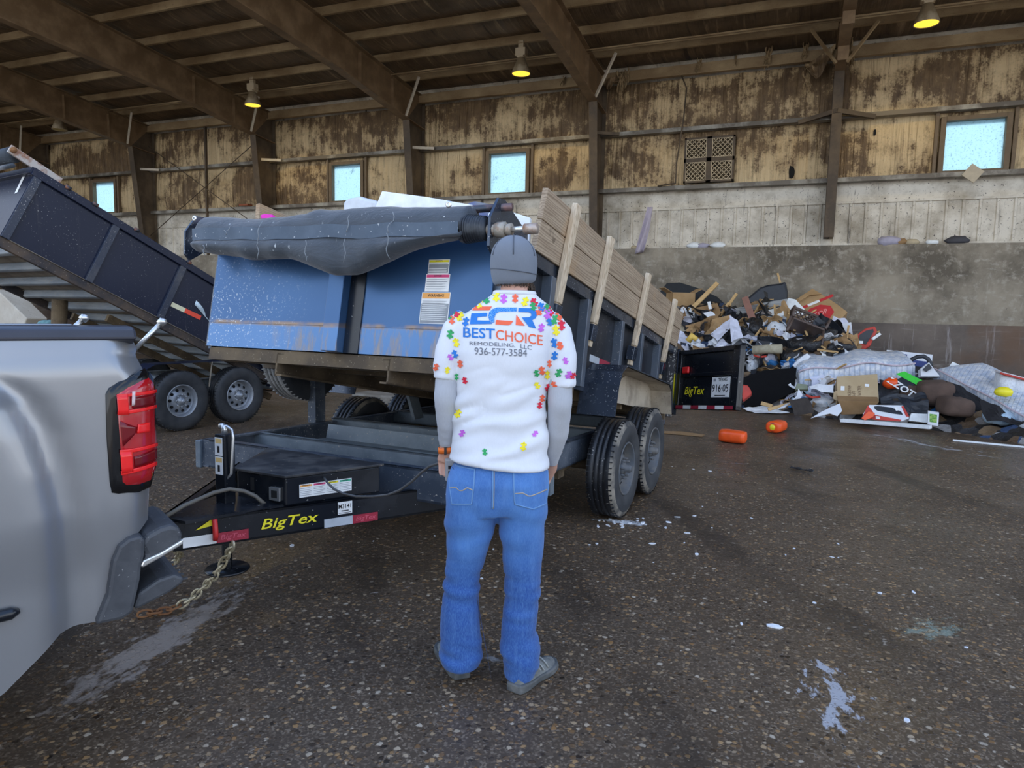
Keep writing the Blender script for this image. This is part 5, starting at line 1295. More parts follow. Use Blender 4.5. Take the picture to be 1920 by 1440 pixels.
def puzzle(cx, cy, s, rot):
    """jigsaw piece outline with two tabs and two sockets"""
    pts = []
    for side_ in range(4):
        a = side_*90+rot; ca, sa = math.cos(rad(a)), math.sin(rad(a)); sg = 1 if side_ % 2 == 0 else -1
        loc = [(-.5, -.5), (-.14, -.5)]
        for i in range(7):
            t_ = math.pi*(i/6); loc.append((-.17*math.cos(t_)*1.15, -.5-sg*(.07+.20*math.sin(t_))))
        loc += [(.14, -.5)]
        pts += [(cx+s*(x*ca-y*sa), cy+s*(x*sa+y*ca)) for x, y in loc]
    return pts
PZ4 = [(750,915,'G'),(850,885,'Y'),(930,908,'P'),(1050,905,'O'),(1155,938,'Y'),(1238,990,'G'),(682,908,'B'),(612,950,'R'),(578,985,'O'),(672,962,'Y'),(515,1002,'P'),(428,1002,'B'),(430,1062,'R'),(382,1132,'O'),(466,1096,'Y'),(530,1150,'B'),(365,1280,'G'),(425,1368,'Y'),(1310,1035,'O'),(1392,1070,'P'),(1326,996,'B'),(1250,945,'R'),(1422,1040,'R'),(1512,1088,'O'),(1466,1130,'G'),(1410,1152,'B'),(1538,1190,'R'),(1482,1240,'Y'),(1325,1212,'P'),(1465,1372,'B'),(1522,1402,'O'),(370,1075,'G'),(1390,1005,'G')]
PZ5 = [(450,160,'P'),(497,128,'B'),(552,225,'O'),(312,258,'O'),(420,290,'Y'),(512,352,'G'),(598,390,'R'),(530,722,'Y'),(570,920,'P'),(795,1108,'G'),(1180,1050,'Y'),(1295,925,'P'),(1308,318,'G'),(1362,292,'O'),(1315,440,'Y'),(1340,640,'R'),(1365,570,'O'),(1440,222,'O'),(1418,335,'Y'),(1422,460,'R'),(1490,435,'O'),(1535,315,'G'),(1600,195,'P'),(1630,335,'P'),(1672,345,'R'),(1495,145,'B'),(1545,40,'O')]
random.seed(11)
for i, (x, y, c) in enumerate(PZ4): lay([poly2(puzzle(x/5.647+780, y/5.647+400, random.uniform(10.5, 13), random.uniform(-35, 35)))], PC[c], 6, .0032+.0001*(i % 7))
for i, (x, y, c) in enumerate(PZ5): lay([poly2(puzzle(x/5.333+760, y/5.333+640, random.uniform(8.5, 11.5), random.uniform(-35, 35)))], PC[c], 6, .0032+.0001*(i % 7))
def m_blueprint():
    t = NT('print_blue_jigsaw'); v = t.n('TexVoronoi', {'Vector': t.co(), 'Scale': 130}, feature='DISTANCE_TO_EDGE').outputs['Distance']
    c = t.mix(t.ramp(v, (.02, 0.0), (.05, 1.0)), (.30,.60,.85), (.015,.20,.62)); return t.bsdf(Base_Color=c, Roughness=.6)
inks = [M_SHIRT, plain('print_blue', (.012,.19,.62), .6), plain('print_coral', (.92,.14,.055), .6), plain('print_violet', (.58,.13,.66), .6), plain('print_green', (.02,.36,.10), .6), plain('print_yellow', (.95,.78,.02), .6), plain('print_red', (.70,.01,.04), .6), plain('print_grey', (.16,.17,.20), .6), m_blueprint()]
for m in inks[1:]: shirt.data.materials.append(m)
b = bmesh.new(); b.from_mesh(shirt.data)
bv = [b.verts.new(p) for p in PR.v]
for f, mi in zip(PR.f, PR.m):
    try: q = b.faces.new([bv[i] for i in f]); q.material_index = mi; q.smooth = True
    except ValueError: pass
b.to_mesh(shirt.data); b.free(); shirt.data.update()
# collar band and sleeve / hem rims
rr_ = loft_rows([(546, 931, 999, .063, .012), (554, 926, 1003, .068, .010)], 40, 2.3)
mb = MB(); mb.tube([Vector(a).lerp(Vector(c), .5) for a, c in zip(rr_[0], rr_[1])], .011, 10, closed=True); mb.build('collar', M_SHIRT, man)
# ---- seams and pockets of the jeans, pressed on them
BJ = BVHTree.FromPolygons([v.co.copy() for v in jeans.data.vertices], [tuple(p.vertices) for p in jeans.data.polygons])
def on_jeans(px, py, off=.002):
    d = (R3 @ ray(px, py)).normalized(); h = BJ.ray_cast(EYEL, d)
    if h[0] is None: return None
    n = h[1] if h[1].dot(d) < 0 else -h[1]; return h[0]+n*off
def zj(pts): return [(x/3+780, y/3+830) for x, y in pts]
def dense(pts, n=8):
    out = []
    for a, c in zip(pts[:-1], pts[1:]): out += [(a[0]+(c[0]-a[0])*i/n, a[1]+(c[1]-a[1])*i/n) for i in range(n)]
    return out+[pts[-1]]
mb = MB()
def seam(pts, r_=.0024, mi=0, m=None):
    q = [on_jeans(x, y, .0022) for x, y in dense(zj(pts))]; q = [p for p in q if p is not None]
    if len(q) > 1: (m or mb).tube(q, r_, 5, mi)
seam([(205,62),(260,85),(340,112),(432,126),(520,124),(640,114),(735,112)], .004); seam([(204,72),(260,97),(340,124),(432,138),(520,136),(640,126),(735,122)], .0022, 1)
seam([(432,126),(432,250),(430,372)], .004); seam([(440,130),(440,250),(437,370)], .0016, 1)
mb.build('seam', [M_DENIMSEAM, M_THREAD], jeans)
for poly in ([(188,112),(250,138),(331,152),(326,230),(312,345),(205,345),(190,235)], [(548,160),(640,152),(738,140),(742,250),(728,342),(658,372),(556,345),(550,250)]):
    mb = MB(); pz = dense(zj(poly+[poly[0]]), 6); q = [on_jeans(x, y, .0015) for x, y in pz]
    cx = sum(a for a, c in pz)/len(pz); cy = sum(c for a, c in pz)/len(pz); n = len(pz); vs = []; ok = True
    for k_ in (1, .75, .5, .25, 0):
        for x, y in pz:
            p = on_jeans(cx+(x-cx)*k_, cy+(y-cy)*k_, .0035)
            if p is None: p = vs[-1] if vs else Vector((0,0,0))
            vs.append(p)
    fs = [(i*n+j, i*n+j+1, (i+1)*n+j+1, (i+1)*n+j) for i in range(4) for j in range(n-1)]
    mb.add(vs, fs, 0, True)
    mb.tube([p for p in q if p is not None], .0038, 5, 1)
    pk = mb.build('back_pocket', [M_DENIM, M_DENIMSEAM], jeans)
    yb = 255 if poly[0][0] < 300 else 285
    x0, x1 = min(a for a, c in poly)+6, max(a for a, c in poly)-8; xm = (x0+x1)/2
    s_ = MB(); seam([(x0, yb), ((x0+xm)/2, yb-4), (xm-12, yb+14), (xm+4, yb+14), ((xm+x1)/2, yb-2), (x1, yb+12 if x0 < 300 else yb-22)], .0030, 0, s_); s_.build('stitching', M_THREAD, pk)
# ---- beanie, hair, beard
rows = [(537, 927, 1002, .090, .035), (528, 923, 1005, .098, .035), (512, 919.5, 1007, .106, .035), (495, 918.5, 1008, .110, .035), (480, 919.5, 1007, .109, .035), (467, 923, 1004, .103, .035), (457, 929, 998, .092, .035), (449, 938, 989, .072, .035), (444, 948, 979, .046, .035), (441.5, 958, 969, .018, .035)]
rings = loft_rows(rows, 40, 2.05)
mb = MB(); mb.loft(rings, 0)
bn_ = mb.build('beanie', M_BEANIE, man, sub=1)
for v in bn_.data.vertices:
    p = v.co; dx = p.x-pp(964, 480).x; top = sstep(pp(964, 478).z, pp(964, 446).z, p.z)
    a = math.atan2(p.y-.035, dx)
    v.co += Vector((dx, p.y-.035, 0)).normalized()*(-.004*top*(math.cos(a*4+.6) > .9))+Vector((0,0,.0))
    if p.z < pp(964, 522).z: v.co.z += -.010*math.cos(a+1.2)*0+.012*(dx/.09)*(1 if dx > 0 else .35)
zs = pp(964, 509).z; mb = MB()
pts = []
for k_ in range(48):
    a = 2*math.pi*k_/48; a0, b0 = pp(919.6, 508, .035), pp(1007.3, 508, .035)
    pts.append(((a0.x+b0.x)/2+(b0.x-a0.x)/2*1.002*math.cos(a), .035+.1085*math.sin(a), zs-.010*math.cos(a)))
mb.tube(pts, .0018, 6, closed=True)
for aa, e0 in ((-90, 1.0), (-150, .9), (-28, .9)):
    q = []
    for (py, xl, xr, ry, yc) in rows[4:]:
        a0, b0 = pp(xl, py, yc), pp(xr, py, yc); q.append(((a0.x+b0.x)/2+(b0.x-a0.x)/2*1.0*math.cos(rad(aa)), yc+ry*math.sin(rad(aa)), a0.z))
    mb.tube(q, .0026, 6)
mb.build('hat_seam', plain('dark_slate', (.09,.105,.13), .9), bn_)
mb = MB(); random.seed(5)
nk = pp(960, 536, .02)
for i in range(150):
    a = rad(random.uniform(-170, -5)); R_ = .0635; q = Vector((nk.x+R_*1.02*math.cos(a), .022+R_*math.sin(a), nk.z+random.uniform(.002, .016)))
    d = Vector((random.uniform(-.006, .006), random.uniform(-.004, .002), -random.uniform(.004, .014))); mb.tube([q, q+d*.5+Vector((0,-.002,0)), q+d], [.0013, .0011, .0005], 4)
mb.build('hair', M_HAIR, man)
mb = MB()
for i in range(420):
    a = rad(random.uniform(-8, 188)); lv = random.random()
    c = Vector((.060*math.cos(a), .035+.064*math.sin(a), -.055-.045*lv)); c.x *= 1-.35*lv
    d = Vector((c.x*.12, c.y*.12, -random.uniform(.02, .045))); mb.tube([HM @ c, HM @ (c+d*.5+Vector((c.x*.05, .004, 0))), HM @ (c+d)], [.0016, .0013, .0005], 4)
mb.build('beard', M_HAIR, man)
# ---- wrist strap, remote and its cable (the cable belongs to the trailer)
w0, w1 = pp(837, 838, .052), pp(837, 848, .06)
rings = []
for k_ in range(2):
    c = w0.lerp(w1, k_); rings.append([(c.x+.0335*math.cos(2*math.pi*i/28), c.y+.030*math.sin(2*math.pi*i/28), c.z+.004*math.cos(2*math.pi*i/28)) for i in range(28)])
mb = MB(); mb.loft(rings, caps=False); mb.box((w0.x-.004, w0.y-.034, w1.z-.002), (w0.x+.003, w0.y-.029, w0.z+.003), 1); mb.build('wrist_strap', [plain('orange_rubber', (.95,.20,.03), .5), M_INK], man, solid=.005)
rc = thing('remote_control', 'grey hoist remote held in the left hand of the man', 'remote', MP @ T(hl.x+.020, hl.y-.022, hl.z-.035) @ RX(rad(12)))
MB().box((-.022, -.014, -.05), (.022, .014, .055)).build('housing', plain('grey_remote', (.35,.36,.37), .5), rc, bevel=.007)
MB().cbox((0, -.016, .02), (.014, .006, .014)).cbox((0, -.016, -.005), (.014, .006, .014)).build('button', M_INK, rc)
tip = MP @ Vector((hl.x+.008, hl.y-.01, hl.z+.004))
cpx = [(607, 895), (614, 905), (626, 917), (645, 926), (668, 931), (700, 931), (727, 928), (750, 919), (772, 903), (790, 886), (806, 874), (822, 869)]
pts = []
a0 = MT @ MXM @ hit(607, 895, MT @ MXM, 2, .004); n = len(cpx)
d0 = (a0-EYE).dot(FW); d1 = (tip-EYE).dot(FW)
for i, (x, y) in enumerate(cpx):
    s_ = i/n; dep = d0+(d1-d0)*s_-.03*math.sin(math.pi*s_); pts.append(trl(EYE+ray(x, y)*dep))
pts.append(trl(tip)); sp = []
for i in range(len(pts)-1): sp += [pts[i], (pts[i]+pts[i+1])/2]
MB().tube(sp+[pts[-1]], .0062, 8).build('control_cable', plain('grey_rubber_cable', (.085,.085,.085), .5), tr)
# ---- shoes
def shoe(hx, hy, deg, name):
    c = hit(hx, hy, MP, 2, 0.0); Ms = T(c.x, c.y, 0) @ RZ(rad(deg))
    st = [(-.01, .034, .075, 0), (.02, .042, .098, 0), (.07, .044, .10, 0), (.12, .043, .098, 0), (.17, .050, .075, .004), (.22, .053, .058, .006), (.265, .046, .046, .004), (.295, .024, .034, 0)]
    rings = []
    for y, w, h, ox in st:
        rings.append([(ox+w*math.cos(a_)*(1 if math.sin(a_) < .2 else .92-.3*max(0, math.sin(a_))), y-.02, .022+(h-.022)*max(0, math.sin(a_))+.004*min(0, math.sin(a_))) for a_ in [2*math.pi*i/20 for i in range(20)]])
    mb = MB(); mb.loft(rings, 0, Ms); s_ = mb.build('shoe', M_SHOE, man, sub=1)
    mb = MB(); mb.loft([[(ox+(w+.006)*math.cos(a_), y-.02+.012*math.sin(a_)*0, z) for z, a_ in ((.0, math.pi), (.0, 0), (.030+.008*(y < .06), 0), (.030+.008*(y < .06), math.pi))] for y, w, h, ox in [(-.02, .028, 0, 0)]+st+[(.305, .012, 0, 0)]], 0, Ms, smooth=False); mb.build('sole', M_SOLE, s_, bevel=.006)
    mb = MB()
    for i in range(5):
        y = .03+i*.035; mb.tube([Ms @ Vector((x, y-.02+.02*abs(x)/.05, .035+.05*(1-(x/.05)**2)+.016*(i < 3))) for x in (-.047, -.035, -.015, .015, .035, .047)], .003, 5)
    mb.build('shoe_strap', plain('pale_grey_trim', (.34,.35,.33), .7), s_)
shoe(862, 1266, 24, 'left'); shoe(972, 1292, -33, 'right')
# ================================================================== the heap of rubbish against the back wall
def at(px, py, Y): return hit(px, py, None, 1, Y)
CR = [(at(px, py, Y).x, at(px, py, Y).z, Y) for px, py, Y in ((1150, 640, 16.2), (1215, 590, 16.2), (1262, 553, 16), (1310, 548, 16), (1390, 560, 16), (1450, 550, 16), (1530, 570, 15.8), (1585, 600, 15.6), (1610, 640, 15.2), (1660, 665, 14.6), (1720, 690, 14), (1790, 700, 13.5), (1860, 730, 12.9), (1920, 752, 12.4), (2010, 790, 11.6))]
TOE = [(at0.x, at0.y) for at0 in [hit(*q) for q in ((1180, 752), (1290, 757), (1395, 765), (1480, 775), (1560, 787), (1700, 803), (1800, 815), (1900, 832), (2050, 860))]]
def lerp_tab(tab, x, j):
    if x <= tab[0][0]: return tab[0][j]
    for a, b in zip(tab[:-1], tab[1:]):
        if x <= b[0]: return a[j]+(b[j]-a[j])*(x-a[0])/(b[0]-a[0])
    return tab[-1][j]
def mound(x, y):
    if x < CR[0][0]-.6 or x > CR[-1][0]+1: return -.05
    t = lerp_tab(TOE, x, 1); c = lerp_tab(CR, x, 2); h = lerp_tab(CR, x, 1)*.92
    k_ = (y-t)/max(.3, c-t)
    e = sstep(CR[0][0]-.6, CR[0][0]+.2, x)
    if k_ <= 0: return -.05
    if k_ < 1: z = h*(1-(1-k_)**1.7)
    else: z = h*max(.15, 1-.55*(y-c))
    return z*e-.02
def mhit(px, py):
    """where the line of sight through a pixel meets the heap"""
    d = ray(px, py).normalized(); s = 8.0
    while s < 21:
        p = EYE+d*s
        if p.z < mound(p.x, p.y) or p.y > 16.6: return p
        s += .04
    return p
def m_trash():
    t = NT('mixed_rubbish'); v = t.co()
    vo = t.n('TexVoronoi', {'Vector': v, 'Scale': 5.5, 'Randomness': 1.0}); r_ = t.n('SeparateColor', {'Color': vo.outputs['Color']}).outputs[0]
    c = t.ramp(r_, (0, (.012,.012,.014)), (.34, (.03,.027,.025)), (.46, (.16,.10,.055)), (.58, (.30,.20,.11)), (.68, (.05,.05,.055)), (.78, (.42,.41,.40)), (.86, (.62,.66,.70)), (.94, (.05,.10,.22)), interp='CONSTANT')
    f = t.noise(v, 14, 6, .7); c = t.mix(t.math('MULTIPLY', t.ramp(f, (.4, 0.0), (.7, 1.0)), .4), c, (.07,.06,.05))
    h = t.math('ADD', vo.outputs['Distance'], t.math('MULTIPLY', f, .6))
    return t.bsdf(Base_Color=c, Roughness=.55, Normal=t.bump(h, .9, .09))
x0, x1 = CR[0][0]-.6, CR[-1][0]+.9
def mfn(a, b):
    x = x0+(x1-x0)*a; t = lerp_tab(TOE, x, 1)-.05; y = t+(16.95-t)*b
    z = mound(x, y); p = Vector((x*2.6, y*2.6, z*2)); nz_ = .13*noise.noise(p)+.08*noise.noise(p*2.7)+.05*noise.noise(p*6)
    return (x, y, max(-.03, z+nz_*min(1, max(0, z+.02)*3)-.05))
tag(MB().grid(mfn, 120, 80).build('rubbish_heap', m_trash()), 'loose mixed rubbish heaped against the back wall under the larger items', 'rubbish', kind='stuff')
# ---- materials of the discarded things
def m_bag(name, a, b, rough=.28):
    t = NT(name); v = t.co(); n1 = t.noise(t.co(scale=(1,1,.6)), 7, 5, .65, 1.0)
    return t.bsdf(Base_Color=t.mix(t.ramp(n1, (.35, 0.0), (.65, 1.0)), a, b), Roughness=rough, Specular_IOR_Level=.6, Normal=t.bump(n1, .8, .06))
M_BBAG = m_bag('black_bag', (.010,.011,.014), (.025,.028,.034)); M_WBAG = m_bag('white_bag', (.66,.72,.80), (.82,.85,.88), .4); M_BLUEBAG = m_bag('blue_bag', (.02,.16,.46), (.05,.26,.60), .35); M_SKYBAG = m_bag('pale_blue_bag', (.36,.52,.66), (.52,.66,.78), .35)
M_CARD = grimy('cardboard', (.40,.25,.115), (.47,.31,.155), .85, 0, 3, .42, .62, (.28,.17,.08), .70); M_CARDD = grimy('dark_cardboard', (.27,.16,.07), (.34,.21,.10), .85, 0, 3, .42, .62)
M_TANBOX = grimy('tan_carton', (.46,.34,.19), (.52,.40,.24), .8, 0, 2, .42, .62, (.35,.25,.13), .72)
M_PAPER = grimy('white_board', (.74,.77,.82), (.82,.84,.86), .6, 0, 3, .42, .66, (.45,.46,.48), .71); M_PAPER2 = plain('lavender_white_paper', (.66,.68,.80), .7)
M_FOAM = plain('white_foam', (.86,.90,.92), .7); M_PINE = m_wood('yellow_pine', (.62,.40,.17), (.72,.50,.25), (.45,.27,.10), 'X'); M_PLANKG = m_wood('grey_plank', (.33,.34,.34), (.45,.45,.43), (.20,.20,.20), 'X')
M_BROWNP = plain('brown_resin', (.105,.075,.065), .45); M_SUEDE = grimy('brown_suede', (.085,.055,.042), (.13,.085,.065), .9, 0, 3, .4, .65); M_NAVYV = grimy('black_vinyl', (.016,.019,.026), (.035,.04,.05), .4, 0, 3, .4, .65)
M_REDP = grimy('red_plastic', (.50,.045,.03), (.62,.07,.05), .5, 0, 4, .4, .6); M_ORNG = plain('orange_plastic', (.95,.105,.015), .35)
def m_quilt():
    t = NT('quilted_ticking'); v = t.co()
    w1 = t.n('TexWave', {'Vector': t.co(rot=(0, 0, rad(45))), 'Scale': 5.5}, bands_direction='X').outputs[1]; w2 = t.n('TexWave', {'Vector': t.co(rot=(0, 0, rad(-45))), 'Scale': 5.5}, bands_direction='X').outputs[1]
    q = t.math('MINIMUM', t.ramp(w1, (0, 0.0), (.16, 1.0)), t.ramp(w2, (0, 0.0), (.16, 1.0))); n1 = t.noise(v, 9, 6, .68)
    c = t.mix(t.ramp(n1, (.38, 0.0), (.62, 1.0)), (.46,.56,.72), (.86,.88,.91)); c = t.mix(t.ramp(q, (0, .35), (1, 0.0)), c, (.42,.48,.60))
    return t.bsdf(Base_Color=c, Roughness=.75, Normal=t.bump(t.math('ADD', q, n1), .6, .02))
M_QUILT = m_quilt(); M_PIPING = plain('mauve_piping', (.62,.52,.58), .7)
def panel(name, pxs, Y, lean, thick, mat, label, cat, group=None, yaw=0, extra=None, bevel=.004):
    """flat piece whose outline is seen as the given pixels; it leans back by 'lean' degrees and has its own thickness"""
    p0 = at(sum(p[0] for p in pxs)/len(pxs), sum(p[1] for p in pxs)/len(pxs), Y)
    nrm = RZ(rad(yaw)) @ Vector((0, -math.cos(rad(lean)), math.sin(rad(lean)))); x = RZ(rad(yaw)) @ Vector((1, 0, 0))
    M = plane_M(p0, x, nrm); poly = [hit(px, py, M, 2, 0) for px, py in pxs]
    mb = MB().prism([(p.x, p.y) for p in poly], -thick, 0)
    mats = mat if isinstance(mat, (list, tuple)) else [mat]
    if extra: extra(mb, M)
    o = mb.build(name, mats, M=M, bevel=bevel); return tag(o, label, cat, group)
def bag(px, py, hw, hh, mat, label, name='rubbish_bag', seed=1, group=None, dep=.8, flat=1.0, knot=True, cat='bag'):
    p = mhit(px, py); s_ = (p-EYE).dot(FW)/F_PX; rx, rz = hw*s_, hh*s_
    mb = pebble(1, seed, .20, 26, (rx, rx*dep, rz), 1.3); out = []
    for v in mb.v:
        q = Vector(v); k_ = 1+.07*abs(noise.noise(Vector((q.x/rx*4, q.z/rz*2.2, q.y/rx*3+seed))))-.05*abs(noise.noise(Vector((q.x/rx*8, q.z/rz*3, seed*2))))
        out.append((q.x*k_, q.y*k_, q.z*k_))
    mb.v = out
    if knot: mb.tube([(rx*.1, -rx*.3*dep, rz*.80), (rx*.14, -rx*.34*dep, rz*1.08), (rx*.3, -rx*.36*dep, rz*1.2)], [rx*.16, rx*.05, rx*.12], 8)
    return tag(mb.build(name, mat, M=T(p.x, p.y+rx*dep*.35, p.z) @ RZ(seed*.9)), label, cat, group)
def stick(a, b, Y0, Y1, w, mat, label, cat='wood', name='wood_strip', h=None, group=None):
    p, q = at(*a, Y0), at(*b, Y1); return tag(MB().bar(p, q, w, h or w*.6, up=(0, -1, .2)).build(name, mat, bevel=.002), label, cat, group)
# ---- left flank and crest
panel('plastic_liner', [(1236, 548), (1250, 530), (1275, 529), (1310, 540), (1345, 556), (1362, 572), (1345, 590), (1280, 575)], 16.3, 25, .06, plain('black_liner', (.022,.026,.030), .5), 'black curved plastic liner at the upper left end of the heap', 'plastic', bevel=.02)
bx_ = thing('cardboard_box', 'small open tan cardboard box on the crest beside the trailer boards', 'box', T(*at(1276, 556, 15.7)) @ RZ(.5))
mb = MB()
for q in ((-.26,-.2,-.25,.2), (.25,-.2,.26,.2), (-.26,-.2,.26,-.19), (-.26,.19,.26,.2)): mb.box((q[0], q[1], -.5), (q[2], q[3], .08))
mb.build('carton', M_CARD, bx_)
for M_ in (T(-.26, 0, .08) @ RY(rad(-60)), T(.26, 0, .08) @ RY(rad(60))): MB().box((-.005, -.19, 0), (.005, .19, .2), 0, M_).build('flap', M_CARD, bx_)
stick((1288, 588), (1345, 531), 15.0, 15.5, .085, M_PINE, 'long yellow pine strip slanting up at the left of the heap')
stick((1458, 512), (1463, 530), 16.2, 16.2, .04, M_PINE, 'thin upright splinter poking above the black sofa')
stick((1354, 589), (1381, 551), 15.2, 15.6, .06, M_PINE, 'split pine strip standing in the middle of the crest', group=None)
stick((1350, 592), (1366, 568), 15.1, 15.3, .05, M_PINE, 'short pine splinter crossing under the split strip')
stick((1397, 559), (1413, 604), 15.1, 14.6, .13, M_REDP if False else plain('reddish_rail', (.33,.17,.13), .6), 'reddish brown rail leaning over the grey plank', 'rail', 'rail')
sofa = panel('sofa', [(1392, 566), (1408, 552), (1425, 538), (1440, 533), (1465, 530), (1473, 526), (1477, 545), (1476, 566), (1440, 569), (1420, 575)], 16.0, 12, .55, M_NAVYV, 'black upholstered sofa piece on top of the heap', 'furniture', bevel=.05)
panel('plank', [(1352, 582), (1362, 592), (1420, 585), (1472, 572), (1477, 560), (1440, 566), (1400, 574)], 15.3, 5, .04, M_PLANKG, 'broad grey weathered plank under the black sofa', 'wood')
def stop_print(mb, M):
    c = hit(1536, 589, M, 2, 0); Mc = M.inverted() @ M @ T(c.x, c.y, .004) @ RZ(rad(28))
    oc_ = [(.30*math.cos(rad(22.5+45*i)), .21*math.sin(rad(22.5+45*i))) for i in range(8)]
    mb.add([tuple(Mc @ Vector((x, y, 0))) for x, y in oc_], [tuple(range(8))], 1); text_in(mb, 'STOP', Mc @ T(0, .0, .003), .15, 2, bold=.01)
    Md = T(c.x-.05, c.y+.29, .004) @ RZ(rad(28)); mb.box((-.34, -.03, 0), (.34, .03, .002), 1, Md); mb.box((-.20, -.028, .002), (.05, .028, .004), 3, Md)
panel('cardboard_box', [(1492, 562), (1508, 551), (1523, 543), (1548, 556), (1570, 571), (1589, 585), (1576, 599), (1552, 612), (1528, 608), (1508, 585)], 15.9, 28, .30, [M_CARD, plain('carton_red', (.55,.03,.035), .7), plain('faded_red', (.80,.30,.28), .7), M_WHITE], 'big brown cardboard box with a red STOP octagon on the crest', 'box', extra=stop_print)
panel('cardboard_flap', [(1496, 560), (1523, 541), (1541, 551), (1518, 553), (1500, 564)], 15.95, 50, .01, M_CARD, 'torn flap folded along the top of the STOP box', 'cardboard')
panel('white_sheet', [(1466, 578), (1478, 558), (1492, 561), (1508, 578), (1516, 594), (1490, 598)], 15.4, 20, .05, M_FOAM, 'rounded white foam sheet leaning below the black sofa', 'foam', bevel=.02)
panel('white_sheet', [(1402, 600), (1418, 586), (1450, 578), (1468, 574), (1470, 590), (1440, 600), (1412, 606)], 15.0, 40, .06, M_FOAM, 'cream foam cushion with a grey fold below the grey plank', 'foam', bevel=.02)
bag(1434, 592, 16, 11, plain('taupe_cloth', (.33,.29,.26), .9), 'taupe cloth bundle between the cream foam and the brown chair', 'cloth_bundle', 41, knot=False, cat='cloth')
# brown resin chair lying on its back
cp = at(1508, 606, 14.6); ch = thing('garden_chair', 'brown lattice back resin chair lying tipped on the heap', 'chair', T(*cp) @ RZ(.35) @ RX(rad(-28)) @ RY(rad(24)))
mb = MB()
for q in ((-.30,.22,.30,.27), (-.30,-.24,.30,-.19), (-.30,-.24,-.25,.27), (.25,-.24,.30,.27)): mb.box((q[0], -.02, q[1]), (q[2], .02, q[3]))
for i in range(12):
    for d in (1, -1):
        c = -.5+i*.09
        a = Vector((max(-.26, c-.42), 0, 0)); 
        pts = [(x, 0, d*(x-c)) for x in [-.26+.52*j/30 for j in range(31)] if -.2 <= d*(x-c) <= .23]
        if len(pts) > 1: mb.bar(pts[0], pts[-1], .018, .018, up=(0,1,0))
mb.build('backrest', M_BROWNP, ch)
MB().box((-.30, -.45, -.28), (.30, -.02, -.24)).build('seat', M_BROWNP, ch, bevel=.01)
for s in (-1, 1):
    MB().tube([(s*.29, -.42, -.26), (s*.33, -.50, -.62)], .026, 8).build('leg', M_BROWNP, ch); MB().tube([(s*.29, .0, -.26), (s*.33, .08, -.60)], .026, 8).build('leg', M_BROWNP, ch)
    MB().tube([(s*.30, -.02, .05), (s*.34, -.2, .02), (s*.34, -.42, .0), (s*.31, -.45, -.24)], .024, 8).build('armrest', M_BROWNP, ch)
# paper and cardboard on the left flank
def crumple(name, pxs, Y, lean, mat, label, cat, seed, amp=.08, group=None):
    p0 = at(sum(p[0] for p in pxs)/4, sum(p[1] for p in pxs)/4, Y); M = plane_M(p0, (1, 0, 0), (0, -math.cos(rad(lean)), math.sin(rad(lean))))
    q = [hit(px, py, M, 2, 0) for px, py in pxs]
    def fn(a, b):
        p = q[0].lerp(q[1], a).lerp(q[3].lerp(q[2], a), b); w_ = noise.noise(Vector((p.x*4+seed*5, p.y*4, seed)))+.5*noise.noise(Vector((p.x*9, p.y*9, seed*3)))
        return (p.x+.03*w_, p.y+.03*noise.noise(Vector((p.y*6, p.x*6, seed))), w_*amp)
    return tag(MB().grid(fn, 9, 7, smooth=False).build(name, mat, M=M, solid=.006), label, cat, group)
crumple('wrapping_paper', [(1303, 608), (1345, 590), (1352, 612), (1326, 636)], 14.5, 25, M_CARDD, 'big crumpled brown wrapping paper behind the black barn door', 'paper', 3, .16)
crumple('wrapping_paper', [(1335, 598), (1370, 590), (1366, 612), (1330, 622)], 14.4, 30, M_CARD, 'lighter brown paper folded over the crumpled wrapping', 'paper', 8, .12)
crumple('paper_sheet', [(1332, 625), (1372, 595), (1382, 604), (1345, 640)], 14.2, 25, M_PAPER2, 'lavender white sheet bent over the brown wrapping paper', 'paper', 5, .10)
crumple('paper_sheet', [(1366, 592), (1384, 600), (1394, 632), (1372, 640)], 14.0, 15, M_PAPER2, 'long white paper sheet hanging down to the barn door', 'paper', 6, .08)
crumple('paper_sheet', [(1282, 590), (1290, 588), (1305, 610), (1292, 616)], 14.8, 20, M_PAPER, 'narrow white board leaning at the left flank', 'cardboard', 7, .05)
panel('cardboard_box', [(1300, 578), (1345, 568), (1352, 586), (1340, 600), (1305, 600)], 15.0, 18, .3, M_CARDD, 'brown carton with a small white tag half buried at left', 'box')
panel('paper_tag', [(1326, 566), (1332, 565), (1335, 579), (1329, 580)], 14.9, 5, .01, M_WHITE, 'small white tag on the half buried carton', 'label')
crumple('paper_wad', [(1318, 586), (1332, 583), (1342, 591), (1326, 595)], 14.6, 30, M_PAPER, 'crumpled white wrapper with a red end', 'paper', 12, .06)
panel('board_offcut', [(1283, 598), (1288, 622), (1277, 640), (1270, 632), (1276, 608)], 14.6, 15, .03, plain('pale_offcut', (.62,.55,.40), .7), 'pale board offcut standing against the trailer boards', 'wood')
tag(MB().tube([at(1290, 640, 13.6), at(1298, 630, 13.6), at(1306, 637, 13.6)], [.06, .07, .05], 10).build('yellow_tube', plain('yellow_foam', (.80,.55,.12), .6)), 'bent yellow foam tube beside the barn door hinge', 'foam')
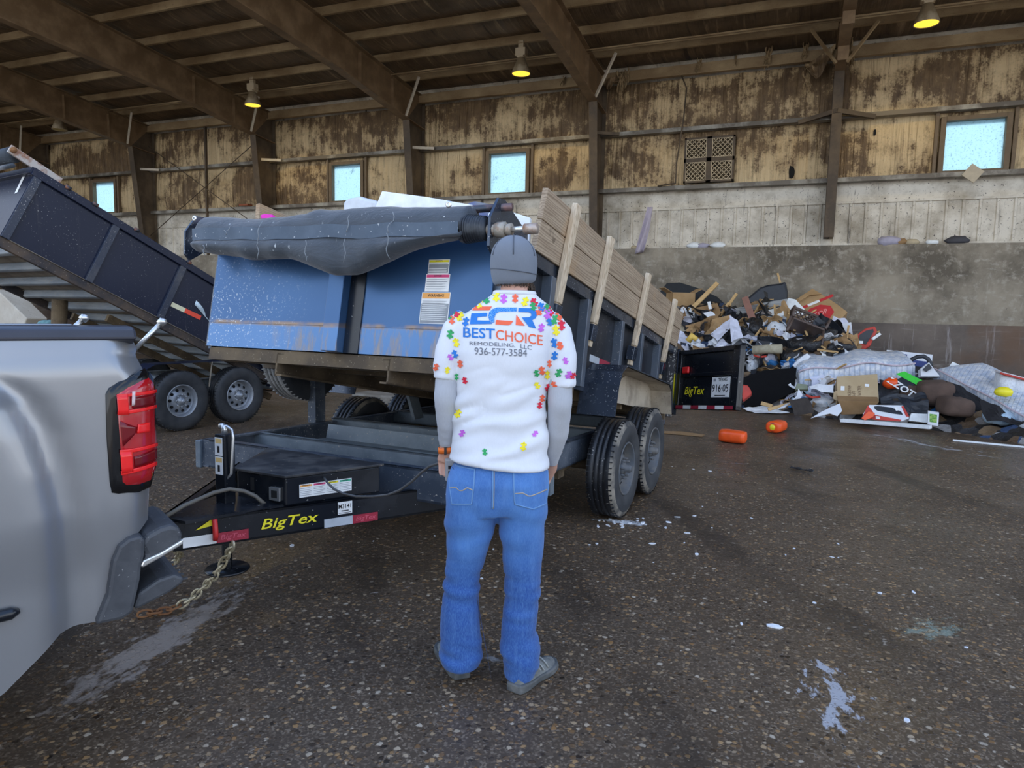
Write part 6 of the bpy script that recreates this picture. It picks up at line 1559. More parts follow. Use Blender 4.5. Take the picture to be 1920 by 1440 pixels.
# bags
bag(1413, 622, 27, 27, M_BBAG, 'shiny black rubbish bag left of the brown chair', seed=2)
bag(1507, 650, 36, 20, M_BBAG, 'large flat black rubbish bag in front of the brown chair', seed=3, knot=False)
bag(1486, 672, 22, 20, M_BBAG, 'slumped black bag hanging below the large flat bag', seed=4, knot=False)
bag(1548, 628, 26, 14, M_BBAG, 'crinkled black bag in front of the white carton', seed=5)
bag(1575, 652, 32, 18, M_BBAG, 'wide crinkled black bag below the white carton', seed=6)
bag(1452, 738, 26, 20, M_BBAG, 'round black rubbish bag at the front foot of the heap', seed=7)
bag(1404, 754, 20, 7, M_BBAG, 'flat black bag lying on the floor behind the barn door', seed=8, knot=False)
bag(1436, 646, 20, 14, M_WBAG, 'rounded white bag above the beige carpet roll', seed=9)
bag(1458, 622, 20, 22, M_WBAG, 'tall translucent white bag under the chair arm', seed=10)
bag(1426, 668, 17, 9, M_WBAG, 'white bag with red tie below the carpet roll', seed=11)
bag(1412, 686, 16, 15, M_WBAG, 'white bag above the black panel', seed=12, knot=False)
bag(1447, 680, 15, 10, M_BLUEBAG, 'bright blue bag beside the white bag', seed=13, knot=False)
bag(1545, 755, 24, 13, M_WBAG, 'bulging white bag with red tie left of the tan carton', seed=14)
bag(1876, 783, 32, 15, M_SKYBAG, 'pale blue bag under the right hand mattress', seed=15, knot=False)
for px, py, lab in ((1425, 671, 'red drawstring on the white bag below the carpet roll'), (1522, 745, 'red drawstring on the bulging white bag')):
    p = mhit(px, py); tag(MB().tube([p+Vector((-.1,-.3,.06)), p+Vector((0,-.33,.03)), p+Vector((.12,-.3,.05))], .02, 6).build('drawstring', M_REDP), lab, 'string')
a, b = at(1412, 657, 13.6), at(1466, 654, 13.5); tag(MB().tube([a, (a+b)/2+Vector((0,0,.01)), b], .085, 14).build('carpet_roll', grimy('beige_carpet', (.38,.34,.24), (.46,.42,.31), .95, 0, 12, .4, .6, bump=.5)), 'rolled beige carpet among the white bags', 'carpet')
panel('flat_board', [(1393, 708), (1432, 694), (1494, 689), (1489, 733), (1440, 760), (1395, 762)], 12.9, 18, .05, plain('flat_black_panel', (.007,.007,.008), .9, 0, .15), 'large flat black panel leaning behind the barn door', 'panel')
panel('seat_cushion', [(1391, 721), (1402, 722), (1409, 733), (1408, 740), (1392, 752)], 12.3, 15, .2, M_REDP, 'red seat cushion just right of the barn door', 'cushion', bevel=.02)
# ---- mattresses
def mattress(a, b, Y0, Y1, h, d, roll, label, bd=1.0):
    """long quilted mattress from pixel a to pixel b (its near top edge), h thick, d deep"""
    p, q = at(*a, Y0), at(*b, Y1); dx = (q-p); L = dx.length; dx.normalize(); up = Vector((0, 0, 1)); y = up.cross(dx).normalized(); z = dx.cross(y)
    M = Matrix(((dx.x,y.x,z.x,p.x),(dx.y,y.y,z.y,p.y),(dx.z,y.z,z.z,p.z),(0,0,0,1))) @ RX(rad(roll))
    mb = MB(); n = 26; rings = []
    for i in range(n+1):
        x = L*i/n; e = min(1, min(i, n-i)/1.2); s_ = .75+.25*e; bend = bd*(.03*math.sin(i*.5)+.05*math.sin(math.pi*i/n))
        prof = [(0, -h*.5), (.0, -.05), (.05, 0), (d*.3, .02), (d*.7, .015), (d-.05, 0), (d, -.05), (d, -h+.05), (d-.05, -h), (.05, -h), (.0, -h+.05)]
        rings.append([(x, yy, zz*s_+bend-(1-s_)*h*.5) for yy, zz in prof])
    mb.loft(rings); o = mb.build('mattress', M_QUILT, M=M)
    o['label'] = label; o['category'] = 'mattress'
    for zz in (-.02, -h+.02):
        MB().tube([(L*i/n, -.012, zz+bd*(.03*math.sin(i*.5)+.05*math.sin(math.pi*i/n))) for i in range(n+1)], .013, 6).build('piping', M_PIPING, o)
    return o
mattress((1497, 694), (1716, 680), 13.0, 13.2, .38, .9, 12, 'quilted white mattress lying level in the middle of the heap')
mattress((1752, 688), (1945, 790), 13.4, 11.4, .40, .8, 9, 'quilted mattress sliding down at the right edge of the heap', .25)
panel('foam_slab', [(1786, 678), (1795, 682), (1865, 716), (1858, 724), (1780, 686)], 13.9, 35, .12, M_FOAM, 'long white foam slab behind the sliding mattress', 'foam')
crumple('torn_quilt', [(1490, 690), (1530, 676), (1546, 688), (1498, 700)], 13.1, 30, M_QUILT, 'torn quilt end at the left of the level mattress', 'bedding', 21, .12)
crumple('paper_sheet', [(1486, 684), (1512, 662), (1520, 668), (1494, 694)], 13.4, 20, M_PAPER, 'torn white sheet above the torn quilt end', 'paper', 22, .06)
# ---- middle right
panel('white_carton', [(1532, 616), (1596, 604), (1600, 636), (1566, 640), (1534, 640)], 14.9, 8, .35, [M_PAPER], 'white carton standing behind the crinkled black bags', 'box')
crumple('paper_sheet', [(1560, 596), (1585, 596), (1594, 606), (1556, 610)], 15.1, 35, M_PAPER2, 'folded lavender paper on top of the white carton', 'paper', 23, .08)
cs = panel('suitcase', [(1598, 652), (1606, 628), (1622, 616), (1640, 611), (1645, 620), (1632, 648), (1620, 656)], 14.7, 10, .22, M_REDP, 'red case with a black panel standing at the right of the bags', 'case', bevel=.02)
p0 = at(1622, 634, 14.68); Mx_ = cs.matrix_world.copy()
q = [hit(x, y, Mx_, 2, .012) for x, y in ((1609, 642), (1612, 628), (1624, 620), (1637, 617), (1638, 622), (1624, 646))]
MB().prism([(p.x, p.y) for p in q], .0, .02).build('side_panel', M_NAVYV, cs)
stick((1596, 641), (1618, 642), 14.4, 14.4, .05, M_FOAM, 'short white lath across the red case', 'lath', 'lath')
stick((1636, 636), (1650, 626), 14.6, 14.8, .05, M_FOAM, 'white lath sticking out behind the red case', 'lath', 'lath')
stick((1606, 668), (1620, 655), 14.2, 14.2, .035, M_PINE, 'thin pine lath below the red case', 'wood')
panel('plastic_tray', [(1604, 668), (1632, 654), (1640, 662), (1658, 676), (1606, 677)], 14.0, 25, .2, plain('pale_blue_plastic', (.55,.66,.74), .4), 'pale blue plastic tray behind the level mattress', 'tray', bevel=.02)
crumple('plastic_film', [(1578, 672), (1586, 655), (1598, 668), (1602, 680)], 13.7, 25, M_WBAG, 'peaked white plastic film at the back of the level mattress', 'plastic', 25, .05)
crumple('paper_plate', [(1536, 661), (1556, 655), (1570, 664), (1540, 670)], 13.8, 45, M_FOAM, 'broken white foam plate below the wide black bag', 'plate', 26, .04)
def tv_print(mb, M):
    a, b = hit(1663, 657, M, 2, 0), hit(1748, 667, M, 2, 0); ang_ = math.atan2(b.y-a.y, b.x-a.x); L = (b-a).length; Mz = T(a.x, a.y, .003) @ RZ(ang_)
    mb.box((0, -.22, 0), (L, -.115, .002), 1, Mz); mb.box((L*.40, -.075, 0), (L*.46, -.03, .002), 1, Mz); mb.box((L*.13, -.06, 0), (L*.27, -.05, .002), 2, Mz); mb.box((L*.13, -.085, 0), (L*.24, -.075, .002), 2, Mz)
panel('long_carton', [(1663, 656), (1749, 665), (1747, 684), (1700, 681), (1658, 678)], 14.1, 8, .2, [M_PAPER, plain('carton_blue', (.02,.045,.22), .5), M_GREYINK], 'long white carton with a dark blue lower half below the steel plate', 'box', extra=tv_print)
pts = [at(x, y, 13.6) for x, y in ((1696, 684), (1706, 676), (1720, 669), (1732, 668), (1740, 673), (1745, 682), (1746, 690))]
tag(MB().tube(pts, .035, 8).build('vacuum_hose', M_NAVYV), 'black hose arching in front of the long blue and white carton', 'hose')
bag(1722, 692, 22, 16, M_NAVYV, 'black vacuum body under the arching hose', 'vacuum_cleaner', 27, knot=False, cat='appliance')
panel('display_box', [(1727, 706), (1726, 692), (1742, 679), (1750, 690), (1763, 706)], 13.0, 10, .25, M_PAPER, 'white wedge shaped box with a black printed side', 'box')
panel('box_print', [(1730, 693), (1742, 681), (1748, 690), (1737, 697)], 12.97, 10, .02, M_NAVYV, 'black printed flap of the wedge shaped box', 'cardboard')
# tan carton with hand lettering
def tan_print(mb, M):
    for (px, py, s_, w_) in ((1593, 736, 'HOKEOW9', .24), (1602, 741, 'WHFE', .15), (1612, 737, 'SKLWATER', .26)):
        c = hit(px, py, M, 2, 0); text_in(mb, s_, T(c.x, c.y, .004) @ RZ(rad(90)), .075, 1, width=w_)
    for (px, py, w_, h_) in ((1580, 728, .055, .075), (1625.5, 722.5, .06, .045)):
        c = hit(px, py, M, 2, 0); mb.box((c.x-w_/2, c.y-h_/2, 0), (c.x+w_/2, c.y+h_/2, .003), 2)
panel('tan_carton', [(1569, 706), (1645, 701.5), (1648, 754), (1570, 751)], 12.35, 30, .45, [M_TANBOX, plain('brown_marker', (.16,.095,.05), .7), M_WHITE], 'large tan carton with sideways lettering at the front of the heap', 'box', extra=tan_print)
panel('tan_carton', [(1571, 751), (1648, 754), (1628, 776), (1578, 778)], 12.05, -12, .30, M_CARDD, 'lower carton under the large lettered tan carton', 'box')
panel('carton_flap', [(1563, 735), (1570, 732), (1571, 752), (1562, 748)], 12.3, 10, .012, M_TANBOX, 'open flap at the left of the large tan carton', 'cardboard')
# orange and white tool carton, small white box
oc_ = panel('tool_carton', [(1618, 776), (1630, 759), (1692, 760), (1705, 784), (1690, 790), (1640, 786)], 11.75, 35, .16, [M_PAPER], 'red and white tool carton with a cut out window in front of the tan carton', 'box', bevel=.003)
Mo = oc_.matrix_world.copy()
def on_oc(pxs, mat, name, z=.004):
    q = [hit(x, y, Mo, 2, z) for x, y in pxs]; MB().prism([(p.x, p.y) for p in q], 0, z).build(name, mat, oc_)
on_oc([(1617, 782), (1627, 760), (1634, 768), (1641, 778), (1690, 787), (1688, 790), (1640, 787)], M_REDP, 'red_side'); on_oc([(1690, 762), (1694, 761), (1705, 781), (1699, 781)], M_REDP, 'red_strip')
on_oc([(1639, 762), (1645, 761), (1672, 764), (1690, 772), (1693, 778), (1672, 775), (1645, 770), (1640, 766)], M_NAVYV, 'cut_out', .005); on_oc([(1642, 780), (1650, 781), (1650, 786), (1642, 785)], M_WHITE, 'print', .006); on_oc([(1676, 763), (1685, 763), (1688, 769), (1680, 770)], M_WHITE, 'sticker', .007)
panel('orange_flap', [(1615, 784), (1628, 771), (1641, 774), (1637, 782), (1622, 788)], 11.62, 20, .02, M_ORNG, 'bright orange flap at the left end of the tool carton', 'plastic')
wb = panel('white_box', [(1740, 771), (1761, 774), (1759, 799), (1739, 796)], 11.5, 3, .2, M_PAPER, 'small white box with a green picture standing at the foot of the heap', 'box', yaw=-8)
Mo = wb.matrix_world.copy()
for pxs in ([(1743, 775.5), (1757, 777.5), (1756.5, 793), (1743, 791)],):
    q = [hit(x, y, Mo, 2, .003) for x, y in pxs]; MB().prism([(p.x, p.y) for p in q], 0, .003).build('picture', grimy('green_picture', (.10,.32,.05), (.35,.55,.12), .5, 0, 30, .45, .55), wb)
panel('foam_block', [(1709, 775), (1740, 776), (1740, 793), (1704, 789)], 11.7, 12, .12, M_FOAM, 'white foam block left of the small green pictured box', 'foam')
tag(MB().bar(at(1578, 788, 11.55)+Vector((0,0,.0)), at(1745, 801, 10.95)+Vector((0,0,.0)), .09, .05).build('trim_board', M_FOAM, bevel=.004), 'long white trim board lying along the foot of the heap', 'board')
p = hit(1870, 834); tag(MB().bar((p.x-.5, p.y+.05, .012), (p.x+.6, p.y-.15, .012), .05, .02).build('trim_board', M_FOAM, bevel=.003), 'thin white lath on the floor at the right edge', 'board')
# brown suede cushions and black cloths
def cushion(px, py, Y, hw, hh, dep, mat, label, seed, name='sofa_cushion', cat='cushion'):
    p = at(px, py, Y); s_ = (p-EYE).dot(FW)/F_PX; mb = MB(); rx, rz = hw*s_, hh*s_
    vs = []; mb.ball((0,0,0), 1, 22)
    for v in mb.v:
        q = Vector(v); q = Vector([math.copysign(abs(c)**.55, c) for c in q]); n_ = 1+.08*noise.noise(q*1.8+Vector((seed*4,0,0)))+.05*noise.noise(q*5+Vector((0,seed,0)))
        vs.append((q.x*rx*n_, q.y*dep*n_, q.z*rz*n_))
    mb.v = vs; return tag(mb.build(name, mat, M=T(*p) @ RZ(seed*.07) @ RY(rad(seed*3-8))), label, cat)
cushion(1752, 737, 12.5, 32, 24, .28, M_SUEDE, 'big brown suede cushion in the middle right of the heap', 2)
cushion(1706, 733, 12.7, 22, 14, .25, M_SUEDE, 'smaller brown suede cushion left of the big one', 5)
cushion(1790, 762, 12.0, 26, 18, .25, M_SUEDE, 'low brown suede cushion behind the small white box', 4)
crumple('vinyl_sheet', [(1652, 744), (1736, 734), (1742, 776), (1656, 770)], 12.1, 35, M_NAVYV, 'black vinyl sheet spread in front of the brown cushions', 'vinyl', 31, .10)
crumple('vinyl_sheet', [(1648, 712), (1684, 722), (1682, 748), (1650, 758)], 12.6, 20, M_NAVYV, 'crumpled black vinyl right of the tan carton', 'vinyl', 32, .10)
crumple('black_cloth', [(1775, 712), (1835, 742), (1850, 775), (1790, 785)], 12.2, 30, plain('black_cloth', (.014,.014,.017), .9), 'black cloth hanging below the sliding mattress', 'cloth', 33, .12)
crumple('black_cloth', [(1835, 748), (1890, 772), (1920, 795), (1850, 790)], 11.6, 30, plain('dark_cloth', (.016,.015,.017), .9), 'black cloth in the hollow at the right edge', 'cloth', 34, .12)
def zz_print(mb, M):
    c = hit(1700, 721, M, 2, 0); text_in(mb, 'ZZOT', T(c.x-.08, c.y-.06, .004) @ RZ(rad(-38)), .16, 1, bold=.03); d_ = hit(1707, 711, M, 2, 0)
    mb.add([tuple(T(d_.x, d_.y, .004) @ RZ(rad(-30)) @ Vector(v)) for v in ((-.22,-.03,0),(.24,-.05,0),(.20,.07,0),(-.14,.08,0))], [(0,1,2,3)], 2)
panel('packaging_sleeve', [(1680, 712), (1694, 706), (1716, 720), (1700, 731), (1688, 730)], 12.5, 35, .02, [M_NAVYV, M_WHITE, plain('acid_green', (.05,.62,.05), .5)], 'black packaging sleeve with white lettering and a green flash', 'packaging', extra=zz_print)
tag(pebble(.14, 6, .1, 16, (1, .8, .7)).build('orange_ball', M_ORNG, M=T(*at(1673, 719, 12.6))), 'orange rounded plastic piece beside the green flashed sleeve', 'plastic')
# clear tub at the right edge
tb = thing('plastic_tub', 'clear plastic tub of white things with a red latch at the right edge', 'tub', T(*at(1900, 722, 12.5)) @ RY(rad(14)) @ SC(.72, .72, .72))
MB().loft([ring((0, 0, -.22), .30, .25, 20, 4), ring((0, 0, .18), .36, .30, 20, 4)], caps=True).build('tub', m_bag('milky_plastic', (.70,.74,.78), (.84,.86,.88), .25), tb)
MB().loft([ring((0, 0, .17), .38, .32, 20, 4), ring((0, 0, .21), .38, .32, 20, 4)]).build('lid', m_bag('milky_lid', (.72,.70,.72), (.84,.80,.80), .3), tb)
MB().tube([(-.38, -.33, .17), (.38, -.33, .17)], .022, 8).build('red_latch', M_REDP, tb)
bag(1868, 712, 18, 12, M_WBAG, 'white bag wedged left of the clear tub', seed=44)
tag(pebble(.09, 9, .15, 14, (1.3, .8, .8)).build('yellow_piece', M_YEL, M=T(*at(1882, 735, 11.9))), 'small yellow plastic piece on the sliding mattress', 'plastic')
# front foot, left of the tan carton
panel('torn_board', [(1470, 764), (1494, 742), (1497, 728), (1505, 740), (1500, 748), (1482, 756), (1460, 766)], 11.9, 40, .02, M_PAPER, 'torn white board propped on the round black bag', 'board')
panel('torn_board', [(1560, 762), (1575, 756), (1579, 770), (1570, 780), (1556, 775), (1520, 784), (1540, 772)], 11.6, 40, .015, M_PAPER, 'torn white board with a notch left of the lower carton', 'board')
crumple('brown_cloth', [(1478, 752), (1512, 746), (1528, 772), (1490, 780)], 11.7, 35, plain('dark_brown_cloth', (.05,.04,.034), .9), 'dark brown cloth at the foot of the heap', 'cloth', 36, .07)
crumple('rolled_paper', [(1518, 722), (1562, 722), (1564, 736), (1520, 730)], 12.4, 35, M_PAPER, 'roll of white papers below the level mattress', 'paper', 37, .08)
panel('green_cushion', [(1494, 718), (1514, 720), (1516, 730), (1490, 730)], 12.5, 30, .1, plain('olive_cushion', (.24,.27,.19), .8), 'flat olive cushion below the left end of the level mattress', 'cushion', bevel=.02)
stick((1428, 756), (1448, 762), 12.0, 11.9, .06, M_PINE, 'short pale stick on the floor below the round black bag', 'wood')
stick((1440, 768), (1500, 752), 11.8, 11.9, .05, M_PINE, 'pale lath lying below the round black bag', 'wood')
crumple('plaster_rubble', [(1392, 766), (1430, 762), (1480, 774), (1420, 774)], 12.5, 80, M_FOAM, 'smear of white broken plaster along the foot of the heap', 'plaster', 38, .03)
# ---- countless loose scraps: a few shapes, copied
def scrap_protos(name, mat, w, h, n, seed):
    out = []
    for i in range(n):
        def fn(a, b, i=i): return ((a-.5)*w*(1+.4*noise.noise(Vector((a*3, b*3, i+seed)))), (b-.5)*h*(1+.4*noise.noise(Vector((b*3, a*3, i+seed+9)))), .25*min(w, h)*(noise.noise(Vector((a*3.1, b*3.1, i*2.2+seed)))+.6*noise.noise(Vector((a*7, b*7, i+seed)))))
        o = MB().grid(fn, 5, 5, smooth=False).build(name, mat, solid=.006); out.append(o)
    return out
def scatter(name, mats, w, h, count, label, cat, group, seed, area, lift=.03, up=.8):
    random.seed(seed); pr = [p for i, m in enumerate(mats) for p in scrap_protos(name, m, w, h, 3, seed+i*3)]
    for k_ in range(count):
        o = pr[k_] if k_ < len(pr) else pr[k_ % len(pr)].copy()
        if k_ >= len(pr): COL.objects.link(o)
        for _ in range(60):
            px, py = random.uniform(*area[:2]), random.uniform(*area[2:]); p = mhit(px, py)
            if p.y < 16.4 and mound(p.x, p.y) > .02 and not any(a < px < c and b < py < d for a, b, c, d in ((1490, 540, 1592, 615), (1490, 662, 1730, 712), (1556, 700, 1655, 790), (1655, 640, 1760, 760), (1480, 585, 1545, 640))): break
        o.location = p+Vector((0, 0, lift)); o.rotation_euler = (random.uniform(0, 1.3), random.uniform(-.9, .9), random.uniform(0, 6.3)); s_ = random.uniform(.6, 1.35); o.scale = (s_, s_, s_)
        tag(o, label, cat, group)
scatter('paper_scrap', [M_PAPER, M_PAPER2],   .36, .26, 62, 'loose white paper scrap scattered in the rubbish heap', 'paper', 'white paper scraps in the heap', 60, (1275, 1700, 575, 760))
scatter('cardboard_scrap', [M_CARD, M_CARDD], .42, .30, 38, 'loose brown cardboard scrap scattered in the rubbish heap', 'cardboard', 'cardboard scraps in the heap', 70, (1255, 1720, 560, 775))
scatter('black_plastic_scrap', [M_BBAG, M_NAVYV], .46, .34, 44, 'crumpled black plastic scrap scattered in the rubbish heap', 'plastic', 'black plastic scraps in the heap', 80, (1280, 1590, 580, 700))
scatter('blue_plastic_scrap', [M_SKYBAG, M_BLUEBAG], .28, .2, 12, 'small blue plastic scrap scattered in the rubbish heap', 'plastic', 'blue plastic scraps in the heap', 90, (1380, 1760, 600, 780))
random.seed(95); proto = None
for k_ in range(30):
    px, py = random.uniform(1270, 1640), random.uniform(565, 760); p = mhit(px, py)
    if proto is None: proto = MB().bar((-.3, 0, 0), (.3, 0, 0), .035, .022).build('wood_splinter', M_PINE); o = proto
    else: o = proto.copy(); COL.objects.link(o)
    o.location = p+Vector((0, 0, .07)); o.rotation_euler = (random.uniform(-.4, .4), random.uniform(-1.1, 1.1), random.uniform(0, 6.3)); s_ = random.uniform(.5, 1.3); o.scale = (s_, 1, 1); tag(o, 'thin pine splinter lying loose in the rubbish heap', 'wood', 'pine splinters in the heap')
# ---- low dirt bank and kerb seen under the raised bed
def bank(a, b):
    x = -16+10.5*a; y = 13.2+3.75*b; k_ = sstep(0, .75, b)*sstep(0, .12, a)*(1-sstep(.9, 1, a)); return (x, y, -.03+k_*(.42+.3*noise.noise(Vector((x*.8, y*.8, 2)))+.12*noise.noise(Vector((x*3, y*3, 5)))))
tag(MB().grid(bank, 70, 26).build('dirt_bank', grimy('brown_rubble', (.11,.075,.045), (.20,.15,.10), .9, 0, 2, .4, .62, (.55,.55,.55), .66, .5)), 'low bank of brown dirt along the back wall seen under the raised bed', 'dirt', kind='stuff')
p = hit(690, 757); tag(MB().box((p.x-.35, p.y, 0), (p.x+1.8, p.y+.5, .16)).build('concrete_kerb', grimy('worn_kerb', (.22,.19,.15), (.32,.29,.24), .85, 0, 3, .42, .62), bevel=.03), 'worn concrete kerb on the floor behind the spare wheel', 'kerb')
# ---- what the bed still carries
def load(name, pxs, v, lean, thick, mat, label, cat, bev=.006):
    c = hit(sum(p[0] for p in pxs)/len(pxs), sum(p[1] for p in pxs)/len(pxs), MT, 1, v); M = MT @ plane_M(c, (1, 0, 0), (0, -math.cos(rad(lean)), math.sin(rad(lean))))
    q = [hit(x, y, M, 2, 0) for x, y in pxs]; return tag(MB().prism([(p.x, p.y) for p in q], -thick, 0).build(name, mat, M=M, bevel=bev), label, cat)
load('white_tub', [(642, 378), (652, 371), (672, 367), (706, 376), (716, 470), (644, 470)], 1.9, 4, .35, plain('grey_white_plastic', (.66,.70,.74), .4), 'grey white plastic tub rising behind the tarp roll', 'tub', .03)
load('white_board', [(716, 358), (800, 369), (890, 385), (905, 430), (870, 480), (698, 480), (702, 392)], 1.5, 8, .03, plain('bright_white_board', (.88,.91,.92), .5), 'large bright white board leaning out of the raised bed', 'board')
load('white_board', [(930, 388), (994, 408), (991, 470), (915, 470), (915, 400)], 1.2, 10, .03, plain('clean_white_board', (.86,.89,.90), .5), 'white board beside the crank at the right end of the tarp', 'board')
load('grey_sheet', [(875, 382), (890, 377), (915, 382), (940, 390), (930, 420), (880, 420)], 1.9, 12, .05, grimy('grey_blue_sheet', (.20,.22,.26), (.12,.15,.30), .5, 0, 5, .45, .6), 'grey and blue sheet behind the crank bracket', 'sheet')
load('pink_cloth', [(486, 403), (495, 400), (510, 401), (512, 412), (490, 412)], .35, 20, .05, plain('hot_pink_cloth', (.80,.02,.45), .7), 'small hot pink cloth on the tarp below the left board end', 'cloth', .01)
# ---- wall dressings: rag on the ledge, torn insulation, hole in the vinyl, conduit box
def hang(name, pxs, Y, mat, label, cat, seed):
    q = [at(px, py, Y) for px, py in pxs]; n = len(q)//2; L, R_ = q[:n], q[n:][::-1]
    def fn(a, b):
        i = min(int(b*(n-1)), n-2); t_ = b*(n-1)-i; l = L[i].lerp(L[i+1], t_); r_ = R_[i].lerp(R_[i+1], t_); p = l.lerp(r_, a); return (p.x, p.y-.07*math.sin(a*9+b*3+seed)*(.2+b), p.z)
    return tag(MB().grid(fn, 10, 14).build(name, mat, solid=.006), label, cat)
hang('rag', [(1217, 388), (1206, 430), (1191, 474), (1192, 482), (1204, 466), (1211, 430), (1221, 390)], 16.93, plain('lavender_rag', (.52,.47,.55), .9), 'pale lavender rag hanging over the wall ledge', 'rag', 1) if False else hang('rag', [(1214, 388), (1203, 430), (1189, 476), (1207, 472), (1217, 430), (1224, 388)], 16.90, plain('lavender_rag', (.52,.47,.55), .9), 'pale lavender rag hanging over the wall ledge', 'rag', 1)
M_INSUL = grimy('torn_insulation', (.40,.29,.16), (.24,.16,.08), .9, 0, 6, .4, .6, bump=.6)
hang('torn_facing', [(1572, 78), (1530, 110), (1506, 118), (1512, 130), (1530, 148), (1540, 140)], 16.9, M_LINER, 'torn sheet of wall facing drooping beside the bare column', 'insulation', 2)
hang('torn_facing', [(1128, 150), (1132, 160), (1138, 170), (1146, 166), (1154, 154), (1160, 142)], 16.92, M_LINER, 'torn corner of facing drooping at the second column', 'insulation', 3)
random.seed(31); pr = None
for px, py, s_ in ((1163, 150, .32), (1175, 143, .30), (1310, 120, .2), (1440, 103, .3), (1510, 92, .22), (1512, 150, .3), (1595, 78, .3), (1598, 108, .26), (1057, 150, .16), (1380, 110, .16), (1165, 160, .3)):
    if pr is None:
        mb = MB()
        for i in range(26):
            x, y, z = random.uniform(-.25, .25), random.uniform(-.15, .15), random.uniform(-.8, .4); mb.tube([(x, y, z+.25), (x+random.uniform(-.12, .12), y, z), (x+random.uniform(-.2, .2), y, z-.3)], [.05, .09, .015], 5)
        pr = mb.build('insulation_tuft', M_INSUL); o = pr
    else: o = pr.copy(); COL.objects.link(o)
    o.location = at(px, py, WY-.06); o.scale = (s_*.8, s_*.8, s_); o.rotation_euler = (0, random.uniform(-.3, .3), random.uniform(0, 6)); tag(o, 'tuft of brown insulation hanging along the eave', 'insulation', 'insulation tufts along the eave')
for px, py, s_, lab in ((1484, 322, .13, 'dark gash in the vinyl facing right of the louvred vent'), (1640, 248, .06, 'small dark hole in the facing right of the bare column')):
    p = at(px, py, WY+.26); tag(pebble(s_, 3, .5, 12, (.5, .25, 1)).build('facing_gash', M_HOLE, M=T(*p)), lab, 'hole')
p = at(1824, 325, WY+.02); tag(MB().box((-.14, -.02, -.14), (.14, .02, .14)).build('cardboard_square', plain('pale_board_square', (.55,.48,.36), .8), M=T(*p) @ RY(rad(38))), 'pale square of board lying tilted on the girt under the right window', 'board')
p = at(460, 382, WY+.0); tag(MB().box((-.16, -.1, 0), (.18, .1, .05)).build('red_tray', plain('rust_red_tray', (.30,.09,.04), .7), M=T(p.x, p.y, 4.705)), 'small rust red tray on the lower girt in the X braced bay', 'tray')
random.seed(77); lm = [plain('ledge_lilac', (.42,.40,.50), .7), M_CARDD, M_FOAM, plain('ledge_green', (.05,.35,.16), .6), plain('ledge_dark', (.06,.06,.07), .7), plain('ledge_tan', (.50,.42,.28), .8)]
for px, w_, mi, lab in ((1665, .5, 0, 'lilac bag lying on the concrete wall ledge'), (1676, .14, 3, 'green wrapper on the ledge beside the lilac bag'), (1686, .34, 1, 'brown scrap on the ledge right of the green wrapper'), (1710, .3, 5, 'tan scrap on the ledge below the right window'), (1747, .25, 2, 'white scrap on the ledge below the right window'), (1795, .45, 4, 'dark rag on the ledge below the right window'), (1300, .35, 2, 'white scrap on the ledge right of the lavender rag'), (1318, .3, 0, 'grey lilac scrap on the ledge right of the white scrap'), (1345, .35, 2, 'white wrapper on the ledge left of the bare column'), (1190, .2, 5, 'tan scrap on the ledge left of the lavender rag')):
    p = at(px, 455, 17.05); tag(pebble(w_*.5, mi+w_*9, .35, 12, (1, .4, .42)).build('ledge_scrap', lm[mi], M=T(p.x, WY+.06, 3.24+w_*.15)), lab, 'scrap')
# ---- loose things on the floor
jug = []
for i, (px, py, rz, lab) in enumerate(((1374, 826, -14, 'orange plastic container lying nearest the trailer'), (1456, 806, 70, 'orange plastic container with a yellow plug showing, nearer the heap'))):
    p = hit(px, py+4); j = thing('plastic_container', lab, 'container', T(p.x, p.y, .085) @ RZ(rad(rz)))
    rings = [ring((0, 0, 0), .001, .001, 20)]; 
    prof = [(-.165, .05), (-.155, .078), (-.09, .085), (.05, .083), (.12, .080), (.150, .074), (.162, .05)]
    MB().loft([[(x, r_*1.25*math.copysign(abs(math.cos(2*math.pi*k_/24))**.7, math.cos(2*math.pi*k_/24)), r_*.98*math.copysign(abs(math.sin(2*math.pi*k_/24))**.7, math.sin(2*math.pi*k_/24))) for k_ in range(24)] for x, r_ in prof]).build('body', M_ORNG, j)
    MB().lathe([(.001, -.172), (.036, -.172), (.040, -.164)], 20).build('plug', M_YEL if i else M_WHITE, j); MB().lathe([(.040, -.163), (.058, -.165), (.060, -.158)], 20).build('dark_ring', M_INK, j)
random.seed(17); prs = []
M_CHIP = grimy('white_chip', (.70,.73,.77), (.84,.85,.86), .6, 0, 30, .4, .6)
for i in range(5):
    mb = MB(); n = 7; poly = [((.5+.35*random.random())*math.cos(2*math.pi*k_/n)*(1.7 if i % 2 else 1), (.5+.35*random.random())*math.sin(2*math.pi*k_/n)) for k_ in range(n)]
    mb.prism([(x*.04, y*.04) for x, y in poly], 0, .012); prs.append(mb.build('plaster_chip', M_CHIP))
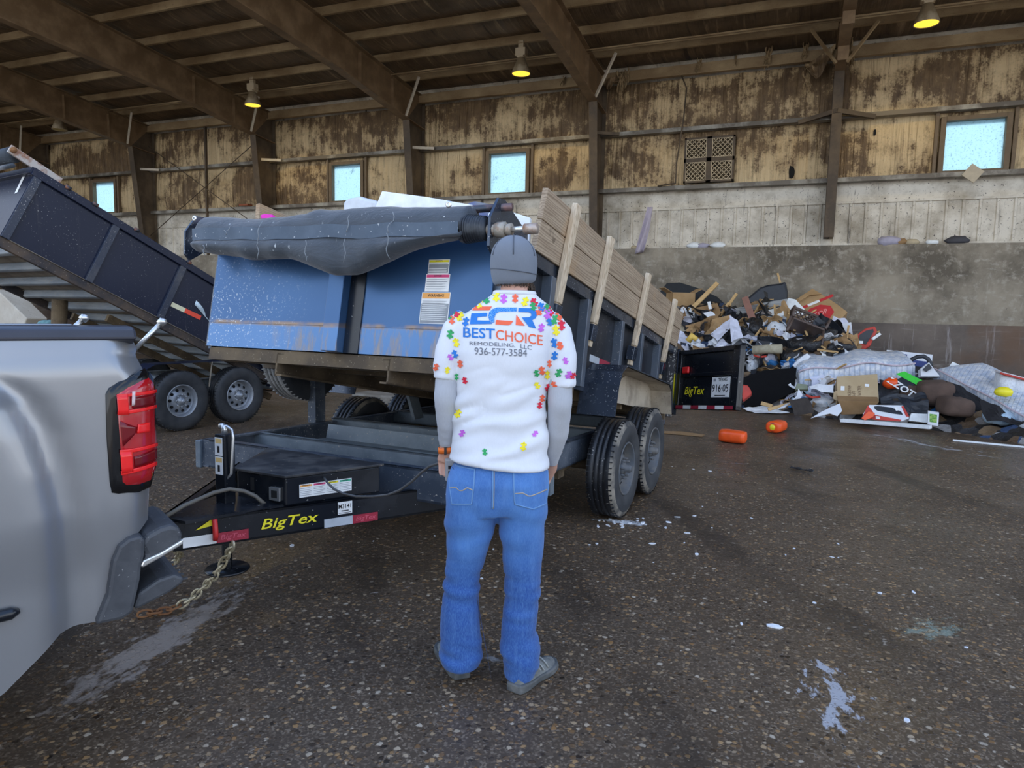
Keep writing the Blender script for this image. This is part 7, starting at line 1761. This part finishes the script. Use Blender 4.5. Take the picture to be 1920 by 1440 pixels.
spots = [(548, 1024, 1.1), (1270, 970, .8), (1253, 980, 1.3), (1288, 1000, .9), (1302, 968, 1.0), (1306, 1040, 1.0), (1223, 1020, .8), (1119, 1020, .7), (1248, 990, .7), (1180, 982, .9), (1165, 985, 1.0), (1150, 978, .8), (1195, 977, .8), (1205, 981, 1.0), (1138, 985, .7), (1331, 884, 1.2), (1452, 1176, 1.3), (1650, 1113, .9), (1713, 1111, .6), (1527, 1131, .7), (1701, 1352, .9), (1571, 1020, .5), (1489, 1029, .5), (1473, 1041, .4), (1812, 1215, .7), (1317, 950, .5), (1560, 1045, .5), (1572, 1046, .4), (1283, 1018, .4), (1105, 1022, .6), (1335, 990, .5), (1409, 972, .5), (1260, 875, .5), (1300, 880, .5), (1345, 925, .4), (1225, 1055, .4), (1390, 1170, .5), (903, 1085, .6), (925, 1030, .5), (700, 1015, .4), (815, 1005, .5)]+[(random.uniform(1112, 1215), random.uniform(972, 993), random.uniform(.35, .8)) for _ in range(16)]
for i, (px, py, s_) in enumerate(spots):
    o = prs[i] if i < 5 else prs[i % 5].copy()
    if i >= 5: COL.objects.link(o)
    p = hit(px, py); o.location = (p.x, p.y, .001); o.rotation_euler = (random.uniform(-.15, .15), random.uniform(-.1, .1), random.uniform(0, 6.3)); o.scale = (s_*.62, s_*.5, s_*.5); tag(o, 'small white plaster chip lying on the wet floor', 'plaster', 'white chips on the floor')
p = hit(1503, 884); tag(MB().grid(lambda a, b: ((a-.5)*.24, (b-.5)*.07, .012+.02*noise.noise(Vector((a*5, b*5, 1)))+.015), 8, 4, smooth=False).build('plastic_shred', M_BBAG, M=T(p.x, p.y, 0) @ RZ(-.5), solid=.004), 'black plastic shred lying alone on the floor right of the wheels', 'plastic')
p = hit(1272, 815); tag(MB().add([(-.30,-.03,.0),(.32,-.05,.0),(.34,.05,.01),(.0,.10,.02),(-.3,.06,.0)], [(0,1,2,3,4)]).build('cardboard_strip', M_CARDD, M=T(p.x, p.y, .01), solid=.008), 'flattened brown cardboard strip behind the rear wheel', 'cardboard')
p = hit(508, 735); tag(MB().grid(lambda a, b: ((a-.5)*1.2, (b-.5)*.6, .04+.25*math.sin(a*3.1)*math.sin(b*3.1)+.05*noise.noise(Vector((a*4, b*4, 8)))), 14, 10).build('brown_tarpaulin', plain('russet_tarpaulin', (.24,.11,.05), .7), M=T(p.x, p.y+.4, 0), solid=.01), 'russet tarpaulin heap behind the left hand trailer wheels', 'tarpaulin')
